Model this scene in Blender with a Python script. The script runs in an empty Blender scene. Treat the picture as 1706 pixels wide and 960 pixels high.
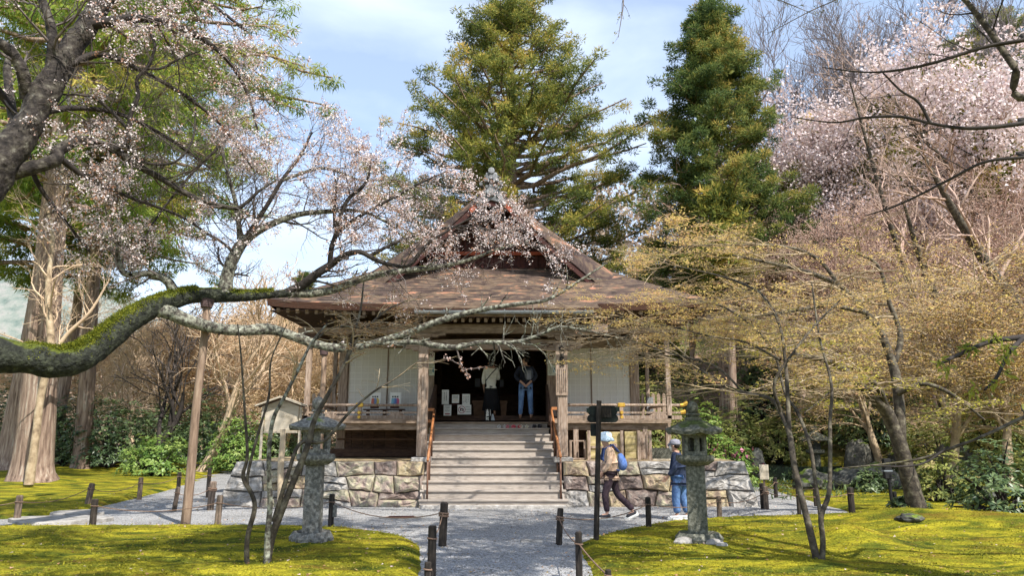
import bpy, bmesh, math, random
import numpy as np
from mathutils import Vector, Matrix, Euler
from mathutils import noise as mnoise

S = bpy.context.scene
C = S.collection
rad = math.radians
random.seed(7)
RNG = np.random.default_rng(11)

# ------------------------------------------------------------------ camera
FPX, CAMZ = 1232.0, 1.6
PITCH = math.atan(242 / 1232)
CP, SP = math.cos(PITCH), math.sin(PITCH)
cam_d = bpy.data.cameras.new('camera')
cam_d.sensor_width = 36.0
cam_d.lens = FPX / 1706 * 36
cam_d.clip_start = 0.1
cam_d.clip_end = 1500
cam = bpy.data.objects.new('camera', cam_d)
C.objects.link(cam)
cam.location = (0, 0, CAMZ)
cam.rotation_euler = (math.pi / 2 + PITCH, 0, 0)
S.camera = cam

# ------------------------------------------------------------------ light
SUN_EL, SUN_AZ = rad(50), rad(143)            # azimuth clockwise from +Y
sun_dir = Vector((math.cos(SUN_EL) * math.sin(SUN_AZ), math.cos(SUN_EL) * math.cos(SUN_AZ), math.sin(SUN_EL)))
w = bpy.data.worlds.new('World'); S.world = w; w.use_nodes = True
nt = w.node_tree; nt.nodes.clear()
out = nt.nodes.new('ShaderNodeOutputWorld'); bg = nt.nodes.new('ShaderNodeBackground')
sky = nt.nodes.new('ShaderNodeTexSky'); sky.sky_type = 'NISHITA'; sky.sun_disc = False
sky.sun_elevation = SUN_EL; sky.sun_rotation = SUN_AZ
sky.air_density = 1.0; sky.dust_density = 0.6; sky.ozone_density = 1.6
tc = nt.nodes.new('ShaderNodeTexCoord')
mp = nt.nodes.new('ShaderNodeMapping'); mp.inputs['Scale'].default_value = (1.3, 1.3, 3.2)
mp.inputs['Location'].default_value = (0.35, 0.1, 0.2)
n1 = nt.nodes.new('ShaderNodeTexNoise'); n1.inputs['Scale'].default_value = 1.5
n1.inputs['Detail'].default_value = 7; n1.inputs['Roughness'].default_value = 0.52
n1.inputs['Distortion'].default_value = 0.3
rp = nt.nodes.new('ShaderNodeValToRGB')
rp.color_ramp.elements[0].position = 0.44; rp.color_ramp.elements[0].color = (0.30, 0.30, 0.30, 1)
rp.color_ramp.elements[1].position = 0.66; rp.color_ramp.elements[1].color = (0.85, 0.85, 0.85, 1)
mx = nt.nodes.new('ShaderNodeMixRGB'); mx.inputs['Color2'].default_value = (4.2, 4.8, 5.8, 1)
nt.links.new(tc.outputs['Generated'], mp.inputs['Vector']); nt.links.new(mp.outputs[0], n1.inputs['Vector'])
nt.links.new(n1.outputs['Fac'], rp.inputs['Fac']); nt.links.new(rp.outputs['Color'], mx.inputs['Fac'])
nt.links.new(sky.outputs[0], mx.inputs['Color1']); nt.links.new(mx.outputs[0], bg.inputs['Color'])
bg.inputs['Strength'].default_value = 0.15
nt.links.new(bg.outputs[0], out.inputs[0])
sl = bpy.data.lights.new('sun', 'SUN'); sl.energy = 4.6; sl.angle = rad(0.5); sl.color = (1.0, 0.955, 0.88)
sun = bpy.data.objects.new('sun', sl); C.objects.link(sun); sun.location = (20, -20, 40)
sun.rotation_euler = sun_dir.to_track_quat('Z', 'Y').to_euler()
S.view_settings.view_transform = 'Standard'; S.view_settings.look = 'None'
S.view_settings.exposure = 0.80; S.view_settings.gamma = 1.0
S.cycles.max_bounces = 6; S.cycles.diffuse_bounces = 3; S.cycles.transmission_bounces = 3
S.cycles.transparent_max_bounces = 6; S.cycles.glossy_bounces = 2
try:
    S.cycles.use_denoising = True
except Exception:
    pass

# ------------------------------------------------------------------ pixel to place
def P(x, y, Y):
    u, v = (x - 853) / FPX, (480 - y) / FPX
    t = Y / (CP - v * SP)
    return Vector((u * t, Y, CAMZ + (SP + v * CP) * t))
def TT(y, Y): return Y / (CP - (480 - y) / FPX * SP)
def PX(x, y, Y): return P(x, y, Y).x
def PZ(y, Y): return P(853, y, Y).z
def GPT(x, y):
    z = 0.05
    for _ in range(7):
        g = GP(x, y, z); z = 0.5 * z + 0.5 * hz(g.x, g.y)
    return GP(x, y, z)
def GP(x, y, z=0.0):
    v = (480 - y) / FPX
    t = (CAMZ - z) / -(SP + v * CP)
    return Vector(((x - 853) / FPX * t, (CP - v * SP) * t, z))

# ------------------------------------------------------------------ materials
MATS = {}
def mat(name, cols, scale=8, rough=0.85, bump=0.2, stretch=(1, 1, 1), detail=6, dist=0.0, bscale=None, spec=0.3,
        metal=0.0, cell=0, mossy=0.0, mosscol=(0.10, 0.14, 0.015), objrand=0.0, bdist=0.02, contrast=(0.3, 0.7)):
    if name in MATS: return MATS[name]
    m = bpy.data.materials.new(name); m.use_nodes = True; MATS[name] = m
    t = m.node_tree; N = t.nodes; L = t.links; b = N['Principled BSDF']
    b.inputs['Roughness'].default_value = rough; b.inputs['Metallic'].default_value = metal
    b.inputs['Specular IOR Level'].default_value = spec
    tc = N.new('ShaderNodeTexCoord'); mp = N.new('ShaderNodeMapping'); mp.inputs['Scale'].default_value = stretch
    L.new(tc.outputs['Object'], mp.inputs['Vector'])
    if objrand:
        oi = N.new('ShaderNodeObjectInfo'); ml = N.new('ShaderNodeMath'); ml.operation = 'MULTIPLY'; ml.inputs[1].default_value = 57.0
        cb = N.new('ShaderNodeCombineXYZ'); L.new(oi.outputs['Random'], ml.inputs[0])
        for k in range(3): L.new(ml.outputs[0], cb.inputs[k])
        L.new(cb.outputs[0], mp.inputs['Location'])
    ns = N.new('ShaderNodeTexNoise'); ns.inputs['Scale'].default_value = scale; ns.inputs['Detail'].default_value = detail
    ns.inputs['Roughness'].default_value = 0.6; ns.inputs['Distortion'].default_value = dist
    L.new(mp.outputs[0], ns.inputs['Vector'])
    r = N.new('ShaderNodeValToRGB'); L.new(ns.outputs['Fac'], r.inputs['Fac'])
    el = r.color_ramp.elements
    lo, hi = contrast
    while len(el) < len(cols): el.new(0.5)
    for i, c in enumerate(cols):
        el[i].position = lo + (hi - lo) * i / max(1, len(cols) - 1); el[i].color = (*c, 1)
    col = r.outputs['Color']
    if objrand:
        hs = N.new('ShaderNodeHueSaturation'); mr = N.new('ShaderNodeMapRange')
        mr.inputs['To Min'].default_value = 1 - objrand; mr.inputs['To Max'].default_value = 1 + objrand
        L.new(oi.outputs['Random'], mr.inputs['Value']); L.new(mr.outputs[0], hs.inputs['Value']); L.new(col, hs.inputs['Color'])
        col = hs.outputs['Color']
    hgt = ns.outputs['Fac']
    if cell:
        vo = N.new('ShaderNodeTexVoronoi'); vo.inputs['Scale'].default_value = cell; L.new(mp.outputs[0], vo.inputs['Vector'])
        sx = N.new('ShaderNodeSeparateColor'); L.new(vo.outputs['Color'], sx.inputs[0])
        mr2 = N.new('ShaderNodeMapRange'); mr2.inputs['To Min'].default_value = 0.42; mr2.inputs['To Max'].default_value = 1.6
        L.new(sx.outputs[0], mr2.inputs['Value'])
        h2 = N.new('ShaderNodeHueSaturation'); L.new(mr2.outputs[0], h2.inputs['Value']); L.new(col, h2.inputs['Color'])
        col = h2.outputs['Color']; hgt = vo.outputs['Distance']
    if mossy:
        g = N.new('ShaderNodeNewGeometry'); sz = N.new('ShaderNodeSeparateXYZ'); L.new(g.outputs['Normal'], sz.inputs[0])
        n3 = N.new('ShaderNodeTexNoise'); n3.inputs['Scale'].default_value = 3.0; n3.inputs['Detail'].default_value = 5
        L.new(tc.outputs['Object'], n3.inputs['Vector'])
        ad = N.new('ShaderNodeMath'); ad.operation = 'MULTIPLY_ADD'; ad.inputs[1].default_value = 0.55
        L.new(sz.outputs['Z'], ad.inputs[0]); L.new(n3.outputs['Fac'], ad.inputs[2])
        mr3 = N.new('ShaderNodeMapRange'); mr3.inputs['From Min'].default_value = 1.15 - mossy * 0.6
        mr3.inputs['From Max'].default_value = 1.25 - mossy * 0.6; L.new(ad.outputs[0], mr3.inputs['Value'])
        n4 = N.new('ShaderNodeTexNoise'); n4.inputs['Scale'].default_value = 20; L.new(tc.outputs['Object'], n4.inputs['Vector'])
        r4 = N.new('ShaderNodeValToRGB'); L.new(n4.outputs['Fac'], r4.inputs['Fac'])
        r4.color_ramp.elements[0].position = 0.35; r4.color_ramp.elements[0].color = (*[c * 0.6 for c in mosscol], 1)
        r4.color_ramp.elements[1].position = 0.65; r4.color_ramp.elements[1].color = (*[c * 1.5 for c in mosscol], 1)
        mm = N.new('ShaderNodeMixRGB'); L.new(mr3.outputs[0], mm.inputs[0]); L.new(col, mm.inputs[1]); L.new(r4.outputs[0], mm.inputs[2])
        col = mm.outputs[0]
    L.new(col, b.inputs['Base Color'])
    if bump:
        bn = N.new('ShaderNodeBump'); bn.inputs['Strength'].default_value = bump; bn.inputs['Distance'].default_value = bdist
        if bscale:
            n2 = N.new('ShaderNodeTexNoise'); n2.inputs['Scale'].default_value = bscale; n2.inputs['Detail'].default_value = 5
            L.new(mp.outputs[0], n2.inputs['Vector']); hgt = n2.outputs['Fac']
        L.new(hgt, bn.inputs['Height']); L.new(bn.outputs[0], b.inputs['Normal'])
    return m

def leafmat(name, cols, trans=0.35, rough=0.6, spec=0.15, pos=None):
    if name in MATS: return MATS[name]
    m = bpy.data.materials.new(name); m.use_nodes = True; MATS[name] = m
    t = m.node_tree; N = t.nodes; L = t.links; b = N['Principled BSDF']
    b.inputs['Roughness'].default_value = rough; b.inputs['Specular IOR Level'].default_value = spec
    at = N.new('ShaderNodeAttribute'); at.attribute_name = 'rnd'
    r = N.new('ShaderNodeValToRGB'); L.new(at.outputs['Fac'], r.inputs['Fac'])
    el = r.color_ramp.elements
    while len(el) < len(cols): el.new(0.5)
    for i, c in enumerate(cols):
        el[i].position = pos[i] if pos else i / (len(cols) - 1); el[i].color = (*c, 1)
    L.new(r.outputs[0], b.inputs['Base Color'])
    tr = N.new('ShaderNodeBsdfTranslucent'); L.new(r.outputs[0], tr.inputs['Color'])
    ms = N.new('ShaderNodeMixShader'); ms.inputs[0].default_value = trans
    o = N['Material Output']; L.new(b.outputs[0], ms.inputs[1]); L.new(tr.outputs[0], ms.inputs[2]); L.new(ms.outputs[0], o.inputs[0])
    return m

wood_h = lambda n, a, b, **k: mat(n, [a, b], scale=6, stretch=(0.6, 12, 12), rough=0.8, bump=0.25, **k)
M_WOOD = mat('weathered_wood', [(0.115, 0.075, 0.05), (0.24, 0.175, 0.125), (0.34, 0.26, 0.20)], scale=5, stretch=(1, 5, 5), bump=0.25, objrand=0.12)
M_WOODV = mat('weathered_wood_upright', [(0.15, 0.10, 0.07), (0.30, 0.22, 0.165), (0.42, 0.34, 0.28)], scale=5, stretch=(7, 7, 0.7), bump=0.3, objrand=0.1)
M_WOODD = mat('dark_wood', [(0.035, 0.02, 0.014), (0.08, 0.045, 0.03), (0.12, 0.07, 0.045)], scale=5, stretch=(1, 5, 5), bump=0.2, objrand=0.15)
M_STEP = mat('step_wood', [(0.20, 0.165, 0.14), (0.34, 0.292, 0.25), (0.48, 0.43, 0.375)], scale=4, stretch=(1.2, 6, 30), bump=0.2, objrand=0.08)
M_RED = mat('bright_red_wood', [(0.20, 0.035, 0.018), (0.36, 0.09, 0.04)], scale=6, stretch=(1, 3, 3), bump=0.1)
M_REDD = mat('old_red_wood', [(0.028, 0.010, 0.009), (0.075, 0.024, 0.018)], scale=6, bump=0.1)
M_SHAKE = mat('cypress_bark_shingle', [(0.022, 0.014, 0.012), (0.058, 0.036, 0.030), (0.12, 0.082, 0.052), (0.36, 0.16, 0.095)], scale=1.6,
              stretch=(.8, 1, 1), detail=12, bump=0.6, bscale=26, objrand=0.10, contrast=(0.36, 0.68), dist=1.4)
M_EDGE = mat('weathered_shingle_edge', [(0.06, 0.04, 0.03), (0.18, 0.13, 0.09), (0.34, 0.26, 0.19)], scale=3, detail=8, bump=0)
M_PAPER = mat('shoji_paper', [(0.58, 0.555, 0.50), (0.64, 0.615, 0.56)], scale=1.5, bump=0.0, rough=0.9)
M_LATT = mat('screen_lattice', [(0.72, 0.70, 0.64), (0.76, 0.74, 0.68)], scale=3, bump=0.0)
M_GOLD = mat('gilt_metal', [(0.55, 0.33, 0.05), (0.75, 0.48, 0.10)], scale=9, bump=0.05, rough=0.4, metal=0.6)
M_TILE = mat('grey_tile', [(0.06, 0.065, 0.07), (0.17, 0.175, 0.18), (0.34, 0.345, 0.35)], scale=7, bump=0.3)
M_GUT = mat('zinc_gutter', [(0.22, 0.25, 0.28), (0.34, 0.37, 0.40)], scale=5, bump=0.05, rough=0.5, metal=0.3)
M_GRAN = mat('grey_granite', [(0.05, 0.048, 0.042), (0.14, 0.135, 0.12), (0.31, 0.30, 0.27)], scale=22, bump=0.35, detail=10, bscale=50, mossy=0.12)
M_GRAN2 = mat('mossy_granite', [(0.04, 0.043, 0.032), (0.11, 0.11, 0.085), (0.24, 0.235, 0.19)], scale=22, bump=0.5, detail=10, bscale=40, mossy=0.3, mosscol=(0.06, 0.08, 0.02))
M_POST = mat('dark_post_wood', [(0.008, 0.007, 0.006), (0.026, 0.02, 0.016), (0.065, 0.05, 0.04)], scale=7, stretch=(4, 4, 0.7), bump=0.4, objrand=0.15)
M_POSTG = mat('grey_post_wood', [(0.04, 0.03, 0.022), (0.13, 0.095, 0.07), (0.24, 0.18, 0.14)], scale=7, stretch=(4, 4, 0.7), bump=0.4, objrand=0.15)
M_ROPE = mat('hemp_rope', [(0.10, 0.06, 0.04), (0.26, 0.17, 0.12)], scale=60, bump=0.4)
M_POLE = mat('pale_pole_wood', [(0.10, 0.065, 0.045), (0.22, 0.15, 0.105), (0.34, 0.25, 0.18)], scale=4, stretch=(4, 4, 0.5), bump=0.3)
M_COPPER = mat('orange_handrail', [(0.25, 0.09, 0.03), (0.5, 0.22, 0.09)], scale=8, stretch=(1, 1, 1), bump=0.1, rough=0.5)
M_HRD = mat('brown_handrail_post', [(0.11, 0.055, 0.035), (0.22, 0.12, 0.08)], scale=8, bump=0.1, rough=0.6)
M_WHITE = mat('white_card', [(0.70, 0.69, 0.64), (0.76, 0.75, 0.70)], scale=3, bump=0)
M_INK = mat('black_ink', [(0.012, 0.011, 0.012), (0.02, 0.02, 0.02)], scale=3, bump=0)
M_CRIM = mat('crimson_ink', [(0.28, 0.02, 0.05), (0.34, 0.03, 0.06)], scale=3, bump=0)
M_BARKCH = mat('cherry_bark', [(0.010, 0.008, 0.007), (0.028, 0.022, 0.019), (0.075, 0.065, 0.052), (0.22, 0.21, 0.17)], scale=9, contrast=(0.32, 0.74), detail=10,
               bump=1.0, bscale=11, mossy=0.42, mosscol=(0.11, 0.125, 0.012), bdist=0.04)
M_BARKMO = mat('mossy_cherry_bark', [(0.007, 0.008, 0.006), (0.018, 0.02, 0.014), (0.045, 0.05, 0.032), (0.13, 0.14, 0.09)], scale=10, detail=12, dist=.5, bump=1.0, bscale=18, mossy=.62, mosscol=(0.07, 0.085, 0.01), bdist=.05, contrast=(.32, .76))
M_BARKLI = mat('lichen_bark', [(0.018, 0.015, 0.013), (0.065, 0.056, 0.046), (0.21, 0.21, 0.165), (0.40, 0.41, 0.34)], scale=14, detail=8,
               bump=0.7, bscale=30, mossy=0.12, mosscol=(0.14, 0.17, 0.015))
M_BARKDK = mat('dark_twig_bark', [(0.016, 0.013, 0.012), (0.05, 0.04, 0.035)], scale=12, bump=0.5)
M_TWIGC = mat('cherry_twig_bark', [(0.05, 0.038, 0.034), (0.17, 0.14, 0.125)], scale=10, bump=0.3)
M_TWIGTAN = mat('tan_twig_bark', [(0.42, 0.29, 0.19), (0.66, 0.50, 0.34)], scale=3, bump=0.0)
M_TWIGPK = mat('rosy_twig_bark', [(0.34, 0.22, 0.165), (0.56, 0.41, 0.34)], scale=3, bump=0.0)
M_TWIGGR = mat('grey_twig_bark', [(0.12, 0.10, 0.10), (0.26, 0.22, 0.22)], scale=3, bump=0.0)
M_TWIGPALE = mat('pale_maple_bark', [(0.17, 0.12, 0.075), (0.36, 0.27, 0.17), (0.52, 0.42, 0.29)], scale=5, bump=0.3)
M_MAPLE = mat('maple_bark', [(0.02, 0.016, 0.013), (0.065, 0.052, 0.038), (0.17, 0.15, 0.105)], scale=10, bump=0.7, bscale=25, mossy=0.25, mosscol=(0.13, 0.13, 0.015))
M_CEDAR = mat('cedar_bark', [(0.07, 0.045, 0.035), (0.20, 0.135, 0.10), (0.30, 0.215, 0.16), (0.42, 0.36, 0.29)], scale=3, stretch=(4, 4, 0.4), detail=10,
              bump=1.0, bdist=0.06, objrand=0.15)
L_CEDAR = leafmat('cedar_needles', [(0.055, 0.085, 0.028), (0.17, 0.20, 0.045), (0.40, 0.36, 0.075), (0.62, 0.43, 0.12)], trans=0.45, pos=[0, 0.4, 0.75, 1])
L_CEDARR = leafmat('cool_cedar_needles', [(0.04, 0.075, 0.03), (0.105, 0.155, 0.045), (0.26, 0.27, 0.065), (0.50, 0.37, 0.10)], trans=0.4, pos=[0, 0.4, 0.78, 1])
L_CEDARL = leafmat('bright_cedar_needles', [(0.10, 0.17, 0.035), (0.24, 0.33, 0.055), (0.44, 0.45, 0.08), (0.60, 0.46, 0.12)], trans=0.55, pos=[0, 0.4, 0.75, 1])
L_BLOS = leafmat('cherry_petals', [(0.80, 0.70, 0.69), (0.86, 0.78, 0.77), (0.72, 0.55, 0.52), (0.55, 0.34, 0.27), (0.40, 0.20, 0.11)], trans=0.3, pos=[0, 0.42, 0.62, 0.8, 1])
L_PINK = leafmat('pink_cherry_petals', [(0.74, 0.61, 0.60), (0.82, 0.72, 0.71), (0.62, 0.48, 0.44), (0.42, 0.29, 0.23)], trans=0.3, pos=[0, 0.6, 0.85, 1])
L_MAPLE = leafmat('young_maple_leaves', [(0.56, 0.34, 0.19), (0.72, 0.52, 0.20), (0.76, 0.62, 0.18), (0.60, 0.32, 0.20)], trans=0.5, pos=[0, 0.4, 0.8, 1])
L_MAPLEY = leafmat('yellow_green_maple_leaves', [(0.24, 0.24, 0.06), (0.42, 0.37, 0.06), (0.50, 0.44, 0.07)], trans=0.45)
L_RUST = leafmat('rusty_maple_leaves', [(0.20, 0.10, 0.05), (0.34, 0.19, 0.09), (0.42, 0.27, 0.12)], trans=0.35)
L_RHOD = leafmat('rhododendron_leaves', [(0.04, 0.075, 0.03), (0.10, 0.155, 0.055), (0.21, 0.26, 0.10)], trans=0.2, rough=0.4, spec=0.5)
L_RHODB = leafmat('bright_shrub_leaves', [(0.08, 0.16, 0.035), (0.19, 0.30, 0.06), (0.33, 0.40, 0.11)], trans=0.3, rough=0.45, spec=0.4)
L_HILL = leafmat('undergrowth_leaves', [(0.11, 0.14, 0.05), (0.22, 0.26, 0.08), (0.37, 0.38, 0.10), (0.50, 0.40, 0.20)], trans=0.45)
L_FLOWER = leafmat('magenta_flowers', [(0.5, 0.08, 0.2), (0.7, 0.25, 0.38)], trans=0.2)

# ------------------------------------------------------------------ object helpers
def tag(o, label=None, cat=None, group=None, kind=None):
    if label: o['label'] = label
    if cat: o['category'] = cat
    if group: o['group'] = group
    if kind: o['kind'] = kind
    return o
def empty(name, loc=(0, 0, 0), rz=0, **k):
    o = bpy.data.objects.new(name, None); C.objects.link(o); o.location = loc; o.rotation_euler = (0, 0, rz)
    o.empty_display_size = 0.2
    return tag(o, **k)
def link(name, me, parent=None, loc=None, rot=None, **k):
    o = bpy.data.objects.new(name, me); C.objects.link(o)
    if parent: o.parent = parent
    if loc is not None: o.location = loc
    if rot is not None: o.rotation_euler = rot
    return tag(o, **k)
def npmesh(name, V, Fc, m, rnd=None, smooth=False):
    V = np.asarray(V, dtype=np.float32); Fc = np.asarray(Fc, dtype=np.int32)
    me = bpy.data.meshes.new(name)
    n, k = Fc.shape
    me.vertices.add(len(V)); me.vertices.foreach_set('co', V.ravel())
    me.loops.add(n * k); me.loops.foreach_set('vertex_index', Fc.ravel())
    me.polygons.add(n)
    me.polygons.foreach_set('loop_start', np.arange(0, n * k, k, dtype=np.int32))
    me.polygons.foreach_set('loop_total', np.full(n, k, dtype=np.int32))
    if smooth: me.polygons.foreach_set('use_smooth', np.ones(n, dtype=bool))
    me.update(calc_edges=True)
    if rnd is not None:
        a = me.attributes.new('rnd', 'FLOAT', 'FACE'); a.data.foreach_set('value', np.asarray(rnd, dtype=np.float32))
    me.materials.append(m)
    return me
class MB:
    def __init__(s): s.v = []; s.f = []
    def add(s, vs, fs):
        b = len(s.v); s.v += [tuple(v) for v in vs]; s.f += [tuple(b + i for i in f) for f in fs]; return s
    def box(s, x0, x1, y0, y1, z0, z1):
        return s.add([(x0,y0,z0),(x1,y0,z0),(x1,y1,z0),(x0,y1,z0),(x0,y0,z1),(x1,y0,z1),(x1,y1,z1),(x0,y1,z1)],
                     [(0,3,2,1),(4,5,6,7),(0,1,5,4),(1,2,6,5),(2,3,7,6),(3,0,4,7)])
    def cbox(s, c, d, M=None):
        vs = [Vector((sx*d[0]/2, sy*d[1]/2, sz*d[2]/2)) for sz in (-1,1) for sx, sy in ((-1,-1),(1,-1),(1,1),(-1,1))]
        if M: vs = [M @ v for v in vs]
        return s.add([v + Vector(c) for v in vs], [(0,3,2,1),(4,5,6,7),(0,1,5,4),(1,2,6,5),(2,3,7,6),(3,0,4,7)])
    def tube(s, pts, rs, n=8, cap=True):
        pts = [Vector(p) for p in pts]
        if not hasattr(rs, '__len__'): rs = [rs] * len(pts)
        b = len(s.v); up = None
        for i, p in enumerate(pts):
            t = (pts[min(i+1, len(pts)-1)] - pts[max(i-1, 0)]).normalized()
            if up is None: up = Vector((0,0,1)) if abs(t.z) < 0.9 else Vector((0,1,0))
            a = t.cross(up).normalized(); c = a.cross(t).normalized(); up = c
            for k in range(n):
                q = 2*math.pi*k/n; s.v.append(tuple(p + (a*math.cos(q) + c*math.sin(q))*rs[i]))
        for i in range(len(pts)-1):
            for k in range(n):
                k2 = (k+1) % n
                s.f.append((b+i*n+k, b+i*n+k2, b+(i+1)*n+k2, b+(i+1)*n+k))
        if cap:
            s.f.append(tuple(b+k for k in range(n))); s.f.append(tuple(b+(len(pts)-1)*n+k for k in reversed(range(n))))
        return s
    def loft(s, rings, cap=True, closed=True):
        b = len(s.v); n = len(rings[0])
        for r in rings: s.v += [tuple(p) for p in r]
        for i in range(len(rings)-1):
            for k in range(n if closed else n-1):
                k2 = (k+1) % n; s.f.append((b+i*n+k, b+i*n+k2, b+(i+1)*n+k2, b+(i+1)*n+k))
        if cap:
            s.f.append(tuple(b+k for k in reversed(range(n)))); s.f.append(tuple(b+(len(rings)-1)*n+k for k in range(n)))
        return s
    def prism(s, poly, y0, y1):     # polygon of (x,z) pushed along y
        n = len(poly)
        return s.add([(x, y0, z) for x, z in poly] + [(x, y1, z) for x, z in poly],
                     [tuple(range(n)), tuple(reversed(range(n, 2*n)))] + [(i, n+i, n+(i+1) % n, (i+1) % n) for i in range(n)])
    def prismx(s, poly, x0, x1):    # polygon of (y,z) pushed along x
        n = len(poly)
        return s.add([(x0, y, z) for y, z in poly] + [(x1, y, z) for y, z in poly],
                     [tuple(reversed(range(n))), tuple(range(n, 2*n))] + [(i, (i+1) % n, n+(i+1) % n, n+i) for i in range(n)])
    def mesh(s, name, m, smooth=False, bevel=0, jit=0):
        me = bpy.data.meshes.new(name)
        v = s.v
        if jit: v = [tuple(c + random.uniform(-jit, jit) for c in p) for p in v]
        me.from_pydata(v, [], s.f); me.materials.append(m)
        bm = bmesh.new(); bm.from_mesh(me)
        if bevel:
            es = [e for e in bm.edges if e.is_manifold and e.calc_face_angle(0) > 0.5]
            bmesh.ops.bevel(bm, geom=es, offset=bevel, segments=1, affect='EDGES')
        bmesh.ops.recalc_face_normals(bm, faces=bm.faces)
        bm.to_mesh(me); bm.free()
        if smooth:
            for p in me.polygons: p.use_smooth = True
        return me
    def obj(s, name, m, parent=None, smooth=False, bevel=0, loc=None, rot=None, jit=0, **k):
        return link(name, s.mesh(name, m, smooth, bevel, jit), parent, loc, rot, **k)
def copy_tree(o, parent=None):
    c = o.copy(); C.objects.link(c)
    if parent: c.parent = parent
    for ch in [x for x in C.objects if x.parent == o]: copy_tree(ch, c)
    return c

# ------------------------------------------------------------------ branches and leaves, in numpy
def nrm(a): return a / (np.linalg.norm(a, axis=-1, keepdims=True) + 1e-9)
def tubes_np(Pt, R, sides=3):
    N, K = Pt.shape[:2]
    T = np.empty_like(Pt); T[:, 1:-1] = Pt[:, 2:] - Pt[:, :-2]; T[:, 0] = Pt[:, 1] - Pt[:, 0]; T[:, -1] = Pt[:, -1] - Pt[:, -2]
    T = nrm(T)
    main = nrm(Pt[:, -1] - Pt[:, 0])
    ref = np.where(np.abs(main[:, 2:3]) < 0.8, np.array([[0, 0, 1.0]]), np.array([[1.0, 0, 0]]))[:, None, :]
    A = nrm(np.cross(T, np.broadcast_to(ref, T.shape))); B = np.cross(A, T)
    q = np.arange(sides) * 2 * np.pi / sides
    V = Pt[:, :, None, :] + R[:, :, None, None] * (A[:, :, None, :] * np.cos(q)[None, None, :, None] + B[:, :, None, :] * np.sin(q)[None, None, :, None])
    idx = np.arange(N * K * sides).reshape(N, K, sides); nx = np.roll(idx, -1, axis=2)
    Fc = np.stack([idx[:, :-1], nx[:, :-1], nx[:, 1:], idx[:, 1:]], axis=-1).reshape(-1, 4)
    return V.reshape(-1, 3), Fc
def join_np(parts):
    V = []; Fs = []; o = 0
    for v, f in parts:
        V.append(v); Fs.append(f + o); o += len(v)
    return np.concatenate(V), np.concatenate(Fs)
def grow(Pt, R, m, L, ang=0.9, t0=0.2, t1=1.0, up=0.0, flat=1.0, wig=0.18, K=4, rr=0.5, rmin=0.003, tip=0.4, jit=0.4, taper=0.4, dirb=None, rg=None):
    rg = rg or RNG
    N, Kp = Pt.shape[:2]
    t = (np.arange(m)[None, :] + rg.random((N, m))) / m * (t1 - t0) + t0
    f = t * (Kp - 1); i = np.clip(f.astype(int), 0, Kp - 2); fr = (f - i)[..., None]
    ar = np.arange(N)[:, None]
    a, b = Pt[ar, i], Pt[ar, i + 1]
    pos = a + (b - a) * fr; tan = nrm(b - a)
    rad0 = R[ar, i] * (1 - fr[..., 0]) + R[ar, i + 1] * fr[..., 0]
    r = nrm(rg.normal(size=pos.shape)); perp = nrm(r - (r * tan).sum(-1, keepdims=True) * tan)
    an = ang * (1 + 0.25 * rg.normal(size=t.shape))[..., None]
    d = np.cos(an) * tan + np.sin(an) * perp
    d[..., 2] = d[..., 2] * flat + up
    if dirb is not None: d = d + np.asarray(dirb)
    d = nrm(d)
    ln = L * (1 - taper * t) * (1 + jit * (rg.random(t.shape) - 0.5) * 2)
    pos = pos.reshape(-1, 3); d = d.reshape(-1, 3); ln = ln.reshape(-1); rad0 = np.maximum(rad0.reshape(-1) * rr, rmin)
    out = np.empty((len(pos), K, 3)); out[:, 0] = pos; step = (ln / (K - 1))[:, None]
    for k in range(1, K):
        d = d + wig * rg.normal(size=d.shape); d[:, 2] += up * 0.15
        if flat < 1: d[:, 2] *= 0.8
        d = nrm(d); out[:, k] = out[:, k - 1] + d * step
    rs = rad0[:, None] * np.linspace(1, tip, K)[None, :]
    return out, np.maximum(rs, rmin * 0.7)
def resample(pts, K):
    """catmull-rom through (x,y,z,r) rows"""
    p = np.array([[*v] for v in pts], dtype=float); n = len(p)
    e = np.vstack([2 * p[0] - p[1], p, 2 * p[-1] - p[-2]])
    ts = np.linspace(0, n - 1 - 1e-6, K); i = ts.astype(int); f = (ts - i)[:, None]
    a, b, c, d = e[i], e[i+1], e[i+2], e[i+3]
    q = 0.5 * ((2*b) + (c - a)*f + (2*a - 5*b + 4*c - d)*f**2 + (3*b - a - 3*c + d)*f**3)
    q[:, 3] = np.maximum(q[:, 3], 0.002)
    return q[:, :3], q[:, 3]
def limb_px(rows, K=None):
    """rows of (x px, y px, depth, radius px) -> points and radii"""
    o = []
    for x, y, Y, r in rows:
        p = P(x, y, Y); o.append((p.x, p.y, p.z, r / FPX * TT(y, Y)))
    return resample(o, K or max(8, len(o) * 3))
def rough_tube(Pt, R, sides=12, amp=0.12, seed=0):
    V, Fc = tubes_np(Pt[None], R[None], sides)
    K = len(Pt); c = np.repeat(Pt, sides, axis=0); off = V - c
    g = np.array([mnoise.noise(Vector(v * 3.1 + seed)) + 0.5 * mnoise.noise(Vector(v * 9.0 + seed)) for v in V])
    return c + off * (1 + amp * g)[:, None], Fc
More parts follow.
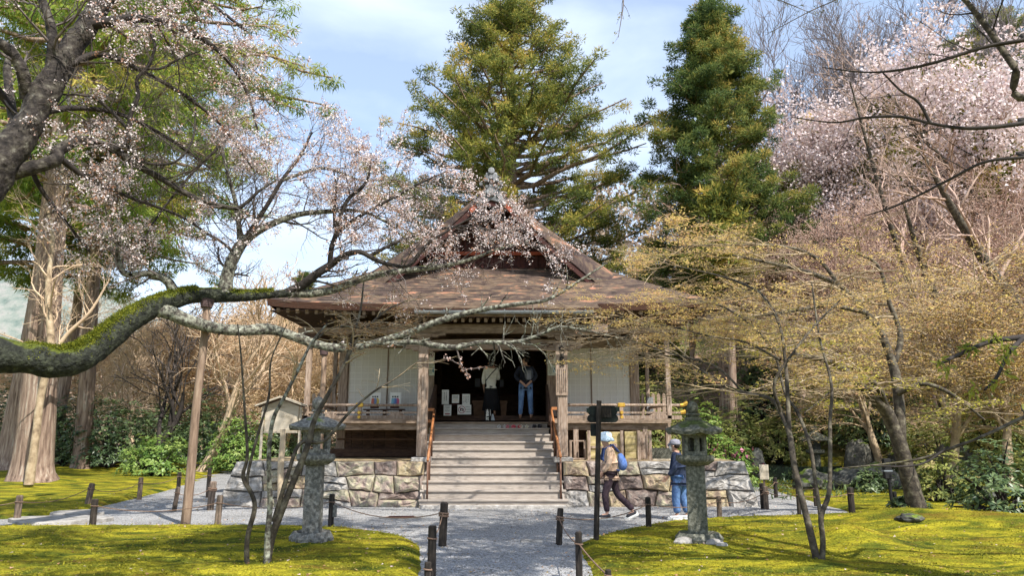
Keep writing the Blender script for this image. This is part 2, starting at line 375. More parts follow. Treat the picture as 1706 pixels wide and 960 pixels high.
def leaves(cen, n, spread, size, width=0.5, tri=True, rg=None, flat=1.0, radial=0.0, droop=0.0, crnd=None, rj=0.2, szj=0.35, spz=1.0):
    rg = rg or RNG
    cen = np.asarray(cen); N = len(cen)
    off = rg.normal(size=(N, n, 3)) * spread * 0.5; off[..., 2] *= spz
    u = nrm(rg.normal(size=(N, n, 3)) + radial * nrm(off)); u[..., 2] = u[..., 2] * flat - droop; u = nrm(u)
    nn = rg.normal(size=(N, n, 3)); nn[..., 2] += (1 - flat) * 3
    v = nrm(np.cross(u, nn))
    s = size * (1 + szj * (rg.random((N, n, 1)) * 2 - 1)); p = cen[:, None, :] + off
    if tri: V = np.stack([p + v*s*width*0.55, p + u*s, p - v*s*width*0.55], axis=2).reshape(-1, 3); Fc = np.arange(N * n * 3).reshape(-1, 3)
    else: V = np.stack([p, p + u*s*0.5 + v*s*width*0.5, p + u*s, p + u*s*0.5 - v*s*width*0.5], axis=2).reshape(-1, 3); Fc = np.arange(N * n * 4).reshape(-1, 4)
    cr = rg.random(N) if crnd is None else crnd
    rn = np.clip(cr[:, None] + rj * rg.normal(size=(N, n)), 0, 1).ravel()
    return V, Fc, rn
def pts_on(Pt, t0=0.3, t1=1.0, m=2, rg=None):
    rg = rg or RNG
    N, K = Pt.shape[:2]; t = rg.random((N, m)) * (t1 - t0) + t0; f = t * (K - 1); i = np.clip(f.astype(int), 0, K - 2)
    fr = (f - i)[..., None]; ar = np.arange(N)[:, None]
    return (Pt[ar, i] * (1 - fr) + Pt[ar, i + 1] * fr).reshape(-1, 3)
# ================================================================== GROUND
def gp2(x, y): g = GP(x, y); return (g.x, g.y)
GRAV = [gp2(700, 1010), gp2(726, 960), gp2(727, 930), gp2(716, 906), gp2(690, 893), gp2(600, 881), gp2(480, 877), gp2(200, 877), gp2(0, 878),
        (-16, 13.7), (-16, 14.6), gp2(0, 868), gp2(120, 858), gp2(178, 846), gp2(240, 831), gp2(300, 816), gp2(350, 796), (-12.5, 34), (-8.5, 34.5),
        (-6.6, 26), (6.2, 26), gp2(1268, 812), gp2(1292, 823), gp2(1345, 838), gp2(1408, 857), gp2(1300, 861), gp2(1200, 863), gp2(1080, 872), gp2(980, 893),
        gp2(936, 908), gp2(948, 930), gp2(958, 960), gp2(985, 1010)]
GA = np.array(GRAV)
def sdf_grav(X, Y):
    pts = np.stack([X.ravel(), Y.ravel()], 1); d2 = np.full(len(pts), 1e9); ins = np.zeros(len(pts), bool)
    for i in range(len(GA)):
        a, b = GA[i], GA[(i + 1) % len(GA)]; ab = b - a; ap = pts - a
        h = np.clip((ap @ ab) / (ab @ ab), 0, 1)[:, None]; q = ap - ab * h; d2 = np.minimum(d2, (q * q).sum(1))
        c = ((a[1] > pts[:, 1]) != (b[1] > pts[:, 1])) & (pts[:, 0] < (b[0] - a[0]) * (pts[:, 1] - a[1]) / (b[1] - a[1] + 1e-12) + a[0])
        ins ^= c
    d = np.sqrt(d2); d[ins] *= -1
    return d.reshape(X.shape)
_ph = RNG.random((14, 4))
def wav(X, Y, sc):
    o = np.zeros_like(X)
    for k in range(14):
        f = sc * (0.5 + 1.6 * _ph[k, 0]); an = _ph[k, 1] * 6.28
        o += np.sin((X * np.cos(an) + Y * np.sin(an) * 1.5) * f + _ph[k, 2] * 6.28) * (0.5 + _ph[k, 3]) / (0.6 + _ph[k, 0])
    return o / 14
BUMPS = [(*gp2(1420, 912), 0.5, 0.22), (*gp2(1510, 876), 0.8, 0.22), (*gp2(520, 905), 0.5, 0.06), (*gp2(1165, 900), 0.6, 0.07), (*gp2(1366, 950), 0.35, 0.05),
         (*gp2(470, 957), 0.4, 0.05), (*gp2(60, 808), 1.6, 0.25), (*gp2(137, 785), 1.6, 0.2), (*gp2(1470, 800), 1.5, 0.3), (*gp2(1660, 880), 0.9, 0.2)]
def hfun(X, Y):
    X = np.asarray(X, float); Y = np.asarray(Y, float)
    d = sdf_grav(X, Y) + 0.07 * wav(X, Y, 6.0)
    s = np.clip((d + 0.10) / 0.55, 0, 1); s = s * s * (3 - 2 * s)
    h = -0.09 + 0.16 * s
    far = np.clip((d - 0.3) / 2.0, 0, 1)
    h += far * (0.07 * wav(X, Y, 1.8) + 0.045 * wav(X + 9, Y - 4, 6.0)) + s * 0.02 * wav(X, Y, 20.0)
    for bx, by, br, bh in BUMPS: h += bh * np.exp(-((X - bx)**2 + (Y - by)**2) / (br * br))
    # hillside to the right and behind
    sig = 1 / (1 + np.exp(-(X - 5.5 - (Y - 24) * -0.06) / 1.8))
    ramp = np.clip(Y - 23.5, 0, 60); h += sig * (0.36 * ramp * ramp / (ramp + 6)) * np.clip(1 - (Y - 60) / 200, 0.6, 1)
    side = np.clip(X - 10.5, 0, 40); h += (0.22 * side * side / (side + 4)) * np.clip((Y - 8) / 8, 0, 1)
    h += np.clip(Y - 26, 0, 200) * 0.006 * (1 - sig)
    return h
def hz(x, y): return float(hfun(np.array([x]), np.array([y]))[0])
def graded(a, b, c, d, step, n):
    mid = np.arange(b, c, step); g1 = b - (b - a) * (np.linspace(0, 1, n)[1:] ** 2.2)[::-1]; g2 = c + (d - c) * (np.linspace(0, 1, n) ** 2.2)
    return np.concatenate([g1, mid, g2])
gx = graded(-260, -10.5, 10.5, 260, 0.11, 40); gy = graded(-120, 7.0, 18.0, 420, 0.09, 56)
XX, YY = np.meshgrid(gx, gy, indexing='xy'); ZZ = hfun(XX, YY)
nx_, ny_ = len(gx), len(gy)
idx = np.arange(nx_ * ny_).reshape(ny_, nx_)
Fg = np.stack([idx[:-1, :-1], idx[:-1, 1:], idx[1:, 1:], idx[1:, :-1]], -1).reshape(-1, 4)
mm = mat('moss_ground', [(0.04, 0.065, 0.012), (0.13, 0.145, 0.016), (0.27, 0.245, 0.02), (0.44, 0.38, 0.03)], scale=1.5, stretch=(0.8, 1.5, 1), detail=12,
         rough=0.95, bump=1.0, bscale=70, bdist=0.03, spec=0.05, contrast=(0.34, 0.64), dist=0.8)
t = mm.node_tree; N = t.nodes; L = t.links; b = N['Principled BSDF']
src = b.inputs['Base Color'].links[0].from_socket
tcn = [n for n in N if n.type == 'TEX_COORD'][0]
n2 = N.new('ShaderNodeTexNoise'); n2.inputs['Scale'].default_value = 1.5; n2.inputs['Detail'].default_value = 12; n2.inputs['Roughness'].default_value = 0.78
mpp = N.new('ShaderNodeMapping'); mpp.inputs['Scale'].default_value = (0.6, 1.6, 1); L.new(tcn.outputs['Object'], mpp.inputs[0]); L.new(mpp.outputs[0], n2.inputs['Vector'])
r2 = N.new('ShaderNodeValToRGB'); r2.color_ramp.elements[0].position = 0.50; r2.color_ramp.elements[0].color = (0, 0, 0, 1)
r2.color_ramp.elements[1].position = 0.66; r2.color_ramp.elements[1].color = (1, 1, 1, 1); L.new(n2.outputs['Fac'], r2.inputs['Fac'])
mxa = N.new('ShaderNodeMixRGB'); mxa.inputs[2].default_value = (0.17, 0.10, 0.02, 1); L.new(src, mxa.inputs[1])
mu = N.new('ShaderNodeMath'); mu.operation = 'MULTIPLY'; mu.inputs[1].default_value = 0.85; L.new(r2.outputs[0], mu.inputs[0]); L.new(mu.outputs[0], mxa.inputs[0])
n5 = N.new('ShaderNodeTexNoise'); n5.inputs['Scale'].default_value = 38; n5.inputs['Detail'].default_value = 6; L.new(tcn.outputs['Object'], n5.inputs['Vector'])
mr5 = N.new('ShaderNodeMapRange'); mr5.inputs['From Min'].default_value = 0.3; mr5.inputs['From Max'].default_value = 0.7; mr5.inputs['To Min'].default_value = 0.48; mr5.inputs['To Max'].default_value = 1.42
L.new(n5.outputs['Fac'], mr5.inputs['Value']); h5 = N.new('ShaderNodeHueSaturation'); L.new(mr5.outputs[0], h5.inputs['Value']); L.new(mxa.outputs[0], h5.inputs['Color'])
# leaf litter on the slope (attribute)
la = N.new('ShaderNodeAttribute'); la.attribute_name = 'litter'
n6 = N.new('ShaderNodeTexNoise'); n6.inputs['Scale'].default_value = 0.9; n6.inputs['Detail'].default_value = 8; L.new(tcn.outputs['Object'], n6.inputs['Vector'])
r6 = N.new('ShaderNodeValToRGB'); L.new(n6.outputs['Fac'], r6.inputs['Fac']); e6 = r6.color_ramp.elements
e6[0].position = 0.35; e6[0].color = (0.10, 0.10, 0.04, 1); e6[1].position = 0.62; e6[1].color = (0.36, 0.24, 0.17, 1)
mxb = N.new('ShaderNodeMixRGB'); L.new(la.outputs['Fac'], mxb.inputs[0]); L.new(h5.outputs[0], mxb.inputs[1]); L.new(r6.outputs[0], mxb.inputs[2])
L.new(mxb.outputs[0], b.inputs['Base Color'])
me = npmesh('moss_ground', np.stack([XX.ravel(), YY.ravel(), ZZ.ravel()], 1), Fg, mm, smooth=True)
lit = np.clip((ZZ - 0.5) / 0.7, 0, 1) + np.clip((YY - 40) / 10, 0, 1)
a = me.attributes.new('litter', 'FLOAT', 'POINT'); a.data.foreach_set('value', np.clip(lit, 0, 1).ravel().astype(np.float32))
link('ground', me, kind='structure')
# gravel sheet
mg = mat('grey_gravel', [(0.18, 0.174, 0.168), (0.29, 0.283, 0.275), (0.37, 0.363, 0.352)], scale=1.1, detail=5, rough=0.9, bump=0.9, cell=52, bdist=0.02, contrast=(0.2, 0.8))
gxs = np.linspace(-17, 17, 120); gys = np.linspace(5, 36, 120); A, B = np.meshgrid(gxs, gys)
ii = np.arange(120 * 120).reshape(120, 120)
link('gravel_path', npmesh('gravel_path', np.stack([A.ravel(), B.ravel(), 0.006 * wav(A, B, 4).ravel()], 1),
     np.stack([ii[:-1, :-1], ii[:-1, 1:], ii[1:, 1:], ii[1:, :-1]], -1).reshape(-1, 4), mg, smooth=True), kind='structure')
# loose grains on the near path
n = 9000; yy = 8.3 + 8.5 * RNG.random(n) ** 1.3; xx = RNG.uniform(-9, 6, n) * np.where(yy < 12.3, 0.16, 1)
d = sdf_grav(xx, yy); k = d < 0.03; xx, yy = xx[k], yy[k]; n = len(xx)
s = RNG.uniform(0.006, 0.014, n); an = RNG.random(n) * 6.28
cx, sx = np.cos(an) * s, np.sin(an) * s
z0 = np.full(n, 0.002); top = s * 0.9
V = np.stack([np.stack([xx + cx, yy + sx, z0], 1), np.stack([xx - sx, yy + cx, z0], 1), np.stack([xx - cx, yy - sx, z0], 1), np.stack([xx + sx, yy - cx, z0], 1),
              np.stack([xx + sx * 0.2, yy, z0 + top], 1)], 1).reshape(-1, 3)
b0 = np.arange(n) * 5
Fs = np.concatenate([np.stack([b0 + i, b0 + (i + 1) % 4, b0 + 4], 1) for i in range(4)])
link('gravel_grains', npmesh('gravel_grains', V, Fs, mat('gravel_grain', [(0.20, 0.20, 0.21), (0.42, 0.42, 0.43)], scale=40, bump=0)),
     label='small grey gravel grains lying on the path', cat='gravel', kind='stuff')
# fallen petals and leaves
n = 2600; yy = 8.2 + 14 * RNG.random(n) ** 1.4; xx = RNG.uniform(-11, 9, n); d = sdf_grav(xx, yy)
cen = np.stack([xx, yy, np.maximum(hfun(xx, yy), 0) + .014], 1)
V, Fc, rn = leaves(cen, 1, .0, .035, .8, flat=.1, rj=0, crnd=RNG.random(n))
link('fallen_leaves', npmesh('fallen_leaves', V, Fc, leafmat('fallen_leaf', [(.60, .50, .47), (.34, .19, .09), (.20, .11, .05), (.45, .32, .12)], trans=.1), rnd=rn),
     label='scattered fallen petals and small brown leaves on path and moss', cat='fallen leaves', kind='stuff')
# moss tufts
n = 80000; yy = 8.0 + 12 * RNG.random(n) ** 1.5; xx = RNG.uniform(-9.5, 10, n); d = sdf_grav(xx, yy); k = d > 0.02
xx, yy = xx[k], yy[k]; keep = wav(xx, yy, 5) + 0.25 * RNG.normal(size=len(xx)) > 0.02; xx, yy = xx[keep], yy[keep]
cen = np.stack([xx, yy, hfun(xx, yy) + 0.004], 1)
V, Fc, rn = leaves(cen, 2, 0.02, 0.024, 0.6, radial=0, crnd=np.clip(0.5 + 0.5 * wav(xx, yy, 3), 0, 1), rj=0.2); V[:, 2] = np.maximum(V[:, 2], np.repeat(cen[:, 2], 6) - 0.005)
link('moss_tufts', npmesh('moss_tufts', V, Fc, leafmat('moss_tuft', [(0.10, 0.12, 0.014), (0.22, 0.21, 0.018), (0.32, 0.29, 0.025), (0.20, 0.13, 0.03)], trans=0.2, pos=[0, .4, .75, 1]), rnd=rn),
     label='short tufts of yellow green moss over the garden', cat='moss', kind='stuff')
# far hill to the left
hx = np.linspace(-260, 60, 90); hy = np.linspace(170, 300, 30); A, B = np.meshgrid(hx, hy)
Zh = 52 * np.exp(-((A + 150) / 70)**2) * np.clip(np.sin((B - 165) / 130 * 3.14), 0, 1) + 14 * np.exp(-((A + 30) / 70)**2) * np.sin((B - 165) / 130 * 3.14) + 2.5 * wav(A, B, 0.3)
ii = np.arange(90 * 30).reshape(30, 90)
link('far_hill', npmesh('far_hill', np.stack([A.ravel(), B.ravel(), Zh.ravel() - 2], 1), np.stack([ii[:-1, :-1], ii[:-1, 1:], ii[1:, 1:], ii[1:, :-1]], -1).reshape(-1, 4),
     mat('wooded_hill', [(0.10, 0.14, 0.12), (0.20, 0.22, 0.19), (0.28, 0.26, 0.24)], scale=0.25, detail=12, bump=1, bdist=1.5), smooth=True), kind='structure')

# ================================================================== TEMPLE
def XC(Y): return -0.43 - 0.055 * (Y - 16.5)
Y_WALL, Y_PIL, Y_KE, Y_ME, Y_VER, Y_BODY = 17.0, 17.5, 16.75, 17.85, 18.45, 20.4
Z_PL = PZ(770, Y_WALL)                       # stone platform top
# ---- stone platform, stones one by one
plat = empty('stone_platform', (XC(17), Y_WALL, 0), label='low battered platform of fitted rough stones under the wooden temple hall', cat='platform')
xl0, xr0 = PX(358, 845, Y_WALL), PX(1268, 845, Y_WALL); xl1, xr1 = PX(394, 770, Y_WALL + .15), PX(1240, 770, Y_WALL + .15)
def clip_half(poly, px_, pz_, nx, nz):
    o = []
    for i in range(len(poly)):
        a, b = poly[i], poly[(i + 1) % len(poly)]
        da = (a[0] - px_) * nx + (a[1] - pz_) * nz; db = (b[0] - px_) * nx + (b[1] - pz_) * nz
        if da <= 0: o.append(a)
        if (da < 0) != (db < 0) and abs(da - db) > 1e-9:
            t_ = da / (da - db); o.append((a[0] + (b[0] - a[0]) * t_, a[1] + (b[1] - a[1]) * t_))
    return o
SM = [mat('granite_block', [(0.15, 0.135, 0.12), (0.31, 0.29, 0.265), (0.47, 0.445, 0.415)], scale=7, detail=10, bump=0.8, bscale=22, objrand=0.15),
      mat('rosy_stone', [(0.14, 0.095, 0.08), (0.29, 0.225, 0.19), (0.36, 0.33, 0.22), (0.45, 0.38, 0.33)], scale=5, detail=10, bump=0.8, bscale=22, objrand=0.15),
      mat('lichened_stone', [(0.13, 0.09, 0.065), (0.30, 0.225, 0.16), (0.36, 0.29, 0.17), (0.46, 0.40, 0.30)], scale=5, dist=.6, detail=10, bump=0.8, bscale=22, objrand=0.12),
      mat('brown_stone', [(0.09, 0.065, 0.06), (0.22, 0.165, 0.14), (0.36, 0.31, 0.27)], scale=5, detail=10, bump=0.8, bscale=22, objrand=0.18)]
def stone_obj(pl, idn, yoff, m, batter=0.15):
    cx = sum(p[0] for p in pl) / len(pl); cz = sum(p[1] for p in pl) / len(pl)
    pts = []
    for a, b in zip(pl, pl[1:] + pl[:1]):
        L_ = math.hypot(b[0] - a[0], b[1] - a[1]); m_ = max(1, int(L_ / 0.11))
        for k_ in range(m_): pts.append((a[0] + (b[0] - a[0]) * k_ / m_, a[1] + (b[1] - a[1]) * k_ / m_))
    pr = random.uniform(0, 0.05); i = idn
    def ring(shr, dep, jit, frac=False):
        o = []
        for (x, z) in pts:
            dx, dz = x - cx, z - cz; l = math.hypot(dx, dz) + 1e-6; f_ = (1 - shr) if frac else max(0.05, 1 - shr / l)
            x2, z2 = cx + dx * f_, cz + dz * f_
            nn_ = mnoise.noise(Vector((x2 * 3.2, z2 * 3.2, i))); n3_ = mnoise.noise(Vector((x2 * 11, z2 * 11, i * 2.0)))
            o.append((x2 + min(jit, .03) * n3_ * 0.7, yoff + batter * z2 - dep - jit * (nn_ + 0.6 * n3_), z2 + min(jit, .03) * n3_ * 0.7))
        return o
    mb = MB(); rings = [ring(0.004, -0.25, 0), ring(0.006, -0.02, 0.01), ring(0.022, 0.015 + pr * .5, 0.03), ring(0.2, 0.04 + pr, 0.07, True), ring(0.45, 0.05 + pr, 0.10, True), ring(0.72, 0.05 + pr, 0.10, True)]
    mb.loft(rings, cap=False); nn_ = len(pts); b_ = 5 * nn_; mb.v.append((cx, yoff + batter * cz - 0.05 - pr, cz)); ci = len(mb.v) - 1
    for k_ in range(nn_): mb.f.append((b_ + k_, b_ + (k_ + 1) % nn_, ci))
    o = mb.obj('stone', m, plat); o.matrix_parent_inverse = Matrix.Translation((-plat.location.x, -plat.location.y, 0))
def course_wall(xa0, xa1, xb0, xb1, side, pick):
    """xa: left edge x at bottom/top, xb: right edge at bottom/top; fitted courses with wandering joints"""
    lev = [-.06, .33, .66, Z_PL]; se = 3.3 if side else 8.1
    def zl(r, x):
        if r in (0, 3): return lev[r] + (0.025 * mnoise.noise(Vector((x * 2.5, r * 5, se))) if r == 3 else 0)
        return lev[r] + .085 * mnoise.noise(Vector((x * 1.3, r * 7.7, se))) + .03 * mnoise.noise(Vector((x * 5, r * 7.7, se)))
    n_ = 0
    for r in range(3):
        joints = []; x = max(xa0, xa1) + random.uniform(.45, .7)
        while x < min(xb0, xb1) - .4: joints.append((x + random.uniform(-.07, .07), x + random.uniform(-.07, .07))); x += random.uniform(.38, .92)
        el = lambda z: xa0 + (xa1 - xa0) * (z + .06) / (Z_PL + .06)
        er = lambda z: xb0 + (xb1 - xb0) * (z + .06) / (Z_PL + .06)
        js = [(el(lev[r]), el(lev[r + 1]))] + joints + [(er(lev[r]), er(lev[r + 1]))]
        for k in range(len(js) - 1):
            (b0, t0_), (b1, t1_) = js[k], js[k + 1]; m_ = 5
            bot = [(b0 + (b1 - b0) * q / m_, zl(r, b0 + (b1 - b0) * q / m_)) for q in range(m_ + 1)]
            top = [(t1_ + (t0_ - t1_) * q / m_, zl(r + 1, t1_ + (t0_ - t1_) * q / m_)) for q in range(m_ + 1)]
            pl = bot + top; n_ += 1
            wq = (b1 - b0); edge = (k == 0 and not side) or (k == len(js) - 2 and side)
            if wq > .62 and random.random() < .45 and not edge:      # split a broad stone slantwise
                f1, f2 = random.uniform(.35, .65), random.uniform(.35, .65)
                c0, c1_ = pl[0][1] * (1 - f1) + pl[-1][1] * f1, bot[-1][1] * (1 - f2) + top[0][1] * f2
                stone_obj(bot + [(js[k + 1][0] * (1 - f2) + js[k + 1][1] * f2, c1_), (js[k][0] * (1 - f1) + js[k][1] * f1, c0)], n_ + side * 100, Y_WALL, pick(edge))
                stone_obj([(js[k][0] * (1 - f1) + js[k][1] * f1, c0), (js[k + 1][0] * (1 - f2) + js[k + 1][1] * f2, c1_)] + top, n_ + 50 + side * 100, Y_WALL, pick(edge))
            else: stone_obj(pl, n_ + side * 100, Y_WALL, pick(edge))
random.seed(5)
xs0, xs1 = PX(697, 800, Y_WALL), PX(947, 800, Y_WALL)
rl = lambda e: SM[0] if e else random.choice([SM[0], SM[1], SM[1], SM[2], SM[1], SM[3], SM[0]])
rr_ = lambda e: SM[0] if e else random.choice([SM[0], SM[1], SM[2], SM[0], SM[2], SM[3]])
course_wall(xl0, xl1, xs0 + .1, xs0 + .1, 0, rl)
course_wall(xs1 - .1, xs1 - .1, xr0, xr1, 1, rr_)
PI_ = Matrix.Translation((-plat.location.x, -plat.location.y, 0))
core = MB()
for xa_, xb_, ta_, tb_, y_ in ((xl0 + .12, xs0 + .1, xl1 + .1, xs0 + .1, Y_WALL + .14), (xs1 - .1, xr0 - .12, xs1 - .1, xr1 - .1, Y_WALL + .14), (xs0 + .101, xs1 - .101, xs0 + .101, xs1 - .101, 18.3)):
    core.loft([[(xa_, y_, -.1), (xb_, y_, -.1), (xb_, 27.6, -.1), (xa_, 27.6, -.1)], [(ta_, y_ + .13, Z_PL - .03), (tb_, y_ + .13, Z_PL - .03), (tb_, 27.5, Z_PL - .03), (ta_, 27.5, Z_PL - .03)]])
o = core.obj('earth_core', mat('dark_joint_earth', [(0.03, 0.025, 0.02), (0.07, 0.06, 0.05)], bump=0.3)); o.parent = plat; o.matrix_parent_inverse = PI_
for xa_, xb_, y_ in ((xl1 + .02, xs0 + .12, Y_WALL + .16), (xs1 - .12, xr1 - .02, Y_WALL + .16), (xs0 + .121, xs1 - .121, 18.4)):
    A, B = np.meshgrid(np.linspace(xa_, xb_, 50), np.linspace(y_, 27.4, 70)); ii = np.arange(3500).reshape(70, 50)
    o = link('platform_top', npmesh('platform_top', np.stack([A.ravel(), B.ravel(), Z_PL - .005 + .02 * wav(A, B, 4).ravel()], 1), np.stack([ii[:-1, :-1], ii[:-1, 1:], ii[1:, 1:], ii[1:, :-1]], -1).reshape(-1, 4),
         mat('sandy_earth', [(0.24, 0.17, 0.09), (0.42, 0.31, 0.17), (0.5, 0.42, 0.28)], scale=3, bump=0.5, bscale=30), smooth=True)); o.parent = plat; o.matrix_parent_inverse = PI_

T = empty('temple_hall', (0, 0, 0), label='old wooden temple hall with shingled hip and gable roof behind the stone steps', cat='temple')
def roof_prof():
    EW_ = (PX(1195, 508, Y_ME) - PX(455, 508, Y_ME)) / 2; GW_ = (PX(1000, 446, Y_ME + 2.5) - PX(640, 446, Y_ME + 2.5)) / 2
    return EW_, GW_
EW, GW = roof_prof(); DG = EW - GW; GY = Y_ME + DG
ZE = PZ(508, Y_ME); ZG = PZ(447, GY); ZA = PZ(316, GY)
_m = np.linalg.solve(np.array([[DG, DG**2], [EW, EW**2]]), np.array([ZG - ZE, ZA - ZE])); RB, RC = _m
def zp(s): return ZE + RB * s + RC * s * s
def up(a): return 0.13 * abs(a) ** 5
RX = XC(19.0); YB = 29.5; GYB = YB - DG
roof = link('roof', MB().mesh('roof', M_WOODD), T)
# courses on front skirt, sides, upper slopes
NCF = 17
def strip(rows_a, rows_b, th=0.014):
    """rows_a low edge points, rows_b high edge points"""
    mb = MB(); n = len(rows_a)
    lo = [(p[0], p[1], p[2] - 0.008) for p in rows_a]; hi = [(p[0], p[1], p[2] + th) for p in rows_a]; tp = [(p[0], p[1], p[2] + 0.004) for p in rows_b]
    mb.v = lo + hi + tp
    for i in range(n - 1): mb.f += [(n + i, n + i + 1, 2*n + i + 1, 2*n + i)]
    mb.lip = [(i, i + 1, n + i + 1, n + i) for i in range(n - 1)]
    return mb
def course(mb, parent):
    me = bpy.data.meshes.new('shingle_course'); me.from_pydata(mb.v, [], mb.f + mb.lip); me.materials.append(M_SHAKE); me.materials.append(M_EDGE)
    for p in me.polygons[len(mb.f):]: p.material_index = 1
    return link('shingle_course', me, parent)
for i in range(NCF):
    s0, s1 = DG * i / NCF, DG * (i + 1) / NCF
    def row(s, jit):
        o = []
        for k in range(41):
            a = k / 20 - 1; x = a * (EW - s); e = a * EW
            o.append((RX + x, Y_ME + s - jit * mnoise.noise(Vector((x * 2.3, s * 9, 0))) * 0.05, zp(s) + up(a) * (1 - s / DG)))
        return o
    course(strip(row(s0, 1), row(s1, 0)), roof)
NCS = 26
for sgn in (-1, 1):
    for i in range(NCS):
        s0, s1 = EW * i / NCS, EW * (i + 1) / NCS
        def row(s, jit):
            y0 = Y_ME + min(s, DG) if s < DG else GY - 0.3
            y1 = YB - min(s, DG)
            o = []
            for k in range(9):
                f_ = k / 8; e = abs(2 * f_ - 1)
                o.append((RX + sgn * (EW - s), y0 + (y1 - y0) * f_, zp(s) + (up(e) * (1 - s / DG) if s < DG else 0)))
            return o
        course(strip(row(s0, 1), row(s1, 0)), roof)
# back skirt and soffits
mb = MB(); mb.add([(RX - EW, YB, ZE), (RX + EW, YB, ZE), (RX + GW, GYB, ZG), (RX - GW, GYB, ZG)], [(0, 1, 2, 3)])
mb.add([(RX - GW, GYB, ZG), (RX + GW, GYB, ZG), (RX, GYB, ZA)], [(0, 1, 2)]); mb.obj('back_slope', M_SHAKE, roof)
mb = MB()                                   # eave edge: thick layered bark edge then soffit
for k in range(40):
    a0, a1 = k / 20 - 1, (k + 1) / 20 - 1
    z0, z1 = ZE + up(a0), ZE + up(a1); x0, x1 = RX + a0 * EW, RX + a1 * EW
    mb.add([(x0, Y_ME - .02, z0 + .02), (x1, Y_ME - .02, z1 + .02), (x1, Y_ME + .05, z1 - .14), (x0, Y_ME + .05, z0 - .14)], [(0, 1, 2, 3)])
mb.obj('eave_edge', mat('layered_bark_edge', [(0.07, 0.035, 0.025), (0.16, 0.08, 0.055)], scale=3, stretch=(1, 1, 30), bump=0.5), roof)
mb = MB()
for sgn in (-1, 1):
    xe = RX + sgn * EW
    for k in range(16):
        a0, a1 = abs(k / 8 - 1), abs((k + 1) / 8 - 1); y0, y1 = Y_ME + (YB - Y_ME) * k / 16, Y_ME + (YB - Y_ME) * (k + 1) / 16
        mb.add([(xe, y0, ZE + up(a0) + .02), (xe, y1, ZE + up(a1) + .02), (xe - sgn * .06, y1, ZE + up(a1) - .14), (xe - sgn * .06, y0, ZE + up(a0) - .14)], [(0, 1, 2, 3)])
mb.obj('side_eave_edge', MATS['layered_bark_edge'], roof)
mb = MB(); zi = ZE - 0.02; BW = (PX(1064, 620, Y_BODY) - PX(566, 620, Y_BODY)) / 2; BX = (PX(1064, 620, Y_BODY) + PX(566, 620, Y_BODY)) / 2
Y_BB = YB - (Y_BODY - Y_ME)
zs = ZE + 0.45
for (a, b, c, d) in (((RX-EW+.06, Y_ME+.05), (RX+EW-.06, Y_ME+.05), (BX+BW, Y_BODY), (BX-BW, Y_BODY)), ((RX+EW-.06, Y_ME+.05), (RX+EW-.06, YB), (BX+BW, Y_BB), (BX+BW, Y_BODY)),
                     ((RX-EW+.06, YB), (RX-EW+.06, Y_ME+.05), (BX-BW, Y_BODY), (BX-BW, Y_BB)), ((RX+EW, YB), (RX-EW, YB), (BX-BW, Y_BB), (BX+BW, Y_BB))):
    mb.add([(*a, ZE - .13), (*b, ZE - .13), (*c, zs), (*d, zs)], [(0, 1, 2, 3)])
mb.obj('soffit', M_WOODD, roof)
# kohai canopy (front extension)
KX0, KX1 = PX(658, 515, Y_KE), PX(1003, 515, Y_KE); ZK = PZ(514, Y_KE)
for i in range(9):
    def row(f_, jit):
        o = []
        for k in range(25):
            a = k / 24; x = (KX0 + (KX1 - KX0) * a); x = x + (RX - x) * -0.0
            y = Y_KE + (Y_ME + .05 - Y_KE) * f_; z = ZK + (zp(0.05) + .03 - ZK) * (0.75 * f_ + 0.25 * f_ * f_)
            o.append((x, y - jit * 0.03 * mnoise.noise(Vector((x * 3, y * 7, 0))), z))
        return o
    course(strip(row(i / 9, 1), row((i + 1) / 9, 0)), roof)
mb = MB(); mb.add([(KX0, Y_KE - .01, ZK + .01), (KX1, Y_KE - .01, ZK + .01), (KX1, Y_KE + .05, ZK - .11), (KX0, Y_KE + .05, ZK - .11)], [(0, 1, 2, 3)])
for x in (KX0, KX1): mb.add([(x, Y_KE, ZK + .03), (x, Y_ME + .3, ZE + .1), (x, Y_ME + .3, ZE - .16), (x, Y_KE + .05, ZK - .11)], [(0, 1, 2, 3)])
mb.add([(KX0, Y_KE + .05, ZK - .11), (KX1, Y_KE + .05, ZK - .11), (KX1, Y_ME + .4, ZE - .0), (KX0, Y_ME + .4, ZE - .0)], [(0, 1, 2, 3)])
mb.obj('canopy_edge', MATS['layered_bark_edge'], roof)
mb = MB(); gz = PZ(518, Y_KE - .1)           # half round gutter
prof = [(Y_KE - .1 + .07 * math.cos(q), gz + .07 * math.sin(q)) for q in [math.pi + math.pi * k / 6 for k in range(7)]]
prof2 = [(Y_KE - .1 + .06 * math.cos(q), gz + .06 * math.sin(q)) for q in [2 * math.pi - math.pi * k / 6 for k in range(7)]]
gx0, gx1 = PX(692, 517, Y_KE), PX(988, 517, Y_KE)
mb.prismx(prof + prof2, gx0, gx1)
for k in range(9):
    x = gx0 + .2 + k * (gx1 - gx0 - .4) / 8; mb.box(x, x + .02, Y_KE - .18, Y_KE + .04, gz + .005, gz + .02)
g_ = mb.obj('gutter', M_GUT, T)
for k in range(1, 5):
    x = gx0 + (gx1 - gx0) * k / 5; MB().prismx([(Y_KE - .1 + .078 * math.cos(q), gz + .078 * math.sin(q)) for q in [math.pi + math.pi * k2 / 6 for k2 in range(7)]], x - .03, x + .03).obj('gutter_joint', M_GUT, g_)
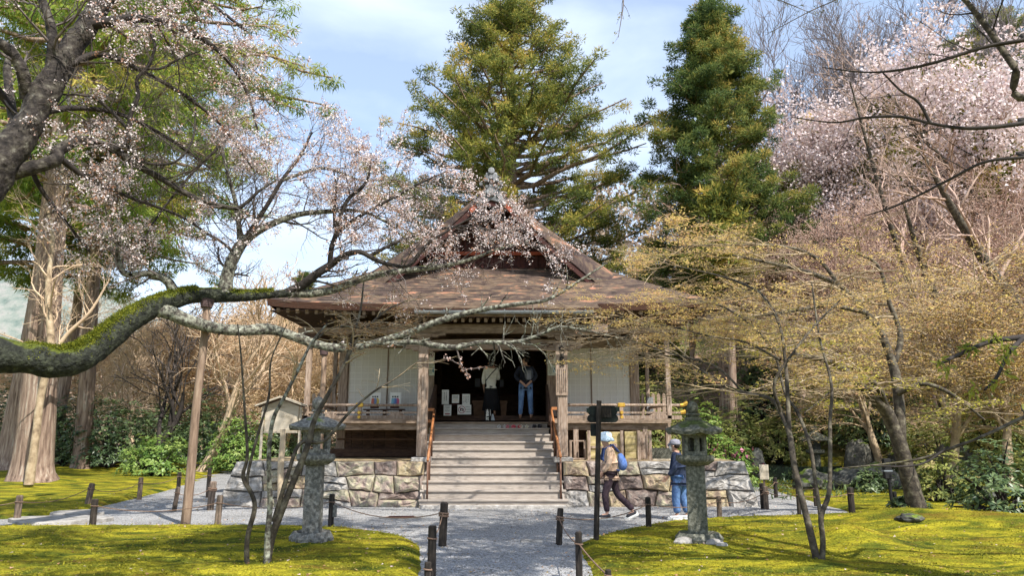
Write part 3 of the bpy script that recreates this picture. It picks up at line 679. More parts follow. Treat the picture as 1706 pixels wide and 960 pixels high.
# gable: verge band, barge boards, gable wall
for sgn in (-1, 1):
    R1, R2, R3, R4 = [], [], [], []
    nV = 14
    for k in range(nV + 1):
        f_ = k / nV; x = (GW + .42) * (1 - f_) + 0.05; z = zp(EW - x) if x <= EW else ZE
        dr = 0.16 + 0.34 * math.sin(min(1, (1 - f_) * 1.3 + .12) * 1.57) * (0.4 + .6 * (1 - f_))
        dr = 0.16 + 0.40 * (1 - f_)
        xi = max(0.0, x - dr * 0.72); X_ = RX + sgn * x
        R1.append((X_, GY - .25, z + .03)); R2.append((RX + sgn * (x - (x - xi) * .35), GY - .62, z - dr * .18)); R3.append((RX + sgn * (x - (x - xi) * .8), GY - .9, z - dr * .62))
        R4.append((RX + sgn * xi, GY - .98, z - dr))
    mb = MB(); mb.loft([R1, R2, R3, R4], cap=False, closed=False); v_ = mb.obj('verge', M_SHAKE, roof, smooth=True)
    R5 = [(x - sgn * .02, y + .03, z) for x, y, z in R4]; R6 = [(RX + (x - RX) * 1.0 - sgn * .07 * (k / nV < .97), y + .02, z - .14) for k, (x, y, z) in enumerate(R4)]
    R7 = [(x, y + .09, z) for x, y, z in R6]; R8 = [(x, y + .09, z) for x, y, z in R5]
    mb = MB(); mb.loft([R5, R6, R7, R8, R5], cap=False, closed=False); mb.obj('barge_board', M_REDD, roof)
    mb = MB(); q_ = int(nV * .84)
    mb.loft([[(p[0], p[1] - .02, p[2] + .012) for p in R5[q_:]], [(p[0], p[1] - .03, p[2] + .03) for p in R6[q_:]]], cap=False, closed=False); mb.obj('lit_barge_tip', M_RED, roof)  # brighter red at the apex paints sunlight onto the barge boards
mb = MB(); mb.add([(RX - GW, GY - .02, ZG - .02), (RX + GW, GY - .02, ZG - .02), (RX, GY - .02, ZA - .05)], [(0, 1, 2)])
gw = mb.obj('gable_wall', M_REDD, T)
for k in range(-9, 10):
    x = k * .25; zt = zp(EW - abs(x)) - .25
    if zt > ZG + .1: MB().box(RX + x - .035, RX + x + .035, GY - .07, GY - .025, ZG, zt).obj('gable_slat', M_REDD, gw)
for zq in (.35, .8, 1.25):
    hw = GW * (1 - zq / (ZA - ZG)) * .9; MB().box(RX - hw, RX + hw, GY - .13, GY - .075, ZG + zq, ZG + zq + .1).obj('gable_beam', M_RED if zq < .5 else M_REDD, gw)
mb = MB(); mb.add([(RX, GY - .96, ZA - .32), (RX - .16, GY - .97, ZA - .5), (RX - .2, GY - .97, ZA - .8), (RX, GY - .97, ZA - 1.0), (RX + .2, GY - .97, ZA - .8), (RX + .16, GY - .97, ZA - .5)], [(0, 1, 2, 3, 4, 5)])
v0 = list(mb.v); mb.loft([v0, [(x, y + .06, z) for x, y, z in v0]]); mb.obj('gable_pendant', M_REDD, roof)
# ridge with tiles and the ornament at its end
rg_ = MB().box(RX - .16, RX + .16, GY - .85, GYB, ZA - .08, ZA + .22).obj('ridge', M_TILE, roof, bevel=.03)
MB().tube([(RX, GY - .9, ZA + .26), (RX, GYB, ZA + .26)], .09, 8).obj('ridge_cap', M_TILE, rg_)
for k in range(14):
    y = GY - .7 + k * .5
    MB().box(RX - .2, RX + .2, y, y + .06, ZA + .14, ZA + .18).obj('ridge_tile', M_TILE, rg_)
YO = GY - 1.0; zo = PZ(337, YO); hO = PZ(291, YO) - zo; mO = hO / .86
orn = MB().prism([(RX + x * mO, zo + z * mO) for x, z in [(-.42, -.14), (-.50, .05), (-.36, .12), (-.30, .3), (-.18, .42), (-.1, .55), (.1, .55), (.18, .42), (.30, .3), (.36, .12), (.50, .05), (.42, -.14), (.2, -.0), (0, .06), (-.2, 0)]], YO - .02, YO + .12).obj('ridge_end_tile', M_TILE, T, bevel=.015)
for x, z, r in ((-.17, .66, .06), (0, .74, .065), (.17, .66, .06), (-.3, .52, .05), (.3, .52, .05)):
    MB().tube([(RX + x * mO, YO - .16, zo + z * mO), (RX + x * mO, YO + .14, zo + z * mO)], r * mO, 10).obj('round_tile', M_TILE, orn)
MB().tube([(RX, YO - .08, zo + .3 * mO), (RX, YO + .02, zo + .3 * mO)], [.13 * mO, .15 * mO], 12).obj('face_boss', M_TILE, orn, smooth=False)
for s_ in (-1, 1):
    for (bx, bz, br) in ((.22, .2, .08), (.38, .02, .09), (.13, .48, .06)):
        MB().tube([(RX + s_ * bx * mO, YO - .06, zo + bz * mO), (RX + s_ * bx * mO, YO + .02, zo + bz * mO)], [br * .7 * mO, br * mO], 8).obj('scroll_boss', M_TILE, orn)
    # shingled side wings of ridge end
    for k in range(5):
        MB().tube([(RX + s_ * (.12 + k * .11) * mO, YO + .1, zo + (.36 - .1 * k) * mO), (RX + s_ * (.2 + k * .11) * mO, YO + .5, zo + (.34 - .1 * k) * mO)], .06, 6).obj('side_roll_tile', M_TILE, orn)

# rafters under main eaves and canopy
rme = MB().box(-.04, .04, 0, 2.55, -.05, .05).mesh('rafter', M_WOOD)
zr0 = ZE - .2
tilt = math.atan2(zs - ZE + .13, Y_BODY - Y_ME) 
x = RX - EW + .25; 
while x < RX + EW - .2:
    a = (x - RX) / EW
    link('rafter', rme, T, (x, Y_ME + .12, ZE - .19 + up(a) * .8), (tilt, 0, 0)); x += .235
kme = MB().box(-.035, .035, 0, 1.5, -.045, .045).mesh('canopy_rafter', M_WOOD)
x = KX0 + .12; zk0 = PZ(534, Y_KE + .25)
while x < KX1 - .05:
    link('canopy_rafter', kme, T, (x, Y_KE + .22, zk0), (rad(13), 0, 0)); x += .178
MB().box(KX0 + .02, KX1 - .02, Y_KE + .1, Y_KE + .2, PZ(528, Y_KE + .2), PZ(519, Y_KE + .2)).obj('canopy_fascia', M_WOOD, T)
# canopy purlin, lintel, brackets, pillars
za, zb = PZ(556, Y_PIL), PZ(541, Y_PIL)
MB().box(PX(648, 550, Y_PIL), PX(1012, 550, Y_PIL), Y_PIL - .1, Y_PIL + .1, za, zb).obj('canopy_purlin', M_WOOD, T, bevel=.015)
PXL, PXR = PX(704.5, 660, Y_PIL), PX(936.5, 660, Y_PIL); pw = .115
zl0, zl1 = PZ(585, Y_PIL), PZ(569, Y_PIL)
mb = MB(); nb = 16
top = [(PXL + (PXR - PXL) * k / nb, zl1 + .05 * math.sin(math.pi * k / nb)) for k in range(nb + 1)]
bot = [(PXL + (PXR - PXL) * k / nb, zl0 + .035 * math.sin(math.pi * k / nb)) for k in range(nb, -1, -1)]
mb.prism(top + bot, Y_PIL - .09, Y_PIL + .09); lint = mb.obj('canopy_lintel', M_WOOD, T)
for cx, s_ in ((PXL, 1), (PXR, -1)):        # carved swirl on the lintel
    for tt, ln_ in ((0, .42), (1, .3)):
        pts = [(cx + s_ * (.2 + ln_ * q + .05 * math.sin(q * 7)), Y_PIL - .095, zl0 + .12 + .05 * math.sin(q * 6 + tt * 2)) for q in [k / 12 for k in range(13)]]
        MB().tube(pts, .012, 5).obj('carved_swirl', M_WOODD, lint)
for cx, s_ in ((PXL, -1), (PXR, 1)):
    zb0 = PZ(762, Y_PIL)
    pil = MB().box(cx - pw, cx + pw, Y_PIL - pw, Y_PIL + pw, zb0, zl1 + .02).obj('canopy_pillar', M_WOODV, T, bevel=.02)
    MB().box(cx - .22, cx + .22, Y_PIL - .24, Y_PIL + .22, zb0 - .12, zb0 - .002).obj('plinth', SM[0], pil, bevel=.02)
    # nose carving outside pillar
    nose = [(0, .0), (.14, -.0), (.22, .06), (.34, .03), (.42, .1), (.36, .2), (.22, .21), (.1, .24), (0, .22)]
    MB().prism([(cx + s_ * (pw + x * .9), zl0 + z) for x, z in nose], Y_PIL - .07, Y_PIL + .07).obj('carved_nose', M_WOOD, pil)
    # bearing block and boat-shaped bracket
    z1_, z2_ = PZ(568, Y_PIL), PZ(556, Y_PIL) - .003
    hB = z2_ - z1_
    MB().prism([(cx - .11, z1_), (cx + .11, z1_), (cx + .17, z1_ + hB * .45), (cx + .17, z1_ + hB * .8), (cx - .17, z1_ + hB * .8), (cx - .17, z1_ + hB * .45)], Y_PIL - .15, Y_PIL + .15).obj('bearing_block', M_WOOD, pil)
    MB().prism([(cx - .16, z2_ - .09), (cx + .16, z2_ - .09), (cx + .3, z2_ - .1), (cx + .36, z2_ - .06), (cx + .5, z2_ - .05), (cx + .52, z2_ ), (cx - .52, z2_), (cx - .5, z2_ - .05), (cx - .36, z2_ - .06), (cx - .3, z2_ - .1)], Y_PIL - .12, Y_PIL + .12).obj('bracket_arm', M_WOOD, pil)
    # tie beam back to the hall
    MB().box(cx - .07, cx + .07, Y_PIL + .12, Y_BODY - .1, zl1 + .03, zl1 + .19).obj('tie_beam', M_WOODD, pil)

# ---- body
Z_FL = PZ(703, 19.2); ZVB = PZ(708.5, Y_VER); ZVT = PZ(698, Y_VER)
ZVF = ZVT - .02
def tx(x, Y=Y_BODY, y=640): return PX(x, y, Y)
Z_HD = PZ(580, Y_BODY); Z_HD2 = PZ(566, Y_BODY)
# corner pillars and door pillars
for x0, x1 in ((564, 579), (702, 718), (916, 932), (1050, 1065)):
    MB().box(tx(x0), tx(x1), Y_BODY - .02, Y_BODY + .22, Z_PL, zs).obj('hall_pillar', M_WOODV if x0 != 1050 else M_WOODV, T, bevel=.015)
for x0, x1 in ((712, 723), (911, 919)):
    MB().box(tx(x0), tx(x1), Y_BODY - .08, Y_BODY + .1, ZVF, Z_HD).obj('door_frame', M_WOODV, T)
MB().box(tx(560), tx(1070), Y_BODY - .09, Y_BODY + .0 - .025, Z_HD, Z_HD2).obj('head_beam', M_WOOD, T)
MB().box(tx(560), tx(1070), Y_BODY - .07, Y_BODY - .025, Z_HD2 + .25, Z_HD2 + .45).obj('upper_beam', M_WOODD, T)
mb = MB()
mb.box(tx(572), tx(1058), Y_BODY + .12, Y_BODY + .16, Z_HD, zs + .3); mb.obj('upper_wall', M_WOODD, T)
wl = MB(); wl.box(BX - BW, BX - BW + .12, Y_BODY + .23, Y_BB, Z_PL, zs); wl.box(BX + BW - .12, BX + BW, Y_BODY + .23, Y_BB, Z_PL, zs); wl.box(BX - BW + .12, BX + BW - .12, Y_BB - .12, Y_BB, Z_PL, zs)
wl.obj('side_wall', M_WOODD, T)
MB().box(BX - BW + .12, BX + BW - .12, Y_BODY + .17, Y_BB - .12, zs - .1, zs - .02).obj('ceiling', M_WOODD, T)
# sliding screens: four papered screens, thin lattice
def screen(x0, x1):
    xa, xb = tx(x0), tx(x1); z0_, z1_ = ZVF + .04, Z_HD - .004
    sc = MB().box(xa, xb, Y_BODY + .02, Y_BODY + .05, z0_, z1_).obj('sliding_screen', M_PAPER, T)
    fr = M_WOODV
    for a_, b_ in ((xa, xa + .014), (xb - .014, xb)): MB().box(a_, b_, Y_BODY - .0, Y_BODY + .018, z0_ + .1, z1_).obj('screen_stile', fr, sc)
    MB().box(xa, xb, Y_BODY - .003, Y_BODY + .018, z0_, z0_ + .1).obj('screen_rail', fr, sc)
    w_ = (xb - xa) / 6
    mv = MB().box(-.007, .007, -.006, 0, 0, z1_ - z0_ - .1).mesh('lattice_bar', M_LATT)
    mh = MB().box(0, xb - xa - .06, -.005, 0, -.006, .006).mesh('lattice_rung', M_LATT)
    for k in range(1, 6): link('lattice_bar', mv, sc, (xa + w_ * k, Y_BODY + .018, z0_ + .1))
    nr = int((z1_ - z0_) / .165)
    for k in range(1, nr): link('lattice_bar', mh, sc, (xa + .03, Y_BODY + .0185, z0_ + .1 + k * .165))
for a_, b_ in ((580, 645), (645.5, 702), (932, 985), (985.5, 1050)): screen(a_, b_)
# floors
MB().box(BX - BW + .12, BX + BW - .12, Y_BODY - .12, Y_BB - .13, ZVF + .06, ZVF + .12).obj('inner_floor', M_WOODD, T)
MB().box(tx(712), tx(919), Y_BODY - .2, Y_BODY - .12, ZVF + .003, ZVF + .13).obj('door_sill', M_WOODD, T)
VX0, VX1 = PX(508, 700, Y_VER), PX(1118, 700, Y_VER)
stx0, stx1 = PX(713, 720, 18.5), PX(919, 720, 18.5)
nbr = 0
mbd = {}
for seg in ((VX0, stx0 - .02), (stx1 + .02, VX1)):      # floor boards run front to back
    w_ = .24; x = seg[0]
    while x < seg[1] - .05:
        x2 = min(x + w_, seg[1]); MB().box(x + .003, x2 - .003, Y_VER, Y_BODY - .03, ZVF - .05, ZVF).obj('floor_board', M_WOOD, T); x = x2
for s_, xa, xb in ((-1, VX0, BX - BW - .01), (1, BX + BW + .01, VX1)):
    y = Y_BODY
    while y < Y_BB: MB().box(xa, xb, y + .003, y + .297, ZVF - .05, ZVF).obj('floor_board', M_WOOD, T); y += .3
for x0, x1 in ((VX0, stx0 - .05), (stx1 + .05, VX1)):
    MB().box(x0, x1, Y_VER - .03, Y_VER - .003, ZVF - .09, ZVF + .02).obj('veranda_edge', M_WOOD, T)
    MB().box(x0 + .05, x1, Y_VER + .08, Y_VER + .2, PZ(715, Y_VER + .1) - .03, ZVF - .055).obj('veranda_beam', M_WOOD, T, bevel=.01)
for x in (VX0 + .06, PX(1076, 720, Y_VER), VX1 - .06, PX(960, 720, Y_VER)):
    MB().box(x - .06, x + .06, Y_VER + .07, Y_VER + .21, Z_PL, ZVF - .16).obj('floor_post', M_WOODV, T)
for x in [BX - BW + .1 + k * .3 for k in range(int(2 * BW / .3))]:
    if tx(706) < x < tx(925) - .3: continue
    MB().box(x + .004, x + .296, Y_BODY + .0, Y_BODY + .03, Z_PL, ZVF - .06).obj('skirting_board', M_WOODD, T)
MB().box(VX0 + .2, VX1 - .2, Y_BODY - .25, Y_BODY - .12, Z_PL + .02, Z_PL + .22).obj('ground_sill', M_WOODD, T)
MB().box(tx(579), tx(700), Y_VER + 1.0, Y_VER + 1.1, Z_PL + .45, Z_PL + .5).obj('under_rail', M_WOODD, T)
# outer veranda posts and their beam
for x0, x1 in ((508.5, 517), (1109, 1117)):
    xa, xb = PX(x0, 640, Y_VER + .1), PX(x1, 640, Y_VER + .1)
    zt = PZ(562, Y_VER + .1)
    p_ = MB().box(xa, xb, Y_VER + .05, Y_VER + .05 + (xb - xa), ZVF, zt).obj('veranda_post', M_WOODV, T, bevel=.01)
    cx = (xa + xb) / 2
    MB().prism([(cx - .3, zt + .09), (cx - .22, zt + .0), (cx + .22, zt + .0), (cx + .3, zt + .09)], Y_VER + .02, Y_VER + .17).obj('post_bracket', M_WOODD, p_)
ztb = PZ(562, Y_VER + .1)
for x0, x1 in ((498, 700), (942, 1128)):
    MB().box(PX(x0, 560, Y_VER + .1), PX(x1, 560, Y_VER + .1), Y_VER + .0, Y_VER + .19, ztb + .093, ztb + .23).obj('veranda_lintel', M_WOOD, T, bevel=.01)
for s_, xx_ in ((-1, PX(512, 560, Y_VER)), (1, PX(1113, 560, Y_VER))):
    MB().box(xx_ - .08, xx_ + .08, Y_VER + .2, YB - .7, ztb + .093, ztb + .22).obj('side_lintel', M_WOODD, T)
    for yv in (21.5, 24.5, 27.2): MB().box(xx_ - .05, xx_ + .05, yv, yv + .1, ZVF, ztb + .09).obj('veranda_post', M_WOODV, T)
# railings with gilt fittings
def railing(x0, x1, xg, name='railing'):
    r = empty(name, (0, 0, 0)); r.parent = T
    yv = Y_VER + .1; zz = [PZ(675.5, yv), PZ(688, yv), PZ(697, yv)]
    MB().tube([(x0, yv, zz[0]), (x1, yv, zz[0])], .034, 8).obj('top_rail', M_WOODV, r, smooth=True)
    MB().box(x0, x1, yv - .03, yv + .03, zz[1] - .022, zz[1] + .022).obj('middle_rail', M_WOODV, r)
    MB().box(x0, x1, yv - .05, yv + .05, ZVF + .002, zz[2] + .06).obj('bottom_rail', M_WOODV, r)
    zb_ = zz[2] + .06
    g = MB().box(xg - .045, xg + .045, yv - .04, yv + .04, zb_, zz[0] - .03).obj('railing_post', M_WOODV, r)
    MB().box(xg - .09, xg + .09, yv - .055, yv + .055, zz[0] - .045, zz[0] + .055).obj('gilt_cap', M_GOLD, g, bevel=.015)
    for zq in (zz[1], zb_ - .04): MB().tube([(xg, yv - .085, zq), (xg, yv - .04, zq)], [.035, .05], 10).obj('gilt_stud', M_GOLD, g)
    for xk in (x0 + (x1 - x0) * .22, x1 - (x1 - x0) * .2):
        if abs(xk - xg) > .3:
            MB().prism([(xk - .22, zb_ + .001), (xk + .22, zb_ + .001), (xk + .1, zb_ + .07), (xk + .06, zz[1] - .025), (xk - .06, zz[1] - .025), (xk - .1, zb_ + .07)], yv - .035, yv + .035).obj('railing_strut', M_WOODV, r)
    return r
railing(VX0 - .1, PX(700, 676, Y_VER), PX(598, 680, Y_VER))
rr = railing(PX(943, 676, Y_VER), PX(1136, 676, Y_VER), PX(1036, 680, Y_VER))
yv = Y_VER + .1; zt_ = PZ(675.5, yv); xe_ = PX(1136, 676, Y_VER)
MB().tube([(xe_ - .02, yv, zt_), (xe_ + .06, yv, zt_ + .01), (xe_ + .16, yv, zt_ + .06)], [.04, .045, .06], 8).obj('gilt_rail_tip', M_GOLD, rr)
MB().tube([(xe_ - .02, yv, PZ(688, yv)), (xe_ + .1, yv, PZ(688, yv) + .03)], [.04, .055], 8).obj('gilt_rail_tip', M_GOLD, rr)
for s_, xx_ in ((-1, VX0 + .1), (1, VX1 - .1)):          # side railings
    for zq, hh in ((zt_, .03), (PZ(688, yv), .022), (ZVF + .06, .05)):
        MB().box(xx_ - .03, xx_ + .03, yv + .06, YB - .9, zq - hh, zq + hh).obj('side_rail', M_WOODV, T)
# pale pickets closing the side verandas
for x0, x1, Yp in ((520, 563, Y_BODY + .4), (1068, 1112, Y_BODY + .4)):
    n_ = 5
    zt = PZ(655, Yp)
    f = empty('picket_panel', (0, 0, 0)); f.parent = T
    for k in range(n_):
        xa = PX(x0 + (x1 - x0) * k / n_, 660, Yp); xb = PX(x0 + (x1 - x0) * (k + .62) / n_, 660, Yp)
        MB().prism([(xa, ZVF), (xb, ZVF), (xb, zt - .05), ((xa + xb) / 2, zt), (xa, zt - .05)], Yp, Yp + .03).obj('picket', M_WOODV, f)
    MB().box(PX(x0, 660, Yp), PX(x1, 660, Yp), Yp + .035, Yp + .07, ZVF + .3, ZVF + .36).obj('picket_rail', M_WOODV, f)
# ---- staircase
stair = empty('staircase', (0, 0, 0)); stair.parent = T
ys_px = [833.5, 817.5, 802, 788, 774.5, 761.5, 748.5, 736, 724, 713.5, 703.5]
def stair_edges(y): f_ = (y - 724) / (840 - 724); return 712 + (696 - 712) * f_, 918.5 + (949.5 - 918.5) * f_
MB().box(PX(700, 846, 16.5), PX(944, 846, 16.5), 16.5, 17.0, -.03, PZ(843, 16.5)).obj('stone_kerb', SM[0], stair, bevel=.01)
zprev = PZ(843, 16.5)
for i, yp in enumerate(ys_px):
    Yk = 16.56 + .245 * i; z = PZ(yp, Yk); xl, xr = stair_edges(yp); xa, xb = PX(xl, yp, Yk), PX(xr, yp, Yk)
    last = i == 10
    MB().box(xa, xb, Yk, Yk + (.3 if not last else Y_BODY - .2 - Yk), z - .04, z).obj('tread', M_STEP if not last else M_WOOD, stair, bevel=.006)
    MB().box(xa + .02, xb - .02, Yk + .035, Yk + .06, zprev - .0 + .001, z - .041).obj('riser', M_STEP, stair)
    zprev = z
mbs = MB()
for s_ in (0, 1):
    poly = [(16.62, -.02)] + [(16.60, PZ(ys_px[0], 16.56) - .05)] + [(16.56 + .245 * 10, PZ(ys_px[10], 19.0) - .08), (16.56 + .245 * 10, -.02)]
    x = PX(stair_edges(800)[s_], 800, 17.0) + (0.03 if s_ == 0 else -.03); mbs = MB(); mbs.prismx(poly, x - .015, x + .015); mbs.obj('stringer', M_STEP, stair)
# handrails: orange rail and brown posts
def handrail(side):
    r = empty('handrail', (0, 0, 0)); r.parent = T
    px_top, px_bot = ((724, 712), (916, 934))[side]
    A_ = P(px_bot, 762 if side else 775, 16.75) if side else P(712.5, 768, 16.7)
    B_ = P(918, 682, 18.55) if side else P(723.5, 684, 18.5)
    MB().tube([A_, B_], .03, 8).obj('rail', M_COPPER, r, smooth=True)
    ks = [0.02, .33, .66, .98]
    for f_ in ks:
        p_ = A_.lerp(B_, f_); i_ = max(0, int((p_.y - 16.56) / .245)); zf = PZ(ys_px[min(10, i_)], 16.56 + .245 * min(10, i_))
        MB().tube([(p_.x, p_.y, zf), (p_.x, p_.y, p_.z - .0)], .022, 6).obj('handrail_post', M_HRD, r, smooth=True)
    # short gold-brown return rails at top
    s_ = 1 if side else -1
    for dz in (0, -.28): MB().box(min(B_.x, B_.x + s_ * .22), max(B_.x, B_.x + s_ * .22), B_.y - .02, B_.y + .02, B_.z - .02 + dz, B_.z + .05 + dz).obj('return_rail', M_COPPER, r)
handrail(0); handrail(1)
# dark sloping boards beside the top steps
for px0, px1 in ((714, 727), (907, 920)):
    s_ = 1 if px0 < 800 else -1
    a0, a1 = PX(715 if s_ > 0 else 917, 680, 18.9), PX(719 if s_ > 0 else 913, 680, 18.9)
    MB().prismx([(18.6, Z_FL - .1), (20.2, Z_FL - .1), (20.2, Z_FL + 1.0), (20.05, Z_FL + 1.0), (18.6, Z_FL + .32)], min(a0, a1), max(a0, a1)).obj('stair_cheek', M_WOODD, T)
# ================================================================== SMALLER THINGS
BAKE = []
def text(name, s, size, m, parent, loc, rot=(math.pi/2, 0, 0), ext=0.002, vertical=False, sx=1.0):
    cu = bpy.data.curves.new(name, 'FONT'); cu.body = '\n'.join(s) if vertical else s
    cu.size = size; cu.extrude = ext; cu.offset = size * .035; cu.align_x = 'CENTER'; cu.align_y = 'CENTER'; cu.resolution_u = 2
    if vertical: cu.space_line = 1.0
    cu.materials.append(m)
    o = bpy.data.objects.new(name, cu); C.objects.link(o); o.parent = parent; o.location = loc; o.rotation_euler = rot; o.scale = (sx, 1, 1)
    BAKE.append(o); return o
def skin(name, V, E, R, m, parent, sub=2, root=0):
    me = bpy.data.meshes.new(name); me.from_pydata([tuple(v) for v in V], E, []); me.materials.append(m)
    o = bpy.data.objects.new(name, me); C.objects.link(o); o.parent = parent
    md = o.modifiers.new('s', 'SKIN'); md.use_smooth_shade = True
    for i, r in enumerate(R):
        me.skin_vertices[0].data[i].radius = (r, r) if not hasattr(r, '__len__') else r
    me.skin_vertices[0].data[root].use_root = True
    o.modifiers.new('u', 'SUBSURF').levels = sub
    BAKE.append(o); return o
def bake_all():
    dg = bpy.context.evaluated_depsgraph_get()
    for o in BAKE:
        me = bpy.data.meshes.new_from_object(o.evaluated_get(dg))
        me.name = o.name
        if o.type == 'FONT':
            n = bpy.data.objects.new(o.name, me); C.objects.link(n); n.parent = o.parent; n.location = o.location; n.rotation_euler = o.rotation_euler; n.scale = o.scale
            nm = o.name; bpy.data.objects.remove(o); n.name = nm
        else:
            o.modifiers.clear(); o.data = me

# ---- stone lanterns
def hexring(cx, cy, r, z, n=6, rot=0.0, sub=4, corner=0.0, curve=1.0):
    o = []
    for k in range(n):
        a0, a1 = rot + 2 * math.pi * k / n, rot + 2 * math.pi * (k + 1) / n
        p0, p1 = (math.cos(a0), math.sin(a0)), (math.cos(a1), math.sin(a1))
        for j in range(sub):
            f_ = j / sub; c_ = abs(2 * f_ - 1) ** 2
            o.append((cx + r * (p0[0] * (1 - f_) + p1[0] * f_), cy + r * (p0[1] * (1 - f_) + p1[1] * f_), z + corner * c_))
    return o
def stone_lantern(x, yb, spec, m, label, rot):
    g = GP(x, yb, 0.06); Y = g.y; k = TT(yb, Y) / FPX
    z = {q: PZ(v, Y) for q, v in spec.items() if q.startswith('y')}
    r = {q: v * k / 2 for q, v in spec.items() if q.startswith('w')}
    root = empty('stone_lantern', (g.x, Y, hz(g.x, Y)), label=label, cat='stone lantern', group='stone lanterns flanking the gravel path')
    zz = root.location.z
    Z = {q: v - zz for q, v in z.items()}
    mb = MB()                                              # lotus / mound foot
    n = 28
    for f_, (rr0, zz0) in enumerate(((1.0, -.1), (1.04, .03), (.86, .11), (.62, Z['ysb'] + .005))):
        mb.v += [(r['wb'] * rr0 * math.cos(q) * (1 + .07 * math.cos(q * 7 + f_)), r['wb'] * rr0 * math.sin(q) * (1 + .07 * math.cos(q * 7 + f_)), zz0) for q in [2 * math.pi * i / n for i in range(n)]]
    for j in range(3):
        for i in range(n): mb.f.append((j*n+i, j*n+(i+1) % n, (j+1)*n+(i+1) % n, (j+1)*n+i))
    mb.f.append(tuple(3*n+i for i in range(n)))
    mb.obj('lotus_base', m, root, jit=.006)
    sr = r['ws'] * 1.14
    MB().loft([hexring(0, 0, sr * 1.05, Z['ysb'], 4, rot, 3), hexring(0, 0, sr, Z['yst'], 4, rot, 3)]).obj('shaft', m, root, bevel=.008)
    pr = r['wp']; zt, zb_ = Z['ypt'], Z['yst'] + .002; h = zt - zb_
    MB().loft([hexring(0, 0, pr * .68, zb_, 6, rot, 4), hexring(0, 0, pr * .98, zb_ + h * .4, 6, rot, 4), hexring(0, 0, pr * 1.03, zb_ + h * .6, 6, rot, 4), hexring(0, 0, pr * 1.0, zt, 6, rot, 4)]).obj('middle_platform', m, root, bevel=.006)
    # fire box: six corner posts with sill, head and open windows
    fr = r['wf'] * .94; z0, z1 = zt + .002, Z['yrb']
    fb = MB(); hh = z1 - z0
    for q in range(6):
        a0, a1 = rot + math.pi * q / 3, rot + math.pi * (q + 1) / 3
        p0, p1 = Vector((math.cos(a0), math.sin(a0), 0)) * fr, Vector((math.cos(a1), math.sin(a1), 0)) * fr
        i0, i1 = p0 * .72, p1 * .72
        def seg(fa, fb_, za_, zb2):
            A0, A1 = p0.lerp(p1, fa), p0.lerp(p1, fb_); B0, B1 = i0.lerp(i1, fa), i0.lerp(i1, fb_)
            fb.loft([[(*A0.xy, za_), (*A1.xy, za_), (*B1.xy, za_), (*B0.xy, za_)], [(*A0.xy, zb2), (*A1.xy, zb2), (*B1.xy, zb2), (*B0.xy, zb2)]])
        seg(0, .24, z0, z1); seg(.76, 1, z0, z1)
        if q % 3 == 2: seg(.24, .76, z0, z1)
        else: seg(.24, .76, z0, z0 + hh * .2); seg(.24, .76, z1 - hh * .14, z1)
    fb.obj('fire_box', m, root)
    rr0 = r['wr'] * 1.17; z2 = Z['yrt']; h = z2 - z1
    rings = [hexring(0, 0, fr * .9, z1 + .002, 6, rot, 6), hexring(0, 0, rr0 * .96, z1 + h * .02, 6, rot, 6, h * .16), hexring(0, 0, rr0, z1 + h * .22, 6, rot, 6, h * .2),
             hexring(0, 0, rr0 * .82, z1 + h * .5, 6, rot, 6, h * .06), hexring(0, 0, rr0 * .6, z1 + h * .76, 6, rot, 6, 0), hexring(0, 0, rr0 * .4, z1 + h * .94, 6, rot, 6), hexring(0, 0, rr0 * .33, z2, 6, rot, 6)]
    MB().loft(rings).obj('lantern_roof', m, root)
    nr = r['wn']; z3 = Z['ynt']
    def circ(r_, z_): return [(r_ * math.cos(2*math.pi*i/14), r_ * math.sin(2*math.pi*i/14), z_) for i in range(14)]
    hn = z3 - z2
    MB().loft([circ(nr * 1.1, z2 + .001), circ(nr * 1.15, z2 + hn * .4), circ(nr * .7, z2 + hn * .5), circ(nr * .65, z2 + hn * .6), circ(nr * 1.0, z2 + hn * .75), circ(nr * .95, z3)]).obj('neck', m, root)
    R_ = r['wk']; z4 = Z['ykt'] - z3
    MB().loft([circ(R_ * s_, z3 + z4 * h_) for s_, h_ in ((.55, .0), (.85, .12), (1, .38), (.96, .6), (.75, .8), (.4, .93), (.08, 1))]).obj('jewel_finial', m, root, smooth=True)
    return root
stone_lantern(519, 903, dict(ysb=893, yst=775, ypt=757, yrb=718, yrt=695, ynt=683, ykt=661, wb=68, ws=33, wp=71, wf=56, wr=92, wn=22, wk=21), M_GRAN,
              'grey stone lantern on a carved lotus foot, left of the gravel path', rad(47))
stone_lantern(1164, 903, dict(ysb=893, yst=776, ypt=759, yrb=725, yrt=701, ynt=689, ykt=668, wb=74, ws=38, wp=66, wf=46, wr=86, wn=26, wk=20), M_GRAN2,
              'mossy green stone lantern with a dark roof, right of the gravel path', rad(30))
# foot stones of the right lantern
for (x, y, s_) in ((1140, 908, .13), (1190, 910, .11), (1203, 912, .07)):
    g = GP(x, y, .05); z = hz(g.x, g.y)
    rb = MB(); rb.loft([[(s_ * q * 1.1 * math.cos(a) * (1 + .2 * math.sin(3 * a + x)), s_ * q * .8 * math.sin(a), h_ * s_) for a in [2 * math.pi * i / 9 for i in range(9)]] for q, h_ in ((1, -.5), (1.05, .1), (.8, .45), (.3, .6))])
    rb.obj('foot_stone', SM[0], None, loc=(g.x, g.y, z), label={1140: 'pale cobble on the moss at the left foot of the mossy lantern', 1190: 'grey cobble at the right foot of the mossy lantern', 1203: 'smallest cobble in the moss right of the mossy lantern'}[x], cat='stone')

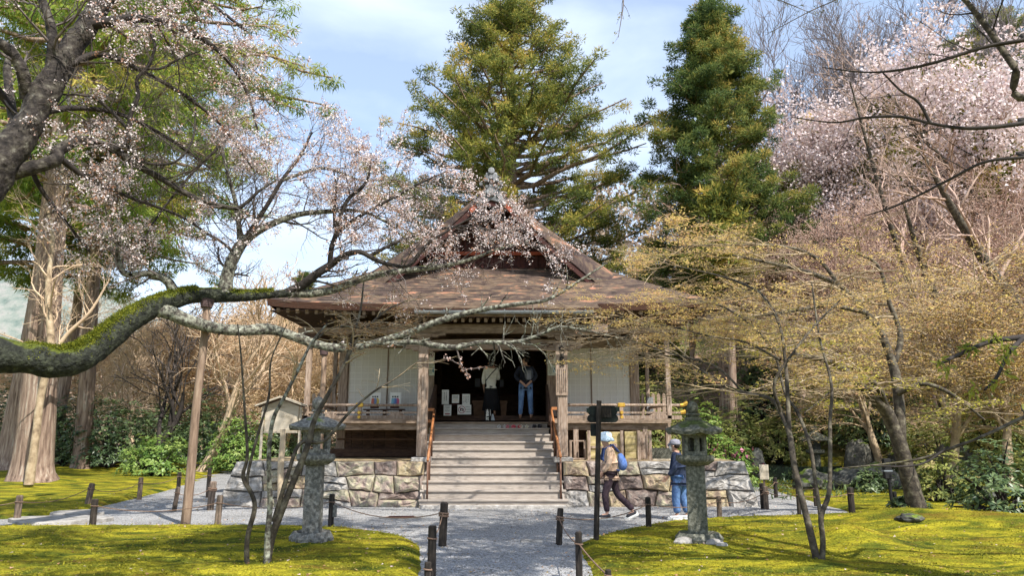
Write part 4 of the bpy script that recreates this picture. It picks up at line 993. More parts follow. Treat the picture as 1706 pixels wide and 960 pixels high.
# ---- rocks near the pond
def rock(x, y, w, h, m, label, seed, z=0.1):
    g = GPT(x, y); k = TT(y, g.y) / FPX; z0 = hz(g.x, g.y)
    W_, H_ = w * k / 2, h * k
    bm = bmesh.new(); bmesh.ops.create_icosphere(bm, subdivisions=3, radius=1)
    for v in bm.verts:
        n_ = mnoise.noise(v.co * 1.3 + Vector((seed, 0, 0))) * .35 + mnoise.noise(v.co * 3.5 + Vector((seed, 5, 0))) * .12
        v.co *= 1 + n_; v.co.x *= W_; v.co.y *= W_ * .8; v.co.z = v.co.z * H_ * .6 + H_ * .32
    me = bpy.data.meshes.new('rock'); bm.to_mesh(me); bm.free(); me.materials.append(m)
    link('garden_rock', me, None, (g.x, g.y, z0), label=label, cat='rock')
M_ROCK = mat('garden_rock', [(0.03, 0.032, 0.028), (0.10, 0.095, 0.08), (0.22, 0.21, 0.17)], scale=4, detail=10, bump=1, bscale=14, mossy=.4)
M_ROCKD = mat('dark_garden_rock', [(0.012, 0.013, 0.012), (0.05, 0.05, 0.045), (0.12, 0.12, 0.10)], scale=4, detail=10, bump=1, bscale=14, mossy=.3)
for a_ in ((1352, 815, 66, 34, M_ROCK, 'rounded mossy rock at the edge of the small pond', 1), (1412, 815, 70, 40, M_ROCKD, 'black rock right of the rounded mossy rock', 2),
           (1462, 815, 78, 46, M_ROCK, 'lichened sloping rock in front of the pointed rock', 3), (1433, 795, 50, 62, M_ROCK, 'pointed grey standing rock behind the black rock', 4),
           (1505, 792, 60, 34, M_ROCKD, 'dark rock beside the mossy maple trunk', 5), (1600, 800, 90, 60, M_ROCK, 'broad grey boulder under the rhododendron at the right', 6),
           (1262, 800, 36, 52, M_ROCKD, 'small dark upright rock at the right end of the stone platform', 7), (1515, 868, 40, 12, M_ROCKD, 'flat dark stone sunk in the moss at the maple foot', 8),
           (1640, 835, 60, 26, M_ROCKD, 'dark low stone in the moss at the far right', 9)):
    rock(*a_)
# pond: a dark sheet of water at the bend
wm = bpy.data.materials.new('pond_water'); wm.use_nodes = True; wb_ = wm.node_tree.nodes['Principled BSDF']; wb_.inputs['Base Color'].default_value = (.02, .03, .02, 1); wb_.inputs['Roughness'].default_value = .08
g = GP(1330, 806)
MB().loft([[(g.x + 2.2 * math.cos(a), g.y + 2 + 2.4 * math.sin(a), z_) for a in [2 * math.pi * i / 24 for i in range(24)]] for z_ in (.0, hz(g.x, g.y + 2) + .1)]).obj('pond_water', wm, kind='structure')
# small old lantern on the slope
Y = 25; gx_ = PX(1361, 790, Y); z_ = hz(gx_, Y)
lo = empty('small_stone_lantern', (gx_, Y, z_), label='small weathered stone lantern among the bushes beyond the pond', cat='stone lantern')
kk = TT(790, Y) / FPX
def circ2(r_, z_, n=10): return [(r_ * math.cos(2*math.pi*i/n), r_ * math.sin(2*math.pi*i/n), z_) for i in range(n)]
MB().loft([circ2(.3, -.2), circ2(.28, .12), circ2(.16, .18), circ2(.15, .72), circ2(.30, .8), circ2(.30, .9)]).obj('pedestal', M_GRAN2, lo)
MB().loft([circ2(.18, .902), circ2(.19, 1.15)]).obj('fire_box', M_ROCKD, lo)
MB().loft([circ2(.2, 1.152, 6), circ2(.5, 1.2, 6), circ2(.46, 1.3, 6), circ2(.15, 1.45, 6), circ2(.1, 1.5, 6), circ2(.12, 1.62, 6), circ2(.02, 1.72, 6)]).obj('lantern_roof', M_GRAN2, lo)

# ---- bollards and ropes
def bollard(x, yt, yb, w=12, m=M_POST, label='', lean=0.0, box=False, wrap=False):
    g = GP(x, yb, 0.03); k = TT(yb, g.y) / FPX; h = (yb - yt) * k * 1.03; r = w * k / 2
    z0 = hz(g.x, g.y); z0 = max(z0, 0) if abs(z0) < .3 else z0
    root = empty('rope_post', (g.x, g.y, z0), label=label, cat='post', group='low wooden rope posts along the path'); root.rotation_euler = (0, lean, 0)
    MB().tube([(0, 0, -.1), (0, 0, h * .3), (0, 0, h - r * .25), (0, 0, h)], [r, r * .96, r * .95, r * .75], 10).obj('post', m, root)
    a = [(r * 1.06 * math.cos(q), r * 1.06 * math.sin(q), h * .74 + .012 * math.sin(q * .5)) for q in [i * math.pi / 6 for i in range(13)]]
    MB().tube(a, .009 if not wrap else .016, 6, cap=False).obj('rope_knot', M_ROPE, root)
    if wrap: MB().tube([(p[0], p[1], p[2] - .035) for p in a], .015, 6, cap=False).obj('rope_knot', M_ROPE, root)
    if box: MB().box(r * .6, r * .6 + .06, -.04, .03, .16, .36).obj('socket_box', M_GRAN, root, bevel=.006)
    return Vector((g.x, g.y, z0 + h * .76))
def rope(a, b, sag=.06, r=.008, label=''):
    a, b = Vector(a), Vector(b); pts = []
    for i in range(11):
        f_ = i / 10; p = a.lerp(b, f_); p.z -= sag * 4 * f_ * (1 - f_); p.z = max(p.z, hz(p.x, p.y) + .012); pts.append(p)
    MB().tube(pts, r, 6).obj('barrier_rope', M_ROPE, smooth=True, label=label, cat='rope', group='ropes strung between the low posts')
B_ = {}
for key, args in {
    'a': (28, 826, 868, 11, M_POSTG, 'grey rope post, leftmost of all the posts, in bright moss'),
    'b': (146, 811, 843, 10, M_POSTG, 'leaning grey post on the moss behind the short black post', .12),
    'c': (154, 832, 876, 11, M_POST, 'short black post at the gravel edge left of the tall prop pole'),
    'd': (232, 796, 831, 8, M_POSTG, 'thin brown post on the moss bank beyond the gravel bend'),
    'e': (297, 787, 815, 7, M_POST, 'dark thin post at the moss edge behind the prop pole'),
    'f': (290, 812, 850, 8, M_POSTG, 'pale brown post just left of the tall prop pole', .1),
    'g': (346, 781, 828, 7, M_POST, 'farthest thin post left of the platform corner'),
    'h': (350, 803, 848, 12, M_POSTG, 'thick brown post wrapped with rope by the platform corner', .05, False, True),
    'i': (362, 826, 876, 11, M_POSTG, 'dark topped grey post standing before the platform corner', .03),
    'j': (551, 824, 875, 10, M_POST, 'black post with a grey socket box right of the left lantern', 0, True),
    'k': (737, 839, 907, 14, M_POST, 'black rope wrapped post on the left edge of the path, nearer the steps', .03, False, True),
    'l': (719, 878, 958, 15, M_POST, 'tall black post at the left edge of the path in the foreground'),
    'n': (931, 848, 905, 11, M_POST, 'black rope wrapped post on the right edge of the path, nearer the steps', .06, False, True),
    'o': (965, 888, 965, 12, M_POST, 'tall black post at the right edge of the path in the foreground'),
    'p': (1081, 836, 882, 10, M_POST, 'dark post between the walker and the mossy lantern'),
    'q': (1199, 827, 862, 9, M_POSTG, 'brown post just right of the mossy lantern'),
    'r': (1271, 806, 846, 8, M_POST, 'black post of a close pair at the right platform corner'),
    's': (1277, 811, 847, 9, M_POSTG, 'grey post of a close pair at the right platform corner', 0, False, True),
    't': (1293, 796, 828, 7, M_POST, 'thin black post beyond the close pair of posts'),
    'u': (1332, 822, 862, 7, M_POST, 'black post behind the slender forked maple trunk'),
    'v': (1359, 806, 842, 6, M_POST, 'thin dark post at the far moss edge behind the forked trunk'),
    'w': (1420, 820, 860, 11, M_POST, 'stout black post on the moss right of the gravel tip')}.items():
    B_[key] = bollard(*args)
g = GP(714, 962, .05); B_['l2'] = bollard(712, 936, 985, 12, M_POST, 'short black post cut by the bottom edge beside the left path post')
B_['o2'] = bollard(1014, 950, 990, 11, M_POST, 'low black post at the bottom edge right of the path')
for a_, b_, s_, lb in (('a', 'b', .12, 'rope from the leftmost post to the leaning grey post'), ('b', 'd', .14, 'rope from the leaning grey post to the thin brown post'),
                       ('d', 'e', .1, 'rope running behind the prop pole to the dark thin post'), ('e', 'g', .1, 'rope between the two farthest left posts'),
                       ('f', 'h', .10, 'thick rope passing behind the tall prop pole'), ('c', 'i', .12, 'slack rope low over the gravel left of the platform'),
                       ('i', 'j', .10, 'rope from the platform corner post to the socket box post'), ('j', 'k', .16, 'long rope left of the steps'), ('k', 'l', .07, 'pale rope between the two left path posts'),
                       ('n', 'p', .12, 'rope passing in front of the walker'), ('n', 'o', .07, 'pale rope between the two right path posts'), ('p', 'q', .08, 'rope passing behind the mossy lantern'),
                       ('q', 's', .1, 'rope between the brown post and the grey paired post'), ('s', 'u', .05, 'rope across the gravel right of the platform'), ('o', 'o2', .02, 'rope running down from the right foreground post'),
                       ('u', 'w', .06, 'rope from the black post to the stout black post'), ('r', 't', .05, 'rope at the right bend of the path'), ('t', 'v', .07, 'farthest rope along the right moss bank')):
    rope(B_[a_], B_[b_], s_, label=lb)
rope((-10.4, B_['a'].y - .3, B_['a'].z), B_['a'], .08, label='rope leaving the frame left of the leftmost post')

# ---- prop poles under the cherry limbs
def pole(x0, y0, x1, y1, w, m, label, Y=None, Yt=None, cup=True, name='prop_pole', cat='pole'):
    g = GP(x0, y0, 0) if Y is None else P(x0, y0, Y); top = P(x1, y1, Yt or g.y); k = TT(y0, g.y) / FPX; r = w * k / 2
    g.z = hz(g.x, g.y) if Y is None else g.z
    root = empty(name, g, label=label, cat=cat); d = top - g
    pts = [d * f_ + Vector((.012 * math.sin(f_ * 9), 0, 0)) for f_ in [i / 9 for i in range(10)]]; pts[0] -= Vector((0, 0, .1))
    MB().tube(pts, [r * (1 - .22 * i / 9) for i in range(10)], 12).obj('pole', m, root, smooth=True)
    if cup:
        MB().tube([d + Vector((0, -.02, -.06)), d + Vector((0, 0, .09))], [r * 1.2, r * 1.5], 10).obj('padding', mat('pole_padding', [(0.05, 0.03, 0.03), (0.12, 0.08, 0.075)], bump=.6, bscale=50), root)
    return top
pole(308, 876, 345, 508, 16, M_POLE, 'tall round wooden pole propping the mossy cherry limb', Yt=13.55)
pole(529, 842, 540, 588, 11, M_POLE, 'thin pole behind the left lantern propping the lower cherry limb')
pole(466, 846, 471, 716, 12, mat('fresh_wood', [(0.38, 0.29, 0.19), (0.52, 0.42, 0.29)], scale=4, stretch=(4, 4, .6), bump=.2), 'pale square post standing against the stone platform left of the lantern', cup=False)

# ---- roofed notice board (seen from behind)
Yb = 18.3
nb_ = empty('notice_board', (PX(470, 770, Yb), Yb, Z_PL), label='small roofed wooden notice board, blank side facing, on the left end of the platform', cat='notice board')
def rel(p): return Vector(p) - nb_.location
M_PALE = mat('pale_board_wood', [(0.30, 0.25, 0.18), (0.46, 0.40, 0.31), (0.54, 0.48, 0.39)], scale=3, stretch=(.8, 1, 3), bump=.2, objrand=.06)
a, b = rel(P(440, 722, Yb)), rel(P(499, 669, Yb)); pk = rel(P(470, 667, Yb))
MB().prism([(a.x, a.z), (b.x, a.z), (b.x, b.z - .06), (pk.x, pk.z + .02), (a.x, b.z - .06)], -.02, .02).obj('board', M_PALE, nb_)
for x in (437, 500): q = rel(P(x, 722, Yb)); MB().box(q.x - .03, q.x + .03, -.055, -.025, -.0, b.z - .05).obj('leg', M_PALE, nb_)
for s_ in (-1, 1):
    e = rel(P(429 if s_ < 0 else 511, 678, Yb)); 
    MB().prism([(pk.x, pk.z + .05), (e.x, e.z), (e.x, e.z + .035), (pk.x, pk.z + .095)], -.2, .14).obj('roof_plank', M_PALE, nb_)
    MB().prism([(pk.x, pk.z + .015), (e.x + .05 * -s_, e.z - .03), (e.x + .05 * -s_, e.z - .001), (pk.x, pk.z + .049)], -.08, .04).obj('rafter', M_WOODD, nb_)
MB().box(a.x, b.x, -.06, -.022, a.z + .0, a.z + .04).obj('rail', M_PALE, nb_)

# ---- dark two-lobed sign on a post
g = GP(993, 905, .03); sg = empty('sign_post', (g.x, g.y, hz(g.x, g.y)), label='thin black post carrying a dark two lobed sign, right of the path', cat='sign')
top = P(998, 668, g.y) - sg.location
MB().tube([(0, 0, -.1), (top.x, 0, top.z)], [.042, .038], 8).obj('post', M_POST, sg)
c1 = P(1004, 686, g.y + .05) - sg.location; kk = TT(690, g.y) / FPX
def lobe(cx, cz, w, h, y0, y1, m, name, n=10):
    poly = []
    for sx_ in (1, -1):
        for i in range(n + 1):
            q = -math.pi / 2 + math.pi * i / n
            if sx_ > 0: poly.append((cx + w / 2 - h / 2 + h / 2 * math.cos(q), cz + h / 2 * math.sin(q)))
            else: poly.append((cx - w / 2 + h / 2 - h / 2 * math.cos(q), cz - h / 2 * math.sin(q)))
    MB().prism(poly, y0, y1).obj(name, m, sg)
M_SIGN = mat('sooty_green_sign', [(0.006, 0.007, 0.007), (0.012, 0.015, 0.013), (0.028, 0.036, 0.03)], scale=9, bump=.2)
lobe(c1.x, c1.z + .01, 50 * kk, 17 * kk, .045, .085, M_SIGN, 'upper_board'); lobe(c1.x, c1.z - .105, 52 * kk, 13 * kk, .05, .09, M_SIGN, 'lower_board')
MB().box(c1.x - 12 * kk, c1.x + 14 * kk, .03, .0445, c1.z - .09, c1.z + .06).obj('back_batten', M_POST, sg)
for k in range(4): MB().cbox((c1.x + (-.22 + k * .15), .042, c1.z + .015 + .02 * (k % 2)), (.05, .004, .07)).obj('paint_patch', mat('dull_green_paint', [(.018, .03, .024), (.035, .05, .04)]), sg)
q = P(991, 716, g.y + .04) - sg.location
MB().box(q.x - .06, q.x + .03, .045, .1, q.z - .1, q.z + .09).obj('small_box', M_SIGN, sg, bevel=.008)

# ---- lamp post at the right
g = GP(1487, 848, .05); lp = empty('garden_lamp', (g.x, g.y, hz(g.x, g.y)), label='slim black garden lamp post by the mossy maple trunk', cat='lamp')
kk = TT(848, g.y) / FPX
MB().tube([(0, 0, -.1), (-2 * kk, 0, 76 * kk)], .035, 8).obj('post', M_INK, lp)
MB().box(-9 * kk, 3 * kk, -.05, .06, 45 * kk, 78 * kk).obj('lamp_head', M_INK, lp, bevel=.01)
MB().box(2.5 * kk, 8 * kk, -.04, .04, 14 * kk, 24 * kk).obj('switch_box', M_INK, lp, bevel=.008)
MB().box(-10 * kk, 4 * kk, -.055, .065, 57 * kk, 59 * kk).obj('band', M_GUT, lp)
g = GP(1276, 847, .0)
sb_ = empty('small_tag_board', (PX(1275, 815, g.y + .1), g.y + .1, .45), label='small pale board fixed above the close pair of posts', cat='sign')
MB().box(-.1, .1, 0, .03, .14, .46).obj('board', M_PALE, sb_, bevel=.005); MB().box(-.02, .02, .03, .06, -.45, .44).obj('stake', M_POSTG, sb_)

# ---- covers in the gravel and slabs at the left
g = GP(668, 864); cv = empty('drain_cover', (g.x, g.y, .012), label='oval rusty drain cover set in the gravel left of the steps', cat='drain cover')
n = 28; MB().loft([[(.42 * math.cos(a_), .26 * math.sin(a_), z_) for a_ in [2*math.pi*i/n for i in range(n)]] for z_ in (-.02, .006)]).obj('rim', SM[0], cv)
MB().loft([[(.3 * math.cos(a_), .17 * math.sin(a_), z_) for a_ in [2*math.pi*i/n for i in range(n)]] for z_ in (.002, .012)]).obj('lid', M_HRD, cv)
for k in range(9): MB().box(-.24, .24, -.13 + k * .03, -.12 + k * .03, .012, .018).obj('grate_bar', M_REDD, cv)
g = GP(886, 903); MB().box(-.17, .17, -.11, .11, -.01, .012).obj('path_plate', SM[0], None, bevel=.004, loc=(g.x, g.y, .008), label='small flat pale plate set in the gravel path', cat='plate')
for (x, y, w, d, lb) in ((70, 870, .55, .3, 'thin dark slab lying at the gravel edge, nearest the leftmost post'), (100, 866, .9, .5, 'large flat pale slab on the gravel between the two left posts'),
                         (127, 855, .5, .35, 'small flat slab against the moss bank behind the large slab')):
    g = GP(x, y, .05); rb = MB(); rb.loft([[(w * q_ * math.cos(a_) * (1 + .12 * math.sin(3 * a_ + x)), d * q_ * math.sin(a_) * (1 + .1 * math.cos(4 * a_)), z_) for a_ in [2*math.pi*i/12 for i in range(12)]] for q_, z_ in ((1, -.05), (1, .05), (.96, .065))])
    rb.obj('stone_slab', SM[0], None, loc=(g.x, g.y, .01), label=lb, cat='slab', jit=.004)

# ---- things around the hall
Yd = Y_BODY - .3
def card(x0, x1, y0, y1, Y, name, label, cat='sign', m=M_WHITE, tilt=0.0, parent=None):
    a, b = P(x0, y1, Y), P(x1, y0, Y)
    o = MB().box(a.x - (a.x + b.x) / 2, b.x - (a.x + b.x) / 2, 0, .02, 0, b.z - a.z).obj(name, m, parent)
    if parent is None:
        e = empty(name + '_stand' if False else name, ((a.x + b.x) / 2, Y, a.z), label=label, cat=cat); o.name = 'panel'; o.parent = e; e.rotation_euler = (tilt, 0, 0); return e, b.x - a.x, b.z - a.z
    o.location = ((a.x + b.x) / 2, Y, a.z); return o, b.x - a.x, b.z - a.z
def nocam(parent, x, z, r, y=-.006):
    """no-photography mark: ring, camera, bar"""
    n = 24; mb = MB()
    for ra, rb_ in ((r, r * .86),):
        for i in range(n):
            a0, a1 = 2*math.pi*i/n, 2*math.pi*(i+1)/n
            mb.add([(x + ra*math.cos(a0), y, z + ra*math.sin(a0)), (x + ra*math.cos(a1), y, z + ra*math.sin(a1)), (x + rb_*math.cos(a1), y, z + rb_*math.sin(a1)), (x + rb_*math.cos(a0), y, z + rb_*math.sin(a0))], [(0,1,2,3)])
    mb.add([(x - r*.66, y, z + r*.6), (x - r*.58, y, z + r*.7), (x + r*.66, y, z - r*.6), (x + r*.58, y, z - r*.7)], [(0,1,2,3)])
    mb.obj('prohibition_mark', M_CRIM, parent)
    mb = MB(); y2 = y + .002; mb.box(x - r*.5, x + r*.5, y2, y2 + .001, z - r*.36, z + r*.3); mb.box(x - r*.2, x + r*.2, y2, y2 + .001, z + r*.3, z + r*.42); mb.obj('camera_mark', M_INK, parent)
    mb = MB(); mb.add([(x + r*.24*math.cos(q), y + .0012, z - r*.03 + r*.24*math.sin(q)) for q in [2*math.pi*i/12 for i in range(12)]], [tuple(range(12))]); mb.obj('lens_mark', M_WHITE, parent)
def lines(parent, x0, x1, z0, z1, n, m=M_INK, vert=True, y=-.005, th=.012, seed=0):
    """columns of tiny illegible writing"""
    rg = random.Random(seed); mb = MB()
    for i in range(n):
        if vert:
            x = x0 + (x1 - x0) * (i + .5) / n; z = z1 - rg.uniform(0, .02)
            while z > z0 + rg.uniform(0, .03):
                h = rg.uniform(.5, 1) * th; mb.box(x - th * .5, x + th * rg.uniform(.2, .5), y, y + .002, z - h, z); z -= th * 1.5
        else:
            z = z1 - (z1 - z0) * (i + .5) / n; x = x0
            while x < x1: h = rg.uniform(.5, 1) * th; mb.box(x, x + h, y, y + .002, z - th * .5, z + th * .4); x += th * 1.5
    return mb.obj('lettering', m, parent)
e, w_, h_ = card(736, 748, 650, 674, 20.05, 'standing_sign', 'tall cream card with two columns of writing inside the doorway'); lines(e, -w_ * .3, w_ * .3, .08, h_ - .06, 2, th=.02, seed=1)
e, w_, h_ = card(753, 765, 658, 672, 20.0, 'standing_sign', 'small cream card on a red stand between two taller cards in the doorway'); lines(e, -w_ * .32, w_ * .32, h_ * .5, h_ * .9, 3, vert=False, th=.018, seed=2)
lines(e, -w_ * .3, w_ * .3, h_ * .15, h_ * .45, 2, mat('orange_ink', [(.5, .2, .03), (.55, .25, .05)]), vert=False, th=.016, seed=3)
MB().box(-w_ * .45, w_ * .45, 0, .1, -.05, -.003).obj('stand', M_REDD, e)
e, w_, h_ = card(770, 783, 657, 675, 20.05, 'standing_sign', 'cream card with four columns of writing, right of the small card'); lines(e, -w_ * .38, w_ * .38, .05, h_ - .05, 4, th=.018, seed=4)
e, w_, h_ = card(739, 752, 675, 693, 19.85, 'standing_sign', 'white card with a red line at its foot, lower left in the doorway'); lines(e, -w_ * .35, w_ * .35, h_ * .35, h_ * .95, 4, vert=False, th=.016, seed=5)
MB().box(-w_ * .33, w_ * .33, -.005, -.002, h_ * .1, h_ * .2).obj('red_line', M_CRIM, e)
e, w_, h_ = card(762, 785, 675, 691, 19.85, 'standing_sign', 'white no photography card on the floor of the doorway'); nocam(e, -w_ * .18, h_ * .5, h_ * .38); lines(e, w_ * .1, w_ * .45, h_ * .15, h_ * .9, 3, vert=False, th=.018, seed=6)
# notices on the two door frames
for x0, x1, lb, lb2 in ((711, 724, 'no photography notice on the left door frame', 'small printed slip below the left no photography notice'), (911, 925.5, 'no photography notice on the right door frame', 'small printed slip below the right no photography notice')):
    e, w_, h_ = card(x0, x1, 583 if x0 < 800 else 586, 607, Y_BODY - .11, 'paper_notice', lb, 'notice'); nocam(e, 0, h_ * .65, w_ * .38); lines(e, -w_ * .35, w_ * .35, h_ * .05, h_ * .32, 3, mat('orange_ink', [(.5, .2, .03), (.55, .25, .05)]), vert=False, th=.012, seed=7)
    e, w_, h_ = card(x0 + 1.5, x1, 608, 626, Y_BODY - .11, 'paper_notice', lb2, 'notice', m=mat('greenish_card', [(.55, .58, .48), (.6, .63, .53)])); lines(e, -w_ * .4, w_ * .1, h_ * .1, h_ * .85, 3, vert=True, th=.012, seed=8)
    MB().box(w_ * .2, w_ * .42, -.004, -.001, h_ * .3, h_ * .7).obj('blue_strip', mat('blue_print', [(.08, .2, .3), (.1, .25, .35)]), e)
# name board on the right canopy pillar
Yn = Y_PIL - pw - .035
e, w_, h_ = card(926.5, 945, 574, 659, Yn, 'name_board', 'long wooden name board with black writing hung on the right canopy pillar', 'sign board', m=M_WOODV)
fl = MB()
for k in range(5):
    a_ = math.pi / 2 + 2 * math.pi * k / 5; cx, cz = .045 * math.cos(a_), h_ - .1 + .045 * math.sin(a_)
    fl.add([(cx + .026 * math.cos(q), -.006, cz + .026 * math.sin(q)) for q in [2*math.pi*i/10 for i in range(10)]], [tuple(range(10))])
fl.obj('flower_crest', M_INK, e)
for i, ch in enumerate('往生極楽院'): text('lettering', ch, .10, M_INK, e, (0.005, -.006, h_ - .19 - i * .078), sx=1.15)
lines(e, -w_ * .42, w_ * .42, .05, h_ - .58, 5, th=.02, seed=9, y=-.006)
# black floor sign with white writing
e, w_, h_ = card(807.5, 818, 682, 701, 19.3, 'floor_sign', 'black standing floor sign with white writing at the top of the steps', m=M_INK)
for i, ch in enumerate('土足厳禁'): text('lettering', ch, .078, M_WHITE, e, (-.012, -.006, h_ - .05 - i * .068))
MB().box(w_ * .36, w_ * .42, -.004, -.001, .12, h_ - .02).obj('white_stripe', M_WHITE, e)
MB().prism([(w_ / 2 + .005, 0), (w_ / 2 + .1, 0), (w_ / 2 + .06, .16), (w_ / 2 + .02, .16)], .02, .1).obj('foot', M_GUT, e)
# offering boxes
for x0, x1, lb in ((788, 808, 'wooden offering box left of the woman inside the hall'), (834, 844, 'narrow wooden box right of the woman inside the hall')):
    Y = 20.95; a, b = P(x0, 690, Y), P(x1, 668, Y); w_ = (b.x - a.x) / 2; cx = (a.x + b.x) / 2; h_ = b.z - ZVF - .12
    e = empty('offering_box', (cx, Y, ZVF + .12), label=lb, cat='box')
    MB().loft([[(-w_ * .82, -.0, 0), (w_ * .82, -.0, 0), (w_ * .82, .35, 0), (-w_ * .82, .35, 0)], [(-w_, -.05, h_ - .07), (w_, -.05, h_ - .07), (w_, .4, h_ - .07), (-w_, .4, h_ - .07)]]).obj('body', mat('box_wood', [(.14, .075, .045), (.22, .13, .08)], bump=.1), e)
    MB().box(-w_ - .02, w_ + .02, -.08, .43, h_ - .07, h_).obj('rim', MATS['box_wood'], e, bevel=.006)
# hanging dark panels deep in the hall
for x0, x1, y0, y1, lb in ((791, 800, 631, 645, 'dim hanging panel in the dark hall left of the woman'), (831, 839, 633, 645, 'dim hanging panel in the dark hall right of the woman')):
    card(x0, x1, y0, y1, 22.0, 'hanging_panel', lb, 'panel', m=mat('dim_panel', [(.10, .10, .12), (.14, .14, .16)]))
e = empty('candle', P(832, 610, 21.5), label='thin white candle standing in the dark hall', cat='candle'); MB().tube([(0, 0, -.12), (0, 0, .05)], .012, 6).obj('wax', M_WHITE, e); MB().tube([(0, 0, -1.3), (0, 0, -.121)], .015, 6).obj('stand', M_INK, e)
# altar mass deep inside
al = empty('altar', (XC(24), 24.2, ZVF + .12), label='dark altar at the back of the hall interior', cat='altar')
MB().box(-1.6, 1.6, -.3, .5, 0, .7).obj('table', M_WOODD, al); MB().box(-1.75, 1.75, -.4, .6, .7, .78).obj('table_top', M_REDD, al)
for x in (-1.5, 1.5): MB().box(x - .06, x + .06, -.3, -.18, .78, 2.2).obj('altar_post', M_WOODD, al)
# shoes on the top step
def shoes(x, Y, z, m, label, s=1.0, strap=True):
    e = empty('footwear', (PX(x, 711, Y), Y, z), label=label, cat='shoes', group='footwear left on the top step')
    for k in (-.5, .5):
        out_ = [(k * .14 + .045 * s * math.cos(q) * (1.0 if math.sin(q) > 0 else .85), .12 * s * math.sin(q)) for q in [2*math.pi*i/12 for i in range(12)]]
        MB().loft([[(x_, y_, z_) for x_, y_ in out_] for z_ in (.002, .03)]).obj('sole', m, e)
        if strap: MB().tube([(k * .14 - .045, .03, .03), (k * .14, .05, .075), (k * .14 + .045, .03, .03)], .012, 6).obj('strap', m, e)
        else: MB().loft([[(x_, y_ * .9, .031) for x_, y_ in out_], [(k * .14 + (x_ - k * .14) * .8, y_ * .7 + .01, .085) for x_, y_ in out_]]).obj('upper', m, e)
zs_ = PZ(713.5, 19.0)
Yt = 16.56 + .245 * 9 + .13; zt9 = PZ(ys_px[9], 16.56 + .245 * 9)
mk = lambda n, c: mat(n, [c, tuple(v * 1.25 for v in c)], bump=0)
shoes(836, Yt, zt9, mk('white_slipper', (.45, .44, .42)), 'first pair of footwear from the left, white edged black slippers', strap=True)
shoes(850, Yt, zt9, mk('pink_slipper', (.5, .1, .13)), 'dark pink slippers beside the white edged pair')
shoes(861, Yt, zt9, mk('red_slipper', (.42, .03, .05)), 'crimson slippers in the middle of the row')
shoes(873, Yt, zt9, mk('cream_slipper', (.55, .5, .38)), 'cream slippers right of the crimson pair')
shoes(895, Yt, zt9, mk('black_shoe', (.02, .02, .025)), 'black shoes at the right end of the row', 1.2, strap=False)
# bench and picture cards on the left veranda
Yq = 19.6
bn = empty('low_bench', (PX(640, 690, Yq), Yq, ZVF), label='low dark bench on the left veranda in front of the papered screens', cat='bench')
hb = PZ(682, Yq) - ZVF; wq = 34 * TT(690, Yq) / FPX
MB().box(-wq, wq, -.12, .14, hb - .03, hb).obj('bench_top', M_WOODD, bn)
for x in (-wq * .8, 0, wq * .8): MB().box(x - .03, x + .03, -.08, .1, 0, hb - .03).obj('leg', M_WOODD, bn)
for x0, x1, lb, cl in ((616, 634, 'framed coloured print on the left of the veranda bench', ((.5, .16, .1), (.15, .25, .45), (.55, .4, .1))), (649, 668, 'framed coloured print on the right of the veranda bench', ((.2, .4, .5), (.12, .2, .45), (.5, .12, .18)))):
    e, w_, h_ = card(x0, x1, 654, 679, Yq + .02, 'picture_print', lb, 'picture', tilt=rad(-8))
    for k, c in enumerate(cl):
        xk = (-.25 + k * .22) * w_
        MB().prism([(xk - .04, h_ * .25), (xk + .045, h_ * .2), (xk + .05, h_ * .5), (xk + .02, h_ * .62), (xk - .03, h_ * .6)], -.004, -.001).obj('painted_shape', mat('print_%s' % ['red', 'blue', 'gold', 'teal', 'navy', 'rose'][k + (3 if x0 > 630 else 0)], [c, c], bump=0), e)
        MB().prism([(xk - .02, h_ * .66), (xk + .02, h_ * .66), (xk + .02, h_ * .76), (xk - .02, h_ * .76)], -.004, -.001).obj('painted_shape', MATS['black_ink'], e)
    MB().box(-w_ * .4, w_ * .4, -.1, -.01, -.03, .06).obj('stand', M_REDD, e)
# shutters and racks stored under the right veranda
M_PLY = mat('yellowed_plank', [(0.27, 0.21, 0.08), (0.42, 0.34, 0.16), (0.5, 0.40, 0.24)], scale=4, stretch=(.7, 1, 4), bump=.2, objrand=.1)  # yellowish plank wood, the boards' own colour
Yu = Y_VER - .45
sh = empty('stored_shutters', (PX(1030, 765, Yu), Yu, Z_PL), label='row of yellowed plank shutters stored under the right veranda', cat='shutters')
def rl2(x, y): p = P(x, y, Yu); return p.x - sh.location.x, p.z - Z_PL
xa, z0 = rl2(978, 764); xb, z1 = rl2(1036, 720)
for k in range(4): MB().box(xa, xb, 0, .03, .04 + (z1 - .04) * k / 4 + .004, .04 + (z1 - .04) * (k + 1) / 4).obj('plank', M_PLY, sh)
xc_, _ = rl2(1062, 764)
for k in range(4): MB().box(xb + .06, xc_, -.04, -.01, .04 + (z1 - .03) * k / 4 + .004, .04 + (z1 - .03) * (k + 1) / 4).obj('plank', M_PLY, sh)
xd, _ = rl2(1078, 764)
for k in range(4): MB().box(xc_ + .06, xd, .0, .03, .03 + (z1 - .03) * k / 4 + .004, .03 + (z1 - .03) * (k + 1) / 4).obj('plank', M_WOODV, sh)
for x in (981, 1036, 1064, 1083): xx_, _ = rl2(x, 760); MB().box(xx_ - .035, xx_ + .035, -.09, -.045, .0, z1 + .03).obj('batten', M_WOODV, sh)
MB().box(xa, xb, -.04, -.005, z1 * .42, z1 * .5).obj('batten', M_WOODV, sh)
rk = empty('wooden_rack', (PX(964, 765, Yu), Yu, Z_PL), label='small open wooden rack beside the right canopy pillar', cat='rack')
wr_ = 12 * TT(750, Yu) / FPX; hr_ = PZ(734, Yu) - Z_PL
